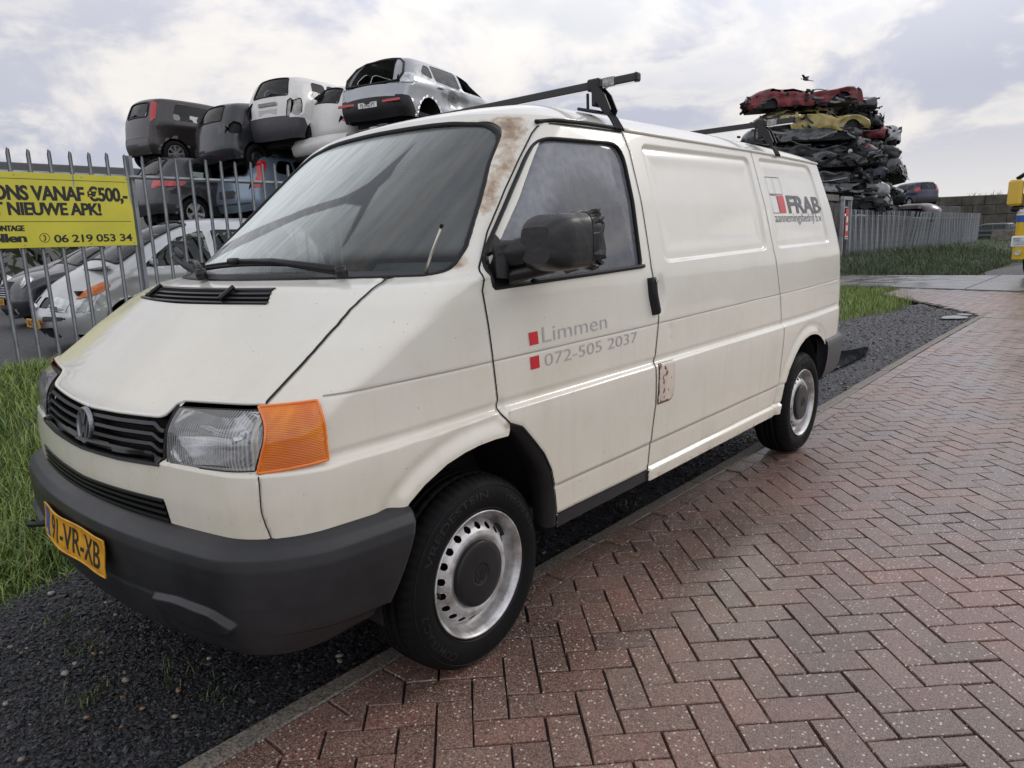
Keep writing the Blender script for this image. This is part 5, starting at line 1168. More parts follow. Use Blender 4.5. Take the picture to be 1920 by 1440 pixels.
# roof bars
def roof_bar(yc, zc):
    b = MB(); b.box((0, yc, zc), (1.72, .030, .030), bev=.004); bar = b.build('roof_bar', mat('bar_black', (.012, .012, .013), .4, var=.3, vs=12), VAN); 
    b = MB(); b.box((0, yc-.0002, zc-.0165), (1.70, .018, .003)); b.build('bar_underside', M_['chrome'], bar)
    for s in (1, -1):
        b = MB(); b.box((s*.857, yc, zc), (.018, .034, .034), bev=.006); b.build('end_cap', M_['blackplastic'], bar)
        b = MB(); b.box((s*.735, yc, zc+.001), (.055, .0345, .0345), bev=.003); b.build('tape_band', mat('worn_tape', (.45, .45, .45), .5, var=.7, vs=60), bar)
        f = MB(); f.box((s*.665, yc, zc), (.06, .044, .046), bev=.006); f.box((s*.672, yc, zc-.045), (.022, .055, .075), bev=.004)
        # curved clamp plate, hook and screw
        for dy in (-.024, .024):
            pl = [(.655, zc-.005), (.685, zc-.002), (.725, zc-.045), (.752, zc-.105), (.742, zc-.125), (.715, zc-.110), (.690, zc-.075), (.668, zc-.05)]
            T = np.array([[s, 0, 0, 0], [0, 0, 1, yc+dy], [0, 1, 0, 0], [0, 0, 0, 1.]]); f.prism(pl, -.003, .003, T)
        f.tube([(s*.640, yc-.02, zc-.03), (s*.640, yc-.02, zc-.10)], .006, 8); f.box((s*.655, yc, zc-.098), (.10, .10, .012), np.array(Matrix.Rotation(s*.25, 3, 'Y')), bev=.003); f.box((s*.70, yc+.01, zc-.075), (.03, .03, .06), np.array(Matrix.Rotation(-s*.5, 3, 'Y')), bev=.004)
        f.build('bar_foot', M_['blackplastic'], bar)
        st = MB()
        for dy in (-.024, -.008, .008, .024):
            st.tube([(s*.715, yc+dy, zc-.095), (s*.742, yc+dy*1.05+.012, zc-.135), (s*.760, yc+dy*1.1+.022, zc-.172), (s*.762, yc+dy*1.1+.025, zc-.182)], .0052, 6)
        st.build('clamp_strap', M_['blackplastic'], bar, smooth=True)
roof_bar(1.005, 1.962); roof_bar(2.66, 1.966)
# ------------------------------------------------------------------ car builder: side profile, half-width and rounding
def chaikin(P, n=3):
    P = np.asarray(P, float)
    for _ in range(n):
        Q = np.empty((2*len(P)-2, 2)); Q[0::2] = .78*P[:-1]+.22*P[1:]; Q[1::2] = .22*P[:-1]+.78*P[1:]; Q[0] = P[0]; Q[-1] = P[-1]; P = Q
    return P
def rs(P, n, pw=None):
    d = np.r_[0, np.cumsum(np.linalg.norm(np.diff(P, axis=0), axis=1))]; s = np.linspace(0, 1, n)
    if pw: s = .5-.5*np.cos(s*PI) if pw == 'c' else s
    s = s*d[-1]; return np.stack([np.interp(s, d, P[:, 0]), np.interp(s, d, P[:, 1])], -1)
class Car:
    def __init__(c, rear, top, front, W, belt=.95, th=.18, r=.13, tp=.10, nu=72, nv=34, bow=.07, nx=17, zs=.30):
        """rear / top / front: polylines (y, z) of the side profile, tail at y = 0"""
        c.W, c.belt, c.th, c.r, c.tp, c.bow = W/2, belt, th, r, tp, bow
        full = chaikin(np.concatenate([rear, top[1:], front[1:]]), 3); 
        k1 = np.argmin(np.linalg.norm(full-np.array(rear[-1]), axis=1)); k2 = np.argmin(np.linalg.norm(full-np.array(front[0]), axis=1))
        c.Rc, c.Tc, c.Fc = rs(full[:k1+1], nv, 'c'), rs(full[k1:k2+1], nu), rs(full[k2:], nv, 'c')[::-1]
        c.full = full; c.L = full[:, 0].max(); c.H = full[:, 1].max(); b0, b1 = c.Rc[0], c.Fc[0]; c.Bc = np.stack([np.linspace(b0[0], b1[0], nu), np.linspace(b0[1], b1[1], nu)], -1)
        u = np.linspace(0, 1, nu)[None, :, None]; v = (np.linspace(0, 1, nv)**.9)[:, None, None]
        G = (1-u)*c.Rc[:, None]+u*c.Fc[:, None]+(1-v)*c.Bc[None]+v*c.Tc[None]-((1-u)*(1-v)*b0+u*(1-v)*b1+(1-u)*v*c.Tc[0]+u*v*c.Tc[-1])
        c.G = G; c.X = c.hw(G[..., 0], G[..., 1])
        # closed strip over tail, roof and nose
        c.loop = np.concatenate([c.Rc, c.Tc[1:], c.Fc[::-1][1:]]); xe = np.concatenate([c.X[:, 0], c.X[-1, 1:], c.X[:, -1][::-1][1:]])
        T = np.gradient(c.loop, axis=0); T /= np.linalg.norm(T, axis=1, keepdims=True)+1e-9; Nn = np.stack([-T[:, 1], T[:, 0]], -1); c.Nn = Nn
        q = np.linspace(-1, 1, nx)[None, :]; bow = c.bow*(1-np.abs(q)**2.2)*(.35+.65*np.abs(Nn[:, :1])); P = c.loop[:, None]+Nn[:, None]*bow[..., None]
        c.S = np.stack([xe[:, None]*q, P[..., 0], P[..., 1]], -1); c.q = q*np.ones((len(xe), 1)); c.xe = xe
        d = np.r_[0, np.cumsum(np.linalg.norm(np.diff(c.loop, axis=0), axis=1))]; c.s = d
    def hw(c, y, z):
        poly = np.r_[c.full, [[c.full[-1, 0], -1], [c.full[0, 0], -1]]]; d = np.maximum(-sd_poly(poly, y, z), 0)
        w = c.W-c.th*np.clip((z-c.belt)/(c.H-c.belt), 0, 1)**1.15-.035*np.clip((.55-z)/.35, 0, 1)**2-c.tp*np.abs((y-c.L*.5)/(c.L*.5))**4
        w += .012*np.exp(-((z-c.belt+.09)/.05)**2)-.008*np.exp(-((z-.62)/.09)**2)
        dd = np.minimum(d, c.r); return w-(c.r-np.sqrt(np.maximum(c.r**2-(c.r-dd)**2, 0)))
    def arc(c, y, z): return c.s[np.argmin((c.loop[:, 0]-y)**2+(c.loop[:, 1]-z)**2)]
    def cut(c, side_regions, strip_regions, arches):
        """labels: side_regions [(id, poly)], strip_regions [(id, (y,z), (y,z), width)] ; arches [(y, z, r)]"""
        X = np.stack([c.X, c.G[..., 0], c.G[..., 1]], -1); C = c.G.copy(); lab = Lab(*X.shape[:2])
        for idn, P in side_regions:
            s = sd_poly(np.array(P), C[..., 0], C[..., 1]); X, C, s = snap(X, C, s); lab.put(idn, s)
        for y, z, r in arches:
            s = np.hypot(C[..., 0]-y, C[..., 1]-z)-r; X, C, s = snap(X, C, s); lab.put(-1, s)
        S = c.S.copy(); Cs = np.stack([c.q, np.repeat(c.s[:, None], c.q.shape[1], 1)], -1); ls = Lab(*S.shape[:2])
        for idn, p0, p1, w in strip_regions:
            a, b = sorted((c.arc(*p0), c.arc(*p1))); w0, w1 = w if isinstance(w, tuple) else (-w, w)
            s = np.maximum(np.maximum(a-Cs[..., 1], Cs[..., 1]-b), np.maximum(w0-Cs[..., 0], Cs[..., 0]-w1)*c.xe[:, None]); S, Cs, s = snap(S, Cs, s); ls.put(idn, s)
        c.sx, c.sl, c.tx, c.tl = X, lab, S, ls
    def faces(c, idn, off=0.0, where='both'):
        Vs, Fs, n = [], [], 0
        if where in ('both', 'side', 'left', 'right'):
            F = c.sl.faces(idn)
            if len(F):
                Nn = shell_normals(c.sx); V, F = compact((c.sx+Nn*off).reshape(-1, 3), F)
                for s in ((1, -1) if where in ('both', 'side') else ((1,) if where == 'right' else (-1,))):
                    Vs.append(V*[s, 1, 1]); Fs.append((F if s > 0 else F[:, ::-1])+n); n += len(V)
        if where in ('both', 'strip'):
            F = c.tl.faces(idn)
            if len(F):
                Nn = shell_normals(c.tx); V, F = compact((c.tx+Nn*off).reshape(-1, 3), F); Vs.append(V); Fs.append(F+n)
        if not Vs: return None
        return np.concatenate(Vs), np.concatenate(Fs)
def car_paint(name, col, metal=.0, rough=.3, var=.12, coat=.5):
    m = M_.get(name)
    if m is None: m = M_[name] = mat(name, col, rough, metal, var=var, vs=2.2, coat=coat, det=8)
    return m
M_['alloy'] = mat('wheel_alloy', (.50, .50, .51), .35, .7, var=.3, vs=12)
def small_wheel(root, x, y, z, r, style, w=.18):
    s = 1 if x > 0 else -1
    rt = bpy.data.objects.new('wheel', None); COL.objects.link(rt); rt.parent = root; rt.location = (x, y, z); B = np.array(Matrix.Rotation(s*PI/2, 4, 'Y'))
    b = MB(); b.lathe([(r*.62, -.01), (r*.66, .004), (r*.80, .012), (r*.93, 0), (r*.985, -.02), (r, -.05), (r, -.15), (r*.9, -w), (r*.6, -w)], 40, B); b.build('tyre', M_['tyre'], rt, local=True, smooth=True)
    f = MB(); f.lathe([(r*.645, -.012), (r*.655, .002), (r*.63, .003), (r*.60, -.02), (r*.58, -.09), (0, -.095)], 40, B)
    if style == 'steel':
        f.lathe([(r*.56, -.06), (r*.50, -.04), (r*.36, -.02), (r*.22, -.03), (0, -.025)], 32, B)
    else:
        n = style if isinstance(style, int) else 7
        for k in range(n):
            a = 2*PI*k/n; c, s_ = math.cos(a), math.sin(a); d, e = np.array([c, s_, 0]), np.array([-s_, c, 0]); tw = .16
            P = [d*r*.14-e*r*.075+(0, 0, -.012), d*r*.62-e*r*(.10 if n < 7 else .085)+e*r*tw*.5+(0, 0, -.006), d*r*.62+e*r*(.10 if n < 7 else .085)+e*r*tw*.5+(0, 0, -.006), d*r*.14+e*r*.075+(0, 0, -.012)]
            P = np.array(P+[p+np.array([0, 0, -.03]) for p in P])@B[:3, :3].T; f.add(P, [(0, 1, 2, 3), (0, 4, 5, 1), (1, 5, 6, 2), (2, 6, 7, 3), (3, 7, 4, 0)])
        f.lathe([(r*.17, -.02), (r*.16, -.004), (0, -.002)], 24, B)
    f.build('rim', M_['blackplastic' if style == 'steel' else 'alloy'], rt, local=True)
    return rt
def build_car(name, car, paint, loc, rotz, label, cat, group, spec, tilt=(0, 0)):
    root = empty(name, loc, (tilt[0], tilt[1], rotz), label, cat, group)
    car.cut(spec['side'], spec['strip'], spec['arch'])
    P = lambda n, f, m, par=root, **k: mk(n, f[0], f[1], m, par, local=True, **k) if f is not None else None
    body = P('body', car.faces(0), paint)
    names = spec['names']       # id -> (part name, material, where)
    for idn, (nm, m, wh) in names.items():
        for w in (('left', 'right') if wh == 'side' else (('strip',) if wh == 'strip' else ('both',))):
            f = car.faces(idn, spec.get('off', {}).get(idn, -.006), w)
            if f is not None and ('light' in nm or 'lamp' in nm or nm in ('grille', 'bumper_strip')) and w != 'left' and w != 'right':
                cx = f[0][f[1]].mean(1)[:, 0]
                for k in (1, -1):
                    g = f[1][cx*k > 0]
                    if len(g): P(nm, compact(f[0], g), m)
            else: P(nm, f, m)
    for idn, p0, p1, w in spec['strip']:
        if names.get(idn, ('',))[0] in ('windscreen', 'rear_window'):
            ss = sorted((car.arc(*p0), car.arc(*p1))); qq = rpoly([(-w, ss[0]), (w, ss[0]), (w, ss[1]), (-w, ss[1])], .06, 5); qq = resample(np.r_[qq, qq[:1]], .05); iu = (qq[:, 0]+1)/2*(car.S.shape[1]-1); iv = np.interp(qq[:, 1], car.s, np.arange(len(car.s)))
            u0, v0 = np.clip(iu.astype(int), 0, car.S.shape[1]-2), np.clip(iv.astype(int), 0, len(car.s)-2); fu, fv = (iu-u0)[:, None], (iv-v0)[:, None]; S = car.S
            pts = (1-fu)*(1-fv)*S[v0, u0]+fu*(1-fv)*S[v0, u0+1]+(1-fu)*fv*S[v0+1, u0]+fu*fv*S[v0+1, u0+1]; b = MB(); b.tube(pts, .016, 6, cap=False); b.build('window_seal', M_['rubber'], root, local=True, smooth=True)
    # dark tub, seats, underside
    b = MB(); L, W = car.L, car.W; z0 = car.Rc[0, 1]
    b.box((0, L*.5, z0+.08), (W*1.72, L*.86, .08)); b.box((0, L*.86, .52), (W*1.5, L*.2, .45)); b.box((0, L*.66, car.belt-.12), (W*1.5, .30, .22), bev=.05)
    if spec.get('seats', True):
        for x in (-.36, .36): b.box((x, L*.44, car.belt-.06), (.44, .14, .62), np.array(Matrix.Rotation(R(14), 3, 'X')), bev=.05); b.box((x, L*.42, car.belt+.32), (.24, .08, .16), bev=.03)
        b.box((0, L*.24, car.belt-.16), (1.1, .14, .5), bev=.05)
    b.build('interior', M_['dark'], root, local=True)
    if spec.get('under', True):
        u = MB(); u.box((0, L*.5, z0-.03), (W*1.5, L*.8, .12)); u.tube([(.2, L*.1, z0-.08), (.2, L*.6, z0-.08)], .05, 8); u.box((-.3, .45, z0-.02), (.5, .25, .2), bev=.04); u.build('underbody', M_['dark'], root, local=True)
    r = spec.get('r', .29)
    for i, (y, z, _) in enumerate(spec['arch']):
        wl = MB()
        for s in (1, -1):
            if spec.get('skip', ()) and (s, i) in spec['skip']: continue
            small_wheel(root, s*(car.W-.035), y, spec.get('wz', r), r, spec.get('wheels', 7))
        th = np.linspace(-.1, PI+.1, 16); rr = spec['arch'][i][2]+.01
        for s in (1, -1):
            rg = [np.stack([np.full(16, s*x), y+rr*np.cos(th), z+rr*np.sin(th)], -1) for x in (car.W-.05, car.W-.42)]; wl.add(np.concatenate(rg), [tuple(f) for f in grid_faces(2, 16)]); wl.add(rg[1], [tuple(range(16))])
        wl.build('wheel_housing', M_['dark'], root, local=True)
    root['car'] = 1; del root['car']
    return root
GLS = M_['carglass']
def front_bar(name, m, root, pts, r): b = MB(); b.tube(pts, r, 6); return b.build(name, m, root, local=True, smooth=True)
def small_plate(root, y, z, txt, m, w=.52, h=.11, s=1, tiltx=0.0):
    """plate on the tail (s = -1 on the nose)"""
    b = MB(); b.box((0, y, z), (w, .012, h), bev=.004); o = b.build('number_plate', m, root, local=True)
    V, F = fit_text(txt, w*.78, h*.66, .012, ref='F'); V = V-[w*.36, h*.33]
    mk('plate_characters', np.stack([V[:, 0]*s, np.full(len(V), y-.0085*s), V[:, 1]+z], -1), F, M_['black'], o, local=True, smooth=False); return o
# ---- shapes
def hatch(L, H, W, tail=.30, hood=.86, base=.70, roofy=(.16, .60), hb=1.0, tz=.92, **k):
    """tail: overhang of roof from bumper at the top; base: windscreen base as share of L; hood: hood front height"""
    rear = [(.07, .27), (.015, .40), (0, .55), (.02, .66), (tail*.22, tz), (tail*.62, tz+(H-tz)*.55), (tail, H-.06)]
    top = [(tail, H-.06), (tail+.22, H-.008), (L*.42, H), (L*roofy[1], H-.05), (L*base, hb), (L*.88, hood+.04), (L-.20, hood-.04)]
    front = [(L-.20, hood-.04), (L-.06, hood-.16), (L, .52), (L-.02, .36), (L-.08, .24)]
    return Car(rear, top, front, W, **k)
G1 = 'wrecked cars stacked behind the grey fence'
def ws_reg(car, idn, p0, p1, w=.86): return (idn, p0, p1, w)
# dark brown three-door, topmost at the left end
c = hatch(3.41, 1.50, 1.47, tail=.22, base=.76, hood=.92, hb=1.02, tz=.95, belt=.98, th=.15, r=.10, bow=.05)
sp = dict(side=[(1, rpoly([(.50, 1.02), (1.42, 1.00), (1.44, 1.36), (.62, 1.38)], .08)), (2, rpoly([(1.56, 1.00), (2.52, 1.02), (2.25, 1.34), (1.58, 1.38)], .05)), (4, [(.03, .95), (.105, .93), (.25, 1.38), (.15, 1.38)])],
          strip=[(3, (.10, 1.02), (.20, 1.36), .80), (5, (2.05, 1.42), (2.55, 1.06), .88), (6, (.05, .28), (.02, .60), .97), (4, (.04, .92), (.18, 1.36), (.88, 1)), (4, (.04, .92), (.18, 1.36), (-1, -.88))],
          arch=[(.52, .29, .33), (2.86, .29, .33)], names={1: ('window', GLS, 'side'), 3: ('rear_window', GLS, 'strip'), 4: ('tail_light', M_['redlens'], 'both'), 5: ('windscreen', GLS, 'strip'), 6: ('bumper', car_paint('brown_trim', (.030, .026, .025), 0, .45), 'strip')}, off={4: .004}, wheels=8, skip=((-1, 1),))
BR = build_car('wrecked_hatchback', c, car_paint('brown_paint', (.026, .021, .020), .3, .32), (-14.97, 5.7, 3.33), R(4), 'dark brown three-door hatchback, the leftmost car on top of the stacks', 'car', G1, sp, (R(-1), R(2)))
b = MB(); b.tube([(0, .03, 1.12), (-.18, .05, 1.10), (-.33, .06, 1.12)], .012, 6); b.build('rear_wiper', M_['blackplastic'], BR, local=True)
b = MB(); b.box((.725, 1.45, .62), (.012, .12, .06), bev=.01); b.build('sticker', mat('sticker', (.55, .58, .60), .5), BR, local=True)
b = MB(); b.box((0, .015, .42), (.52, .02, .16)); b.build('plate_recess', M_['blackplastic'], BR, local=True)
# black small hatch with its lamps gone
c = hatch(3.75, 1.47, 1.62, tail=.34, base=.72, hood=.9, tz=.95, belt=.95, th=.20, r=.17, bow=.07)
sp = dict(side=[(1, rpoly([(.52, 1.10), (.95, 1.00), (1.0, 1.30), (.72, 1.32)], .08)), (2, rpoly([(1.06, .98), (1.9, .98), (1.85, 1.33), (1.08, 1.34)], .05)), (7, rpoly([(2.0, .98), (2.75, .99), (2.45, 1.20), (2.02, 1.33)], .05)), (4, rpoly([(.06, .78), (.30, .76), (.34, .98), (.14, 1.04)], .04))],
          strip=[(3, (.14, 1.02), (.32, 1.36), .78), (5, (2.2, 1.44), (2.7, 1.05), .88), (4, (.03, .80), (.10, 1.0), (.80, 1)), (4, (.03, .80), (.10, 1.0), (-1, -.80))],
          arch=[(.62, .30, .34), (3.02, .30, .34)], names={1: ('quarter_window', GLS, 'side'), 3: ('rear_window', GLS, 'strip'), 4: ('lamp_opening', M_['gap'], 'both'), 5: ('windscreen', GLS, 'strip'), 2: ('window', GLS, 'side')}, off={4: -.05}, wheels='steel')
build_car('wrecked_hatchback', c, car_paint('black_paint', (.016, .017, .021), .2, .25), (-12.75, 6.3, 2.98), R(5), 'black hatchback with empty lamp openings between brown and white cars on the stacks', 'car', G1, sp, (R(2), R(-2)))
# white city car, rear bumper black
c = hatch(3.54, 1.55, 1.58, tail=.30, base=.74, hood=.98, hb=1.08, tz=.98, belt=1.0, th=.20, r=.15, bow=.06)
sp = dict(side=[(1, rpoly([(.55, 1.06), (.98, 1.02), (1.02, 1.42), (.64, 1.43)], .05)), (2, rpoly([(1.06, 1.02), (1.85, 1.0), (1.85, 1.43), (1.09, 1.43)], .05)), (7, rpoly([(1.95, 1.0), (2.72, 1.03), (2.38, 1.40), (1.95, 1.43)], .05)), (4, rpoly([(.03, .70), (.20, .70), (.24, 1.04), (.12, 1.06)], .03)), (6, [(-.1, .2), (.36, .2), (.36, .36), (.26, .66), (-.1, .66)])],
          strip=[(3, (.12, 1.08), (.30, 1.46), .90), (5, (2.15, 1.50), (2.58, 1.13), .88), (6, (.07, .27), (.02, .67), 1.1), (4, (.03, .70), (.11, 1.06), (.86, 1.01)), (4, (.03, .70), (.11, 1.06), (-1.01, -.86))],
          arch=[(.58, .29, .34), (2.88, .29, .34)], names={1: ('quarter_window', GLS, 'side'), 2: ('window', GLS, 'side'), 7: ('window', M_['gap'], 'side'), 3: ('rear_window', GLS, 'strip'), 4: ('lamp_recess', mat('bare_primer', (.50, .48, .45), .6, var=.4, vs=14), 'both'), 5: ('windscreen', GLS, 'strip'), 6: ('bumper', M_['greyplastic'], 'both')}, off={4: -.03, 6: .012}, wheels=6)
WH = car_paint('white_paint', (.68, .67, .64), 0, .3)
PN = build_car('wrecked_hatchback', c, WH, (-11.55, 7.0, 3.36), R(14), 'white city car with black rear bumper and a bare lamp recess on the stacks', 'car', G1, sp)
b = MB(); b.box((0, -.012, .96), (.50, .02, .07), bev=.006); b.build('handle_strip', mat('grey_scuff', (.35, .34, .33), .5, var=.5, vs=30), PN, local=True)
b = MB(); b.tube([(-.02, .06, 1.14), (.06, .075, 1.17), (.20, .07, 1.15)], .013, 6); b.build('rear_wiper', M_['blackplastic'], PN, local=True)
b = MB(); b.box((-.73, .10, .86), (.06, .10, .32), bev=.015); b.build('tail_light', M_['redlens'], PN, local=True)
b = MB(); b.box((0, -.016, .80), (.50, .012, .12), bev=.02); b.build('plate_recess', mat('dirty_white', (.52, .51, .48), .6), PN, local=True)
# white rounded three-door, bumper hanging
c = hatch(3.65, 1.42, 1.64, tail=.52, base=.72, hood=.88, tz=.92, belt=.90, th=.26, r=.24, bow=.10)
sp = dict(side=[(1, rpoly([(.75, .98), (1.40, .94), (1.42, 1.26), (1.02, 1.27)], .08)), (2, rpoly([(1.5, .94), (2.6, .96), (2.25, 1.25), (1.52, 1.29)], .05)), (4, rpoly([(.03, .66), (.24, .64), (.34, .92), (.18, .93)], .04))],
          strip=[(3, (.24, 1.0), (.46, 1.32), .80), (5, (2.15, 1.38), (2.6, 1.04), .86), (4, (.03, .70), (.13, .94), (.90, 1)), (4, (.03, .70), (.13, .94), (-1, -.90))],
          arch=[(.62, .28, .33), (2.95, .28, .33)], names={1: ('quarter_window', GLS, 'side'), 2: ('window', GLS, 'side'), 3: ('rear_window', GLS, 'strip'), 4: ('tail_light', M_['redlens'], 'both'), 5: ('windscreen', GLS, 'strip')}, off={4: .004}, wheels='steel')
KA = build_car('wrecked_hatchback', c, WH, (-10.75, 7.7, 3.25), R(10), 'white rounded hatchback with its rear bumper sagging, beside the silver shell without a tailgate', 'car', G1, sp, (R(3), R(3)))
b = MB(); rr = np.linspace(-.78, .78, 14); b.add(np.array([[x, -.16+.25*abs(x)**3+dy, z+.06*x] for z, dy in ((.40, .02), (.36, -.06), (.24, -.09), (.10, -.05), (.06, .02)) for x in rr]), [tuple(f) for f in grid_faces(5, 14)]); b.build('bumper', WH, KA, local=True, smooth=True)
b = MB(); b.tube([(0, .30, 1.06), (-.20, .20, 1.0), (-.40, .21, .99)], .014, 6); b.build('rear_wiper', M_['blackplastic'], KA, local=True)
b = MB(); b.lathe([(0, .008), (.05, .008), (.06, 0)], 20, np.array(Matrix.Translation((0, .02, .84)) @ Matrix.Rotation(PI/2, 4, 'X'))); b.box((0, .02, .74), (.10, .02, .06), bev=.02); b.build('badge', M_['chrome'], KA, local=True)
# silver hatch without a tailgate
c = hatch(4.06, 1.45, 1.72, tail=.52, base=.74, hood=.92, hb=1.02, tz=.93, belt=.94, th=.24, r=.18, bow=.09, nu=96, nv=44)
dg = rpoly([(.62, 1.10), (.98, 1.02), (1.0, 1.28), (.84, 1.30)], .04)
sp = dict(side=[(1, dg), (2, rpoly([(1.05, 1.01), (1.98, .98), (1.98, 1.34), (1.06, 1.33)], .04)), (-1, rpoly([(2.06, .98), (2.98, .98), (2.66, 1.22), (2.10, 1.345)], .05)), (4, rpoly([(.10, .86), (.50, .90), (.46, 1.04), (.20, 1.07)], .03)), (6, [(-.1, .2), (.30, .2), (.34, .36), (.20, .62), (-.1, .66)])],
          strip=[(-1, (.06, .86), (.62, 1.40), .82), (5, (2.5, 1.40), (3.0, 1.06), .88), (6, (.07, .27), (.02, .60), 1.1), (4, (.06, .88), (.18, 1.06), (.84, 1.01)), (4, (.06, .88), (.18, 1.06), (-1.01, -.84))],
          arch=[(.80, .30, .37), (3.36, .30, .35)], names={1: ('quarter_window', GLS, 'side'), 2: ('window', GLS, 'side'), 4: ('tail_light', M_['wlens'], 'both'), 5: ('windscreen', GLS, 'strip'), 6: ('bumper', M_['blackplastic'], 'both')}, off={4: .004, 6: .006}, wheels='steel', seats=False, skip=((1, 0), (-1, 0)))
SIL = car_paint('silver_paint', (.56, .57, .58), .35, .3)
# dented rear door
yy, zz = c.G[..., 0], c.G[..., 1]; c.X -= .10*np.exp(-(((yy-1.75)/.35)**2+((zz-.72)/.16)**2))-.02*np.sin(yy*14+zz*9)*np.exp(-(((yy-1.7)/.5)**2+((zz-.75)/.25)**2))
RI = build_car('wrecked_hatchback', c, car_paint('grey_silver_paint', (.36, .37, .39), .5, .3), (-9.0, 7.62, 3.50), R(14), 'silver hatchback shell without its tailgate, highest and rightmost of the stacked cars', 'car', G1, sp)
small_plate(RI, -.085, .50, 'FJ-342-PT', mat('plate_white', (.70, .71, .70), .4), .44, .10)
for s in (1, -1):
    b = MB(); b.box((s*.52, -.055, .54), (.42, .02, .05), bev=.008); b.build('reflector', M_['redlens'], RI, local=True)
b = MB(); fq = np.array([(-.60, .08, .90), (-.66, .20, 1.05), (-.56, .40, 1.28), (-.40, .52, 1.385), (0, .50, 1.40), (.40, .52, 1.385), (.56, .40, 1.28), (.66, .20, 1.05), (.60, .08, .90), (0, .02, .88), (-.60, .08, .90)]); b.tube(fq, .022, 8, cap=False); b.build('tailgate_seal', M_['rubber'], RI, local=True, smooth=True)
b = MB(); b.box((.885, 1.18, .90), (.03, .20, .03), bev=.01); b.build('door_handle', SIL, RI, local=True)
# blue-grey estate below the white ones
c = hatch(4.34, 1.46, 1.70, tail=.46, base=.72, hood=.90, tz=.95, belt=.94, th=.22, r=.15, bow=.08)
sp = dict(side=[(1, rpoly([(.62, 1.06), (1.10, 1.0), (1.12, 1.32), (.80, 1.33)], .05)), (2, rpoly([(1.18, 1.0), (2.08, .97), (2.05, 1.34), (1.2, 1.34)], .05)), (7, rpoly([(2.15, .97), (3.0, .98), (2.62, 1.28), (2.16, 1.34)], .05)), (4, rpoly([(.05, .74), (.20, .72), (.50, 1.30), (.36, 1.32)], .03))],
          strip=[(3, (.14, 1.0), (.42, 1.36), .80), (5, (2.6, 1.40), (3.1, 1.05), .88), (4, (.03, .74), (.38, 1.32), (.90, 1)), (4, (.03, .74), (.38, 1.32), (-1, -.90))],
          arch=[(.74, .31, .35), (3.4, .31, .35)], names={1: ('quarter_window', GLS, 'side'), 2: ('window', GLS, 'side'), 7: ('window', GLS, 'side'), 3: ('rear_window', GLS, 'strip'), 4: ('tail_light', M_['redlens'], 'both'), 5: ('windscreen', GLS, 'strip')}, off={4: .005}, wheels=5)
FO = build_car('wrecked_hatchback', c, car_paint('bluegrey_paint', (.20, .26, .33), .4, .3), (-12.55, 6.5, 1.95), R(8), 'pale blue hatchback with tall red tail lights, squeezed under the white city car', 'car', G1, sp)
b = MB(); b.box((0, -.075, .62), (.50, .02, .16), bev=.02); b.build('plate_recess', M_['greyplastic'], FO, local=True); b = MB(); b.box((0, -.06, .42), (1.5, .03, .04), bev=.01); b.build('bumper_strip', M_['greyplastic'], FO, local=True)
# dark estate under the brown one
c = hatch(4.2, 1.51, 1.75, tail=.50, base=.72, hood=.92, tz=.95, belt=.95, th=.24, r=.17, bow=.08)
sp['arch'] = [(.74, .32, .36), (3.35, .32, .36)]; sp['side'] = [(1, rpoly([(.66, 1.08), (1.10, 1.02), (1.12, 1.36), (.84, 1.37)], .05)), (2, rpoly([(1.18, 1.02), (2.08, .99), (2.05, 1.38), (1.2, 1.38)], .05)), (7, rpoly([(2.15, .99), (2.95, .99), (2.6, 1.30), (2.16, 1.38)], .05)), (4, rpoly([(.04, .80), (.62, .86), (.52, 1.02), (.16, 1.0)], .03))]
sp['strip'] = [(3, (.18, 1.06), (.46, 1.40), .80), (5, (2.5, 1.44), (3.0, 1.05), .88), (4, (.03, .80), (.10, 1.0), (.72, 1)), (4, (.03, .80), (.10, 1.0), (-1, -.72))]; sp['r'] = .31
build_car('wrecked_hatchback', c, car_paint('darkgrey_paint', (.028, .028, .032), .3, .3), (-13.75, 5.1, 1.95), R(4), 'dark grey hatchback with wide red lamps and alloy wheels, under the brown car', 'car', G1, sp, (R(-3), 0))
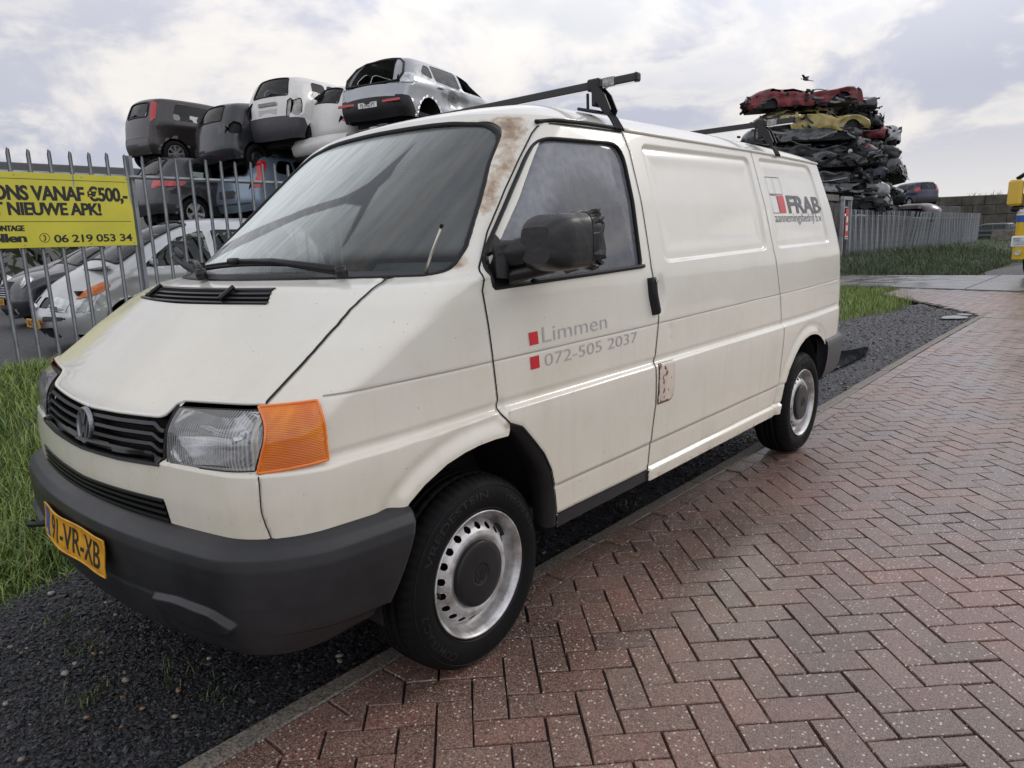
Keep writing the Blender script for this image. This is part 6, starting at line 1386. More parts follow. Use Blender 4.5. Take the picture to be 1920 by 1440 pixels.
# ---- parked cars with their noses to the lane
G2 = 'cars parked nose out behind the fence'
c = Car([(.07, .27), (.01, .42), (0, .60), (.04, .95), (.16, 1.3), (.34, 1.52)], [(.34, 1.52), (.7, 1.575), (1.5, 1.59), (2.15, 1.53), (2.60, 1.34), (3.14, 1.00), (3.30, .92), (3.55, .77), (3.68, .64)], [(3.68, .64), (3.76, .54), (3.79, .44), (3.78, .34), (3.70, .22)], 1.70, belt=.99, th=.20, r=.17, tp=.14, nu=130, nv=56, bow=.16, nx=33)
sp = dict(side=[(1, rpoly([(.62, 1.10), (1.10, 1.04), (1.12, 1.45), (.74, 1.46)], .05)), (2, rpoly([(1.18, 1.04), (1.92, 1.01), (1.92, 1.46), (1.20, 1.46)], .05)), (7, rpoly([(2.0, 1.01), (2.92, 1.0), (2.80, 1.10), (2.40, 1.36), (2.02, 1.46)], .04)), (4, rpoly([(3.34, .60), (3.54, .50), (3.75, .49), (3.67, .63), (3.53, .665), (3.40, .70)], .02)), (8, rpoly([(3.30, .79), (3.42, .715), (3.55, .675), (3.67, .645), (3.53, .77), (3.36, .845)], .02))],
          strip=[(5, (2.12, 1.54), (3.10, 1.02), .90), (4, (3.785, .49), (3.70, .62), (.52, 1.0)), (4, (3.785, .49), (3.70, .62), (-1.0, -.52)), (6, (3.785, .50), (3.72, .60), (.12, .52)), (6, (3.785, .50), (3.72, .60), (-.52, -.12)), (9, (3.70, .22), (3.775, .345), .62), (10, (3.785, .395), (3.79, .44), (.36, .98)), (10, (3.785, .395), (3.79, .44), (-.98, -.36))],
          arch=[(.62, .30, .34), (3.08, .30, .34)], names={1: ('quarter_window', GLS, 'side'), 2: ('window', GLS, 'side'), 7: ('window', GLS, 'side'), 4: ('headlight', M_['wlens'], 'both'), 5: ('windscreen', GLS, 'strip'), 8: ('indicator_lamp', M_['amber'], 'side'), 6: ('grille', M_['blackplastic'], 'strip'), 9: ('air_dam', M_['gap'], 'strip'), 10: ('bumper_strip', M_['greyplastic'], 'strip')}, off={4: .006, 8: .008, 9: -.03, 6: -.012, 10: .008}, wheels=6)
MO = build_car('parked_car', c, SIL, (-8.0, 5.25, .22), R(180), 'silver small car with amber-topped headlights, right behind the fence', 'car', G2, sp)
small_plate(MO, 3.985, .36, '18-ZD-VL', M_['plateyellow'], .50, .11, -1)
for k in (0, 1):
    b = MB(); x0 = -.50+.62*k; b.tube([(x0+.52, 3.19, 1.05), (x0+.30, 3.10, 1.085), (x0, 3.05, 1.11)], .014, 6); b.tube([(x0+.50, 3.20, 1.045), (x0+.20, 3.16, 1.075)], .016, 6); b.build('wiper', M_['blackplastic'], MO, local=True, smooth=True)
b = MB(); xs = np.linspace(-.62, .62, 24); b.add(np.array([[x, 3.34-.10*x*x+dy, zz_] for dy, zz_ in ((-.10, 1.03), (.04, .995)) for x in xs]), [tuple(f) for f in grid_faces(2, 24)]); b.build('scuttle_grille', M_['greyplastic'], MO, local=True)
for k in range(3):
    b = MB(); xs = np.linspace(.14, .50, 8); z = .515+.026*k
    for s in (1, -1): b.tube([(s*x, 3.885-.14*x*x-.0*k, z) for x in xs], .008, 6)
    b.build('grille_bar', M_['greyplastic'], MO, local=True)
b = MB(); b.prism([(0, .045), (.034, 0), (0, -.045), (-.034, 0)], -.01, .012, np.array(Matrix.Translation((0, 3.93, .56)) @ Matrix.Rotation(-PI/2, 4, 'X'))); b.build('badge', M_['chrome'], MO, local=True)
b = MB(); b.box((.84, 2.78, 1.06), (.14, .08, .10), bev=.03); b.box((-.84, 2.78, 1.06), (.14, .08, .10), bev=.03); b.build('wing_mirror', SIL, MO, local=True)
# black round-lamped small car
c = Car([(.07, .27), (.01, .42), (0, .60), (.06, .92), (.22, 1.22), (.40, 1.36)], [(.40, 1.36), (.7, 1.40), (1.5, 1.41), (2.1, 1.36), (2.72, .98), (3.2, .90), (3.50, .78)], [(3.50, .78), (3.61, .62), (3.63, .46), (3.62, .34), (3.54, .22)], 1.69, belt=.93, th=.20, r=.15, nu=100, nv=44, bow=.12, nx=25)
sp = dict(side=[(1, rpoly([(.70, 1.0), (1.42, .97), (1.42, 1.30), (.80, 1.30)], .04)), (2, rpoly([(1.5, .97), (2.55, .95), (2.15, 1.25), (1.5, 1.30)], .04))], strip=[(5, (2.12, 1.35), (2.68, 1.01), .88), (6, (3.62, .55), (3.53, .74), .50), (9, (3.58, .25), (3.62, .36), .7)], arch=[(.60, .30, .33), (3.04, .30, .33)],
          names={1: ('quarter_window', GLS, 'side'), 2: ('window', GLS, 'side'), 5: ('windscreen', GLS, 'strip'), 6: ('grille', M_['gap'], 'strip'), 9: ('air_dam', M_['gap'], 'strip')}, off={6: -.01, 9: -.02}, wheels=5)
MI = build_car('parked_car', c, car_paint('black_paint', (.016, .017, .021), .2, .25), (-12.5, 5.80, .20), R(180), 'black small car with round headlights and a barred chrome grille', 'car', G2, sp)
for k in range(5):
    b = MB(); xs = np.linspace(-.34+.03*abs(k-2), .34-.03*abs(k-2), 12); b.tube([(x, 3.755-.19*x*x-.012*k, .555+.038*k) for x in xs], .009, 6); b.build('grille_bar', M_['chrome'], MI, local=True)
for s in (1, -1):
    T = np.array(Matrix.Translation((s*.56, 3.50, .79)) @ Matrix.Rotation(R(-62), 4, 'X')); b = MB(); b.lathe([(0, .05), (.08, .043), (.115, .01), (.12, -.08)], 28, T); hl = b.build('headlight', M_['wlens'], MI, local=True, smooth=True); b = MB(); b.lathe([(.112, .018), (.125, .024), (.132, .012), (.128, -.05)], 28, T); b.build('lamp_ring', M_['chrome'], hl, local=True, smooth=True)
small_plate(MI, 3.772, .47, '45-NX-TS', M_['plateyellow'], .50, .11, -1)
# dark violet hatch at the left edge
c = Car([(.07, .27), (.01, .42), (0, .60), (.06, .95), (.26, 1.25), (.48, 1.42)], [(.48, 1.42), (.8, 1.465), (1.6, 1.475), (2.2, 1.41), (2.98, 1.02), (3.5, .90), (3.82, .74)], [(3.82, .74), (3.98, .60), (4.03, .46), (4.02, .34), (3.94, .22)], 1.72, belt=.95, th=.22, r=.17, nu=100, nv=44, bow=.15, nx=25)
sp = dict(side=[(1, rpoly([(.80, 1.05), (1.35, 1.0), (1.37, 1.34), (.95, 1.36)], .04)), (2, rpoly([(1.45, 1.0), (2.8, .97), (2.3, 1.30), (1.5, 1.36)], .04)), (4, rpoly([(3.15, .80), (3.75, .64), (3.94, .64), (3.70, .80), (3.30, .95)], .03))], strip=[(5, (2.25, 1.40), (2.92, 1.06), .88), (4, (4.0, .54), (3.88, .69), (.62, 1)), (4, (4.0, .54), (3.88, .69), (-1, -.62)), (9, (3.96, .25), (4.02, .42), .72)], arch=[(.68, .30, .34), (3.3, .30, .34)],
          names={1: ('quarter_window', GLS, 'side'), 2: ('window', GLS, 'side'), 4: ('headlight', M_['wlens'], 'both'), 5: ('windscreen', GLS, 'strip'), 9: ('air_dam', M_['gap'], 'strip')}, off={4: .005, 9: -.02}, wheels=5)
VI = build_car('parked_car', c, car_paint('violet_paint', (.045, .035, .045), .4, .3), (-16.6, 7.3, .22), R(178), 'dark purple hatchback with long swept headlights, furthest from the lane', 'car', G2, sp)
b = MB(); b.tube([(.5, 3.08, 1.04), (.1, 2.98, 1.10), (-.3, 2.97, 1.10)], .014, 6); b.build('wiper', M_['blackplastic'], VI, local=True, smooth=True)
# ------------------------------------------------------------------ crushed cars
def wreck_paint(col, metal=.2):
    n = 'wreck_paint_'+'_'.join('%03d' % int(q*999) for q in col)
    if n not in M_: M_[n] = mat(n, col, .34, metal, var=.9, vs=2.3, dark=tuple((.45 if max(col) > .3 else .25)*q+.008 for q in col), coat=.25, det=9, rvar=.3)
    return M_[n]
def crushed(name, loc, rotz, col, seed, label, cat, group, h=.55, L=4.0, W=1.65, tilt=(0, 0), bend=0.0, red=False, metal=.2, hi=None):
    rn = np.random.default_rng(seed); root = empty(name, loc, (tilt[0], tilt[1], rotz), label, cat, group)
    c = hatch(L, 1.45, W, tail=rn.uniform(.2, .5), base=rn.uniform(.68, .75), hood=.9, tz=.93, belt=.94, th=.2, r=.16, bow=.07, nu=58, nv=20, nx=15)
    dg = [(1, rpoly([(L*.16, 1.0), (L*.28, .97), (L*.28, 1.33), (L*.2, 1.33)], .05)), (2, rpoly([(L*.30, .97), (L*.48, .95), (L*.48, 1.33), (L*.31, 1.33)], .05)), (2, rpoly([(L*.50, .95), (L*.69, .96), (L*.62, 1.22), (L*.50, 1.33)], .05))]
    c.cut(dg, [(-1, (L*.06, 1.0), (L*.10, 1.34), .8), (-1, (L*.6, 1.38), (L*.71, 1.03), .86)], [(L*.17, .30, .36), (L*.81, .30, .36)])
    ph = rn.uniform(0, 6.28, (6, 3)); fr = rn.normal(0, 1, (6, 3))*np.array([3.2, 2.6, 3.2])
    def crush(V):
        V = V.copy(); z = V[:, 2]; t = np.clip((z-.9)/.55, 0, 1); z2 = np.where(z < .9, .04+(z-.2)*(.82*h/.7), .04+.82*h+t*h*.36); V[:, 2] = z2
        V[:, 0] *= 1.06+.05*np.sin(V[:, 1]*2+seed)
        d = np.zeros_like(V)
        for k in range(6):
            w = V@fr[k]; tri = lambda q: np.abs((q/PI) % 2-1)-.5
            d[:, 0] += .075*tri(w+ph[k, 0])/(1+.3*k); d[:, 1] += .09*tri(w*.8+ph[k, 1])/(1+.3*k); d[:, 2] += .085*tri(w*1.1+ph[k, 2])/(1+.25*k)
        f2 = V@np.array([4.1, 7.3, 3.3])+seed; d[:, 2] += .04*tri(f2); d[:, 0] += .03*tri(f2*1.7)
        V += d*1.2; V[:, 2] += bend*((V[:, 1]-L/2)/(L/2))**2+.02*np.sin(V[:, 1]*3+seed); return V
    P = lambda n, f, m, **k: mk(n, crush(f[0]), f[1], m, root, local=True, smooth=False, **k) if f is not None else None
    pm = wreck_paint(col, metal)
    b = P('body', c.faces(0), pm)
    auto_smooth(b, 28)
    # torn dark innards squeezed out along both flanks and ends
    mb = MB()
    mb.box((0, L*.5, h*.42), (W*.90, L*.93, h*.62))
    for i in range(64):
        s = rn.choice((-1, 1)); y = rn.uniform(.05, .97)*L; x = s*W*rn.uniform(.40, .54) if rn.random() < .72 else rn.uniform(-.4, .4)*W; yy_ = y if abs(x) > W*.38 else (rn.uniform(-.12, .12) if rn.random() < .6 else L+rn.uniform(-.2, .08))
        z = rn.uniform(.02, h*1.05); dm = rn.uniform(.04, .26, 3)*np.array([.5, 1.3, .7]); Rm = np.array(Matrix.Rotation(rn.uniform(-.7, .7), 3, 'X') @ Matrix.Rotation(rn.uniform(-.6, .6), 3, 'Z')); mb.box((x, yy_, z), dm, Rm, bev=.008)
    for i in range(8):
        s = rn.choice((-1, 1)); p = np.array([s*W*.46, rn.uniform(0, L), rn.uniform(.05, h*.8)]); q = p+np.array([s*rn.uniform(0, .12), rn.normal(0, .35), rn.normal(0, .12)]); mb.tube([p, (p+q)/2+rn.normal(0, .05, 3), q], rn.uniform(.012, .035), 6)
    mb.build('torn_innards', M_['scrapdark'], root, local=True)
    mb = MB()
    for i in range(20):      # bent bright sheet and bumper strips
        s = rn.choice((-1, 1)); y = rn.uniform(.02, .95)*L; z = rn.uniform(.05, h*.9); n = 6; yy_ = np.linspace(0, rn.uniform(.25, 1.0), n); cur = rn.normal(0, .18, 2)
        p = np.stack([np.full(n, s*W*.53)+cur[0]*yy_*yy_+rn.normal(0, .015, n), y+yy_-.3, z+cur[1]*yy_+.05*np.sin(yy_*5+i)], -1); wv = rn.uniform(.02, .09); mb.add(np.concatenate([p, p+np.array([s*.02, 0, wv])]), [tuple(f) for f in grid_faces(2, n)])
    mb.build('bent_strips', M_['scrapbright' if hi else 'scrapgrey'], root, local=True)
    # wheels pressed flat against the floor, a lamp
    for i, y in enumerate((L*.17, L*.81)):
        for s in (1, -1):
            if rn.random() < .45:
                wb = MB(); B = np.array(Matrix.Rotation(s*PI/2+rn.normal(0, .35), 4, 'Y')); wb.lathe([(.10, 0), (.19, .01), (.26, .0), (.285, -.04), (.28, -.15), (.2, -.17)], 22, B); wo = wb.build('wheel', M_['tyre'], root, local=True, smooth=True); wo.location = (s*W*.48, y, .24); wb2 = MB(); wb2.lathe([(.19, .004), (.17, -.03), (.06, -.01), (0, -.01)], 22, B); wb2.build('rim', M_['alloy' if rn.random() < .5 else 'blackplastic'], wo, local=True, smooth=True)
    if red:
        for s in (1, -1):
            lb = MB(); lb.box((s*W*.43, .06, h*.62), (.22, .10, .16), np.array(Matrix.Rotation(s*.2, 3, 'Z')), bev=.03); lb.build('tail_light', M_['redlens'], root, local=True)
    return root
M_['scrapdark'] = mat('scrap_dark', (.022, .022, .025), .5, .3, var=.6, vs=5, rvar=.3); M_['scrapgrey'] = mat('scrap_grey', (.16, .17, .19), .4, .6, var=.6, vs=6, dark=(.04, .04, .045)); M_['scrapbright'] = mat('scrap_bright', (.5, .51, .53), .32, .6, var=.4, vs=5)
G3 = 'crushed cars piled behind the far fence'
K = 0
def pile(lst):
    global K
    for loc, deg, col, h, L, tl, bend, red, hi, lab in lst:
        K += 1; crushed('crushed_car', loc, R(deg), col, 100+K*7, lab, 'crushed car', G3, h, L, tilt=(R(tl[0]), R(tl[1])), bend=bend, red=red, hi=hi)
BK, DG, GY, SV, RD, YE, BL, WT = (.018, .019, .023), (.04, .042, .047), (.14, .15, .16), (.36, .37, .39), (.22, .014, .022), (.46, .37, .13), (.03, .04, .07), (.55, .56, .56)
# ------------------------------------------------------------------ palisade fences
FX = -6.70
def pale_mb(h, w=.021):
    """one corrugated pale, splayed point at the top; local z up from its foot"""
    b = MB(); pr = [(-w, .012), (-w*.72, .0), (-w*.38, .013), (w*.38, .013), (w*.72, .0), (w, .012)]
    V = [(y, x, z) for z in (0, h-.055) for x, y in pr]+[(y+.004, x*.62+.004, h-.012*(x > 0)) for x, y in pr]; V = [(q[0], q[1], q[2]) for q in V]
    k = 6; F = [(i, i+1, i+7, i+6) for i in range(5)]+[(6+i, 7+i, 13+i, 12+i) for i in range(5)]; T = [(v[0]-.003, v[1], v[2]) for v in V]
    b.add(V, F); b.add(T, [f[::-1] for f in F]); return b
def fence(name, label, y0, y1, pitch, zb, h, posts, group=None, lean=None, far=False, cap=100):
    rt = empty(name, (FX, (y0+y1)/2, zb), label=label, cat='fence'); PW = .034 if far else .021; proto = pale_mb(h, PW).build('pale', M_['galv'], rt, local=True); ys = np.arange(y0, y1, pitch); n = 0; rest = MB(); L0 = rt.location.y
    for i, y in enumerate(ys):
        if any(abs(y-p) < .05 for p in posts): continue
        tx, ty = (lean(y)[:2] if lean else (RNG.normal(0, .004), RNG.normal(0, .004)))
        if n < cap:
            o = proto if n == 0 else proto.copy()
            if n: COL.objects.link(o); o.parent = rt
            o.location = (.016+RNG.normal(0, .002)+tx*.4, y-L0, .02+RNG.normal(0, .006)); o.rotation_euler = (-ty, tx, RNG.normal(0, .05)); n += 1
        else:
            p = pale_mb(h, PW); V = np.concatenate(p.V); c, s = math.cos(-ty), math.sin(-ty); V = np.c_[V[:, 0]+tx*V[:, 2], V[:, 1]*c+ty*V[:, 2], V[:, 2]]; rest.add(V+np.array([.016, y-L0, .02]), p.F)
    if rest.n: o = rest.build('pale', M_['galv'], rt, local=True); o['kind'] = 'stuff'
    for z in (.05, h-.225):
        q = np.arange(y0-.3, y1+.3, .6 if far else 3.0); P = np.stack([np.array([-.012+(lean(v)[0]*z if lean else 0) for v in q]), q-L0, np.array([z+(lean(v)[2] if lean and len(lean(v)) > 2 else 0) for v in q])], -1)
        b = MB(); 
        for dy, dz in ((.0, .018), (-.03, 0)): pass
        b.tube(P, .024, 4, flat=1.0); b.build('rail', M_['galv'], rt, local=True)
    for p in posts:
        b = MB(); tx, ty = (lean(p)[:2] if lean else (0, 0)); Rm = np.array(Matrix.Rotation(tx, 3, 'Y') @ Matrix.Rotation(-ty, 3, 'X')); hh = h+.02
        for dx, sx, sy in ((-.045, .008, .10), (.045-.10, .008, .10)): b.box(np.array([dx, p-L0, hh/2]), (sx, sy, hh), Rm)
        b.box(np.array([-.05, p-L0, hh/2]), (.10, .007, hh), Rm); b.build('post', M_['galv'], rt, local=True)
    return rt
fence('palisade_fence', 'grey palisade fence that carries the yellow sign, left of the van', -2.6, 9.0, .1955, .17, 2.33, (2.155, 4.9, 7.65, -.59), )
def buckle(y):
    k = math.exp(-((y-44)/3.5)**2)+.7*math.exp(-((y-39.5)/1.6)**2); rn = math.sin(y*7.7)*.02; return (.03*math.sin(y*.35)+.09*k+rn*.4, .10*k*math.sin(y*1.3)+.12*math.exp(-((y-41.5)/2.5)**2)+rn*1.4, -.10*k-.05*sstep(38, 50, y))
fence('palisade_fence', 'long buckled grey palisade fence below the crushed cars', 29.9, 59.5, .135, .14, 2.02, (30.2, 33.3, 36.6, 39.9, 43.2, 46.6, 50, 53.4, 56.8, 59.3), lean=buckle, far=True)
# gate frame at the near end of the long fence, planks behind it
gt = empty('gate_frame', (FX, 29.2, .14), label='grey steel gate post frame at the near end of the buckled fence', cat='gate'); b = MB()
b.box((0, .45, 1.2), (.12, .12, 2.4)); b.box((0, -.45, 1.2), (.12, .12, 2.4)); b.build('post', M_['galv'], gt, local=True); b = MB(); b.box((.002, 0, 2.45), (.13, 1.12, .13)); b.box((.002, -.1, 2.1), (.06, .5, .06)); b.build('crossbar', M_['galv'], gt, local=True)
WD = mat('grey_boards', (.13, .125, .115), .8, var=.55, vs=4, bump=.5, bs=40)
pw = empty('board_wall', (-7.6, 29.6, 0), label='weathered grey board wall holding up the pile behind the gate frame', cat='wall'); 
b = MB()
for i in range(64): b.box((.28+.012*(i % 3), -2.4+i*.31, 1.25-.25*(i > 12)), (.05, .30, 2.35-.5*(i > 12)+.03*(i % 2)))
b.build('boards', WD, pw, local=True); b = MB(); b.box((.02, -.9, 2.68), (.30, 3.8, .24)); b.build('beam', mat('beam_timber', (.22, .20, .17), .8, var=.5, vs=6), pw, local=True)
# red notice on the gate
rsn = empty('notice_board', (FX+.10, 29.02, 1.05), label='tall red notice with white squares hanging on the gate frame', cat='sign'); b = MB(); b.box((0, 0, .55), (.012, .36, 1.15), bev=.004); b.build('panel', M_['red'], rsn, local=True)
b = MB(); WP = mat('white_vinyl', (.72, .72, .70), .5)
for z in (.72, .38): b.box((.009, 0, z), (.006, .20, .22))
b.box((.009, 0, .02), (.006, .34, .12)); b.build('white_fields', WP, rsn, local=True); b = MB(); b.box((.0135, 0, .02), (.004, .22, .06)); b.build('dark_field', M_['black'], rsn, local=True)
# ------------------------------------------------------------------ yellow sign
def sign():
    YM = mat('sign_yellow', (.62, .56, .045), .38, var=.10, vs=3, coat=.1); rt = empty('advert_sign', (-6.655, .9, 1.487), label='yellow advertising board with black lettering wired to the fence', cat='sign')
    y0, y1 = -.35, 2.10; b = MB(); b.box((0, (y0+y1)/2-.9, .394), (.006, y1-y0, .788), bev=.002); b.build('panel', YM, rt, local=True)
    def line(body, ya, yb, z, h, bold, ref, sx=None):
        V, F = fit_text(body, yb-ya, h, bold, ref=ref, space=.94); n = len(V); sh = .005 if bold > .025 else .0; X = np.concatenate([V, V+[sh, 0]]); mk('lettering', np.stack([np.repeat([.0042, .0046], n), ya-.9+X[:, 0]-sh/2, z-1.487+X[:, 1]], -1), F+[tuple(i+n for i in q) for q in F], M_['black'], rt, local=True, smooth=False)
    line('ONS VANAF \u20ac500,-', .722, 2.058, 1.992, .148, .030, 'N'); line('T NIEUWE APK!', .705, 1.753, 1.835, .130, .030, 'N'); line('MONTAGE', .655, .965, 1.667, .058, .035, 'M'); line('ollen', .640, .972, 1.553, .086, .030, 'l'); line('06 219 053 34', 1.232, 2.052, 1.540, .082, .022, '0')
    b = MB(); b.box((.0042, .5, .721), (.0016, 1.32, .005)); b.box((.0042, .5, .277), (.0016, 1.32, .005)); b.build('rule', M_['black'], rt, local=True)
    b = MB(); a = np.linspace(0, 2*PI, 33); b.tube(np.stack([np.full(33, .0042), .243+.047*np.cos(a), .104+.047*np.sin(a)], -1), .0028, 4, cap=False); a = np.linspace(-1.2, 1.2, 9); b.tube(np.stack([np.full(9, .0046), .226+.026*np.cos(a), .104+.030*np.sin(a)], -1), [.009, .006, .005, .005, .005, .005, .005, .006, .009], 6); b.build('telephone_symbol', M_['black'], rt, local=True)
    b = MB()
    for y in (.25, .95, 1.60, 2.07):
        for z in (.03, .76): b.tube([(.002, y-.9, z), (.0065, y-.9, z)], .007, 8)
    b.build('fixing_bolts', M_['galv'], rt, local=True)
sign()
# ------------------------------------------------------------------ the pile of crushed cars
pile([
 # near column, long sides to the lane; from the top
 ((-10.9, 29.1, 6.30), -49, RD, .62, 4.5, (2, 0), .05, False, True, 'dark red crushed car on the very top of the pile'),
 ((-10.6, 29.5, 5.55), -48, YE, .62, 4.6, (-1, 2), -.04, False, False, 'straw yellow crushed car directly under the red one'),
 ((-11.0, 29.3, 4.95), -50, GY, .52, 4.7, (1, 0), .03, False, True, 'grey flattened car with pale roof panels under the yellow one'),
 ((-10.7, 29.6, 4.40), -47, BK, .50, 4.7, (0, 2), .0, False, False, 'black flattened car under the grey one, fourth from the top'),
 ((-10.8, 29.4, 3.85), -49, DG, .50, 4.8, (1, -1), .02, False, False, 'charcoal flattened car, fifth from the top at the near end'),
 ((-10.4, 29.8, 3.35), -48, BK, .48, 4.6, (-1, 0), .0, False, True, 'black flattened car with bright torn edges above the silver bonnet'),
 ((-10.3, 30.0, 2.78), -46, SV, .48, 4.7, (2, 1), .05, False, True, 'silver flattened car at the bottom of the near column'),
 # middle column, tails towards the lane
 ((-8.35, 32.6, 5.35), 12, DG, .80, 4.0, (3, 2), .0, True, False, 'charcoal crushed car with red tail lights facing out beside the yellow one'),
 ((-8.25, 32.8, 4.75), 10, BK, .55, 4.1, (0, -3), .0, False, False, 'black crushed car under the one with red tail lights'),
 ((-8.30, 32.7, 4.20), 15, RD, .50, 4.0, (0, 2), .02, False, False, 'dark red crushed car halfway down the middle column'),
 ((-8.20, 32.9, 3.65), 12, DG, .52, 4.1, (1, 0), .0, False, False, 'charcoal crushed car below the red one of the middle column'),
 ((-8.15, 32.8, 3.10), 9, BK, .50, 4.1, (0, 2), .0, False, True, 'black crushed car with hanging bright strips in the middle column'),
 ((-8.05, 32.6, 2.40), 14, WT, .58, 4.0, (-4, -2), .04, False, True, 'dirty white crushed car at the foot of the middle column'),
 # far column
 ((-7.95, 35.0, 5.95), 16, BK, .62, 3.9, (0, 4), .0, False, False, 'black crushed car on top of the far column'),
 ((-7.80, 35.2, 5.35), 14, RD, .55, 3.9, (2, 0), .0, False, False, 'red crushed car second from the top of the far column'),
 ((-7.40, 36.4, 5.25), 20, SV, .62, 3.8, (0, -3), .0, False, True, 'silver crushed car sticking out at the right of the pile'),
 ((-7.85, 35.0, 4.70), 12, DG, .55, 4.0, (0, 2), .0, False, False, 'charcoal crushed car under the silver one'),
 ((-7.75, 35.3, 4.15), 16, BK, .50, 4.0, (0, -2), .0, False, False, 'black crushed car midway down the far column'),
 ((-7.70, 35.2, 3.55), 13, BL, .55, 4.0, (1, 2), .0, False, False, 'dark blue crushed car low in the far column'),
 ((-7.60, 35.6, 2.95), 15, BK, .55, 4.0, (0, 0), .0, False, True, 'black crushed car with torn bright sheets low in the far column'),
 ((-7.55, 35.4, 2.35), 12, WT, .58, 3.9, (-5, 3), .03, False, True, 'dirty white crushed car at the foot of the far column'),
 ((-7.60, 38.6, 2.60), 18, BK, .62, 4.0, (0, 4), .0, False, False, 'black crushed car between the far column and the blue hatchback'),
((-9.9, 31.2, 2.1), -45, BK, .5, 4.4, (0, 0), 0, False, False, 'black flattened car lowest of all behind the board wall'),
 # what carries them, mostly hidden by fence and boards
 ((-10.2, 30.4, 2.2), -47, DG, .55, 4.7, (0, 0), 0, False, False, 'charcoal crushed car behind the timber beam'),
])
# looser wrecks thrown on and against the pile
pile([
 ((-9.6, 30.7, 6.35), -20, BK, .45, 3.4, (8, 14), .1, False, True, 'black twisted wreck sticking up behind the red car'),
 ((-8.9, 32.0, 5.75), 25, GY, .5, 3.6, (-8, 10), .08, True, True, 'grey twisted wreck wedged behind the yellow car'),
 ((-7.75, 34.0, 6.3), 30, DG, .5, 3.4, (10, -14), .1, False, True, 'charcoal twisted wreck tilting on the middle of the pile'),
 ((-7.3, 36.0, 4.55), 35, BK, .55, 3.4, (6, 16), .08, False, True, 'black twisted wreck hanging out under the silver one'),
 ((-7.35, 36.2, 3.75), 8, GY, .6, 3.6, (-6, -12), .06, False, True, 'grey twisted wreck low at the right of the pile'),
 ((-7.30, 34.2, 2.75), 30, SV, .6, 3.4, (10, 12), .1, False, True, 'silver twisted wreck lying just above the fence'),
 ((-9.2, 30.6, 4.1), -30, GY, .5, 3.8, (4, 10), .06, False, True, 'grey twisted wreck bulging out of the near face'),
 ((-7.4, 33.4, 4.6), 40, RD, .4, 3.0, (-8, 10), .05, False, True, 'small red twisted wreck in the middle of the pile'),
])
# loose bits poking from the pile: a bent bumper and a door skin
b = MB(); n = 14; t = np.linspace(0, 1, n); P = np.stack([-7.55+.25*t, 31.7+1.5*t*.6, 6.45+.45*t-.25*t*t], -1); b.add(np.concatenate([P+(0, 0, 0), P+np.array([.12, 0, .55])*np.sin(t*PI*.8+.3)[:, None]]), [tuple(f) for f in grid_faces(2, n)]); o = b.build('bent_wing', wreck_paint(RD), smooth=True); tag(o, 'torn dark red wing panel standing up at the right end of the top car', 'car panel')
b = MB(); u = np.linspace(0, 1, 16); A = np.array([[-9.6+2.1*a+.2*c, 30.0+1.5*a-.35*c, 3.30+.05*math.sin(a*7)+.16*math.sin(c*2.4)+.05*a] for c in np.linspace(0, 1, 6) for a in u]); b.add(A, [tuple(f) for f in grid_faces(6, 16)]); o = b.build('loose_bonnet', car_paint('pale_bonnet', (.52, .53, .55), .3, .35), smooth=True); tag(o, 'pale silver bonnet lying across the lower part of the pile', 'car panel')
# bird over the pile
b = MB(); b.tube([(-8.98, 30.22, 7.53), (-8.92, 30.25, 7.52), (-8.84, 30.29, 7.50), (-8.76, 30.33, 7.47)], [.02, .05, .055, .02], 8); b.tube([(-8.78, 30.32, 7.475), (-8.60, 30.42, 7.42)], [.018, .012], 6); b.tube([(-9.0, 30.2, 7.55), (-9.05, 30.18, 7.54)], [.03, .004], 8)
bd = mk('bird', np.concatenate(b.V), b.F, mat('dark_feathers', (.03, .03, .035), .6), None); tag(bd, 'small dark bird flying just above the red car on the pile', 'bird')
w = MB(); w.add([(-8.95, 30.25, 7.53), (-8.80, 30.31, 7.51), (-8.90, 30.10, 7.68), (-9.0, 30.12, 7.69)], [(0, 1, 2, 3)]); w.add([(-8.95, 30.25, 7.53), (-8.80, 30.31, 7.51), (-8.80, 30.50, 7.66), (-8.92, 30.48, 7.67)], [(0, 1, 2, 3)]); w.build('wing', bpy.data.materials['dark_feathers'], bd)
# ------------------------------------------------------------------ beyond the pile
CW = mat('concrete_blocks', (.10, .09, .068), .85, var=.6, vs=1.2, dark=(.04, .036, .028), bump=.4, bs=8, bdist=.03, det=9)
def blockwall(name, label, x0, y0, x1, y1, z0, h, rows, bl, m, sub=None):
    d = np.array([x1-x0, y1-y0]); L = np.linalg.norm(d); a = math.atan2(d[1], d[0]); b = MB(); Rm = np.array(Matrix.Rotation(a, 3, 'Z')); hh = h/rows
    for r in range(rows):
        s = -(r % 2)*bl/2; b.box((x0+d[0]*.5-d[1]/L*.1, y0+d[1]*.5+d[0]/L*.1, z0+hh*(r+.5)), (L*.998, .5, hh), Rm)
        while s < L:
            e0, e1 = max(s, 0), min(s+bl, L)
            if e1-e0 > .15: c = (e0+e1)/2; b.box((x0+d[0]/L*c+RNG.normal(0, .01), y0+d[1]/L*c+RNG.normal(0, .01), z0+hh*(r+.5)), (e1-e0-.03, .8, hh-.025), Rm, bev=.03)
            s += bl
    o = b.build(name, m); return tag(o, label, 'wall')
blockwall('block_wall', 'high wall of stained concrete blocks closing off the yard', -14, 74.0, 6, 86.0, -.3, 4.3, 5, 1.9, CW)
blockwall('block_wall', 'low concrete wall that the blue hatchback stands on', -9.2, 44.6, -7.2, 53.5, .15, 2.45, 3, 1.8, mat('dark_concrete', (.10, .10, .098), .8, var=.5, vs=2))
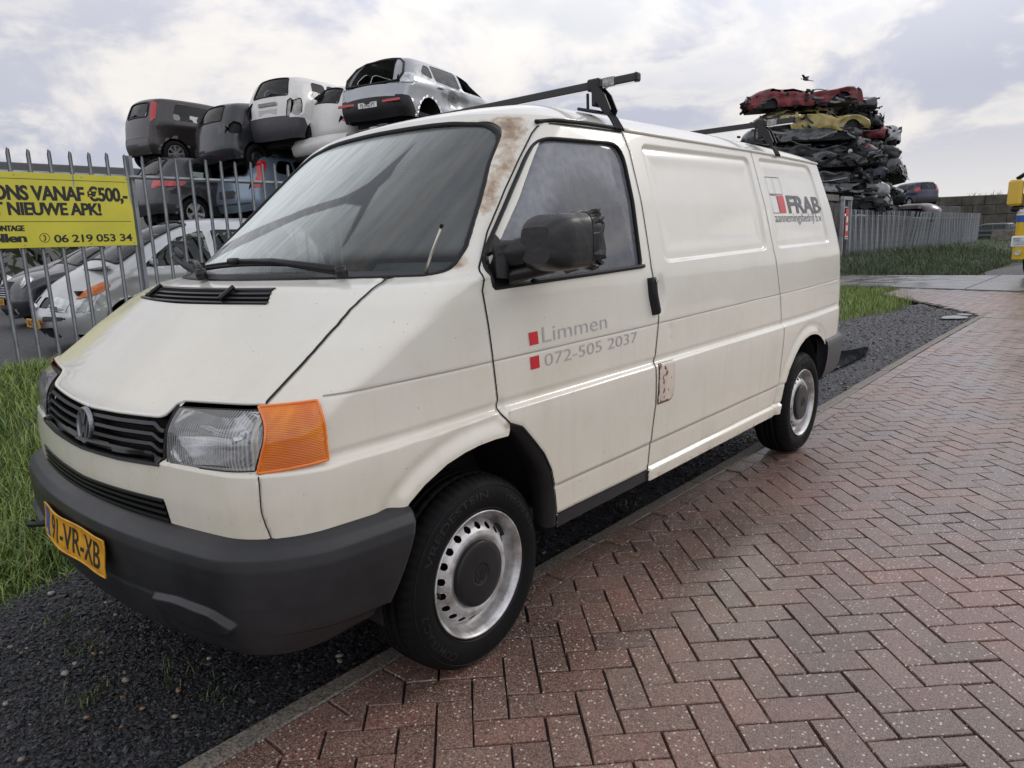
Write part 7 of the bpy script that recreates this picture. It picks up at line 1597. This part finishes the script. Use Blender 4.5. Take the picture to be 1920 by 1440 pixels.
b = MB(); b.box((-9.3, 49.5, 2.50), (3.4, 8.5, .16)); tag(b.build('platform', bpy.data.materials['dark_concrete']), 'dark concrete deck under the blue hatchback', 'platform')
# weeds on the wall
P = np.c_[RNG.uniform(-10.2, -7.0, 60), np.zeros(60)]; P[:, 1] = 74+(P[:, 0]+14)*.6; blades('wall_weeds', np.c_[P, np.full(60, 3.9)], RNG.uniform(.2, .7, 60), np.full(60, .02), [(.08, .08, .04)], 'dry weeds sprouting along the top of the block wall', .7, 2)
# blue hatchback and the plum one below it
c = hatch(3.66, 1.50, 1.66, tail=.20, base=.70, hood=.9, hb=1.02, tz=.95, belt=.96, th=.20, r=.13, bow=.06)
sp = dict(side=[(1, rpoly([(.40, 1.04), (.95, 1.0), (.95, 1.34), (.46, 1.35)], .05)), (2, rpoly([(1.05, .98), (2.4, .97), (2.1, 1.34), (1.06, 1.36)], .05)), (4, rpoly([(.02, .92), (.24, .92), (.22, 1.14), (.10, 1.18)], .03)), (6, [(-.1, .2), (.30, .2), (.30, .38), (.2, .60), (-.1, .60)])], strip=[(3, (.10, 1.04), (.19, 1.40), .85), (5, (2.05, 1.42), (2.5, 1.05), .88), (4, (.03, .92), (.10, 1.16), (.84, 1.01)), (4, (.03, .92), (.10, 1.16), (-1.01, -.84)), (6, (.07, .27), (.01, .60), 1.1)], arch=[(.62, .29, .33), (2.98, .29, .33)],
          names={1: ('quarter_window', GLS, 'side'), 2: ('window', GLS, 'side'), 3: ('rear_window', GLS, 'strip'), 4: ('tail_light', M_['redlens'], 'both'), 5: ('windscreen', GLS, 'strip'), 6: ('bumper', M_['greyplastic'], 'both')}, off={4: .005, 6: .01}, wheels=6)
bc = build_car('wrecked_hatchback', c, car_paint('navy_paint', (.018, .022, .055), .3, .3), (-8.0, 49.6, 2.62), R(46), 'dark blue hatchback standing on the concrete deck right of the pile', 'car', None, sp)
c = Car([(.1, .25), (.02, .42), (.02, .7), (.25, .95), (.6, 1.1)], [(.6, 1.1), (1.2, 1.12), (2.0, 1.08), (2.6, .90), (3.2, .78)], [(3.2, .78), (3.6, .62), (3.9, .5), (4.0, .4), (3.95, .25)], 1.75, belt=.8, th=.2, r=.2, bow=.1)
sp = dict(side=[], strip=[(5, (2.05, 1.05), (2.55, .93), .85)], arch=[(.7, .3, .34), (3.2, .3, .34)], names={5: ('windscreen', GLS, 'strip')}, wheels='steel', seats=False)
PL = build_car('wrecked_hatchback', c, car_paint('plum_paint', (.045, .020, .028), .3, .3), (-8.55, 46.2, 1.65), R(-88+180), 'plum coloured car front lying low in front of the blue hatchback', 'car', None, sp); PL.location = (-7.0, 46.9, 1.62); PL.rotation_euler = (0, 0, R(70))
bl_ = MB(); bl_.prism([(0, .10), (.07, .03), (.05, -.10), (-.05, -.10), (-.07, .03)], 0, .02, np.array(Matrix.Translation((0, 3.45, .72)) @ Matrix.Rotation(R(-70), 4, 'X'))); bl_.build('badge', M_['chrome'], PL, local=True)
# dark estate and scrap beyond the fence
c = hatch(4.5, 1.46, 1.72, tail=.25, base=.68, hood=.88, tz=.95, belt=.92, th=.2, r=.12, roofy=(.1, .52))
sp = dict(side=[(1, rpoly([(.32, 1.0), (1.25, .96), (1.25, 1.33), (.42, 1.33)], .05)), (2, rpoly([(1.33, .96), (2.15, .95), (2.15, 1.34), (1.33, 1.34)], .05)), (7, rpoly([(2.22, .95), (3.1, .96), (2.6, 1.28), (2.22, 1.34)], .05))], strip=[(3, (.08, 1.0), (.22, 1.34), .85), (5, (2.35, 1.40), (3.0, 1.03), .88)], arch=[(.8, .31, .35), (3.55, .31, .35)], names={1: ('window', GLS, 'side'), 2: ('window', GLS, 'side'), 7: ('window', GLS, 'side'), 3: ('rear_window', GLS, 'strip'), 5: ('windscreen', GLS, 'strip')}, wheels=5)
build_car('estate_car', c, car_paint('bottle_green_paint', (.022, .040, .038), .3, .3), (-5.6, 69.0, 0), R(70), 'dark green estate car parked beyond the end of the fence', 'car', None, sp)
b = MB(); rn = np.random.default_rng(11)
for i in range(40): b.box((rn.uniform(-1.6, 2.2), rn.uniform(-.6, .6), rn.uniform(.1, .85)), rn.uniform(.15, .9, 3)*[1.2, .8, .35], np.array(Matrix.Rotation(rn.uniform(-.6, .6), 3, 'Y') @ Matrix.Rotation(rn.uniform(-1, 1), 3, 'Z')))
V = np.concatenate(b.V)+np.array([-4.2, 66.5, 0]); o = mk('scrap_heap', V, b.F, mat('rusty_scrap', (.10, .085, .065), .8, var=.7, vs=2, dark=(.025, .022, .02)), smooth=False); tag(o, 'low heap of rusty scrap in front of the block wall', 'scrap heap')
b = MB(); b.box((-5.35, 63.0, .55), (2.0, .15, .75), np.array(Matrix.Rotation(.08, 3, 'Y')), bev=.02); o = b.build('tailboard', mat('pale_board', (.20, .18, .15), .8, var=.5, vs=3)); tag(o, 'weathered grey board leaning against the scrap heap', 'board')
# ------------------------------------------------------------------ yellow lorry
def lorry():
    Y = car_paint('lorry_yellow', (.66, .42, .012), 0, .3, .08, .5); rt = empty('lorry', (1.12, 20.1, 0), (0, 0, R(-8)), label='yellow lorry with a blue and white stripe at the right edge', cat='lorry')
    hw = 1.23
    def slab(z0, z1, y0, y1, m, name, w=hw, r=.12, front=.0):
        b = MB(); pl = rpoly([(-w, y1), (w, y1), (w, y0), (-w, y0)], [0.02, .02, r, r], 8); zs_ = np.linspace(z0, z1, 3); b.prism(pl, z0, z1); return auto_smooth(b.build(name, m, rt, local=True), 40)
    slab(1.05, 1.62, 0, 2.2, Y, 'cab_lower'); slab(1.621, 1.70, -.004, 2.2, mat('white_stripe', (.75, .75, .75), .4), 'white_stripe'); slab(1.395, 1.56, -.006, 2.202, M_['blueprint'], 'blue_stripe', hw+.004); slab(1.56, 1.60, -.007, 2.2, bpy.data.materials['white_stripe'], 'white_stripe', hw+.003); slab(1.701, 2.02, 0, 2.2, Y, 'cab_middle', hw-.12)
    slab(2.02, 2.86, .06, 2.2, M_['carglass'] if False else M_['blackplastic'], 'windscreen', hw-.26, .14); slab(2.861, 3.25, .08, 2.2, Y, 'cab_roof', hw-.2, .2)
    for s in (1, -1):
        b = MB(); b.tube([(s*(hw-.22), .06, 2.0), (s*(hw-.27), .14, 2.9)], .07, 8); b.build('pillar', Y, rt, local=True, smooth=True)
        b = MB(); b.box((s*(hw+.02), -.10, 2.10), (.30, .20, .62), bev=.05); b.build('wing_mirror', Y, rt, local=True); b = MB(); b.tube([(s*(hw-.5), .15, 2.62), (s*(hw-.2), -.05, 2.58), (s*(hw+.02), -.09, 2.42)], .05, 8); b.tube([(s*(hw-.2), .12, 1.76), (s*hw, -.06, 1.80)], .03, 8); b.box((s*(hw+.02), -.02, 1.72), (.18, .14, .16), bev=.05); b.build('mirror_arm', M_['blackplastic'], rt, local=True, smooth=True)
        b = MB(); b.box((s*(hw-.20), -.055, .93), (.40, .06, .22), bev=.03); hl = b.build('headlight', M_['wlens'], rt, local=True); b = MB(); b.box((s*(hw-.20), -.05, .93), (.45, .05, .27), bev=.03); b.build('lamp_surround', mat('white_trim', (.72, .72, .70), .4), hl, local=True)
        b = MB(); b.tube([(s*(hw-.14), -.10, .66), (s*(hw-.14), -.04, .66)], .065, 14); b.build('fog_lamp', M_['wlens'], rt, local=True)
        b = MB(); b.box((s*(hw+.02), .02, 1.02), (.06, .10, .12), bev=.02); b.build('marker_lamp', M_['blackplastic'], rt, local=True)
        small_wheel(rt, s*(hw-.02), 1.35, .48, .48, 'steel', .30)
    slab(.50, 1.049, -.05, .9, Y, 'bumper', hw+.015, .14); slab(.52, 1.0, 1.9, 2.25, M_['dark'], 'chassis', .6)
    b = MB(); b.box((0, -.06, .78), (1.3, .03, .22), bev=.02); b.build('grille', M_['blackplastic'], rt, local=True)
    b = MB(); b.box((0, 5.4, 1.0), (1.0, 6.2, .25)); b.box((0, 5.5, 1.25), (2.44, 6.2, .18)); b.build('flatbed', M_['greyplastic'], rt, local=True)
    for y in (5.6, 6.9):
        for s in (1, -1): small_wheel(rt, s*(hw-.02), y, .48, .48, 'steel', .5)
    b = MB(); b.box((-.95, 1.0, 3.42), (.08, .4, .5), bev=.02); b.build('exhaust_stack', M_['blackplastic'], rt, local=True)
    return rt
LO = lorry()

# dark wrecks that fill the racks under the stacked cars
for q, dg_, col_, h_, lab_ in (((-13.25, 6.7, 2.0), 12, BK, .55, 'black crushed wreck jammed between the dark grey and the pale blue hatchback'), ((-10.9, 7.9, 2.0), 12, DG, .62, 'charcoal crushed wreck under the white rounded hatchback'), ((-9.3, 8.3, 2.35), 15, BK, .62, 'black crushed wreck carrying the silver shell'), ((-13.3, 8.6, .35), 8, DG, .8, 'charcoal crushed wreck at the bottom of the stacks, left'), ((-11.0, 8.6, .35), 10, BK, .8, 'black crushed wreck at the bottom of the stacks, middle'), ((-9.6, 8.5, .4), 12, DG, .8, 'charcoal crushed wreck at the bottom of the stacks, right')):
    K += 1; crushed('crushed_car', q, R(dg_), col_, 300+K*3, lab_, 'crushed car', G1, h_, 3.9)
for q, dg_, lab_ in (((-9.6, 8.4, 1.35), 12, 'grey flattened wreck at mid height on the right of the stacks'), ((-11.8, 7.3, 1.3), 12, 'grey flattened wreck directly below the pale blue hatchback'), ((-13.5, 7.4, 1.3), 6, 'grey flattened wreck directly below the dark grey hatchback')):
    K += 1; crushed('crushed_car', q, R(dg_), GY, 500+K*3, lab_, 'crushed car', G1, .55, 3.9)

# low grey shed on the horizon, left of the sign
sd_ = empty('shed', (-46, 2.0, 0), label='low grey shed with a flat roof far behind the yellow sign', cat='building')
b = MB(); b.box((0, 0, 2.9), (9, 30, 5.8)); b.build('wall', mat('shed_cladding', (.20, .20, .19), .8, var=.3, vs=1), sd_, local=True); b = MB(); b.box((0, 0, 6.0), (9.6, 30.8, .5), bev=.05); b.build('roof', mat('shed_roof', (.10, .10, .10), .7), sd_, local=True)
for k in range(6): b = MB(); b.box((4.52, -12.5+5*k, 3.2), (.08, 2.6, 1.2)); b.build('window', M_['blackplastic'], sd_, local=True)
hd = MB()
for i in range(900):
    p = np.array([RNG.uniform(-34, -31), RNG.uniform(-12, 20), RNG.uniform(.1, 2.9)]); p[2] *= .8+.2*math.sin(p[1]*.9); n = RNG.normal(0, 1, (3, 3)); hd.add(p+n*.28, [(0, 1, 2)])
tag(hd.build('hedge', mat('hedge_leaf', (.035, .05, .02), .8, var=.5, vs=2)), 'dark straggly hedge along the back of the scrapyard', 'hedge')
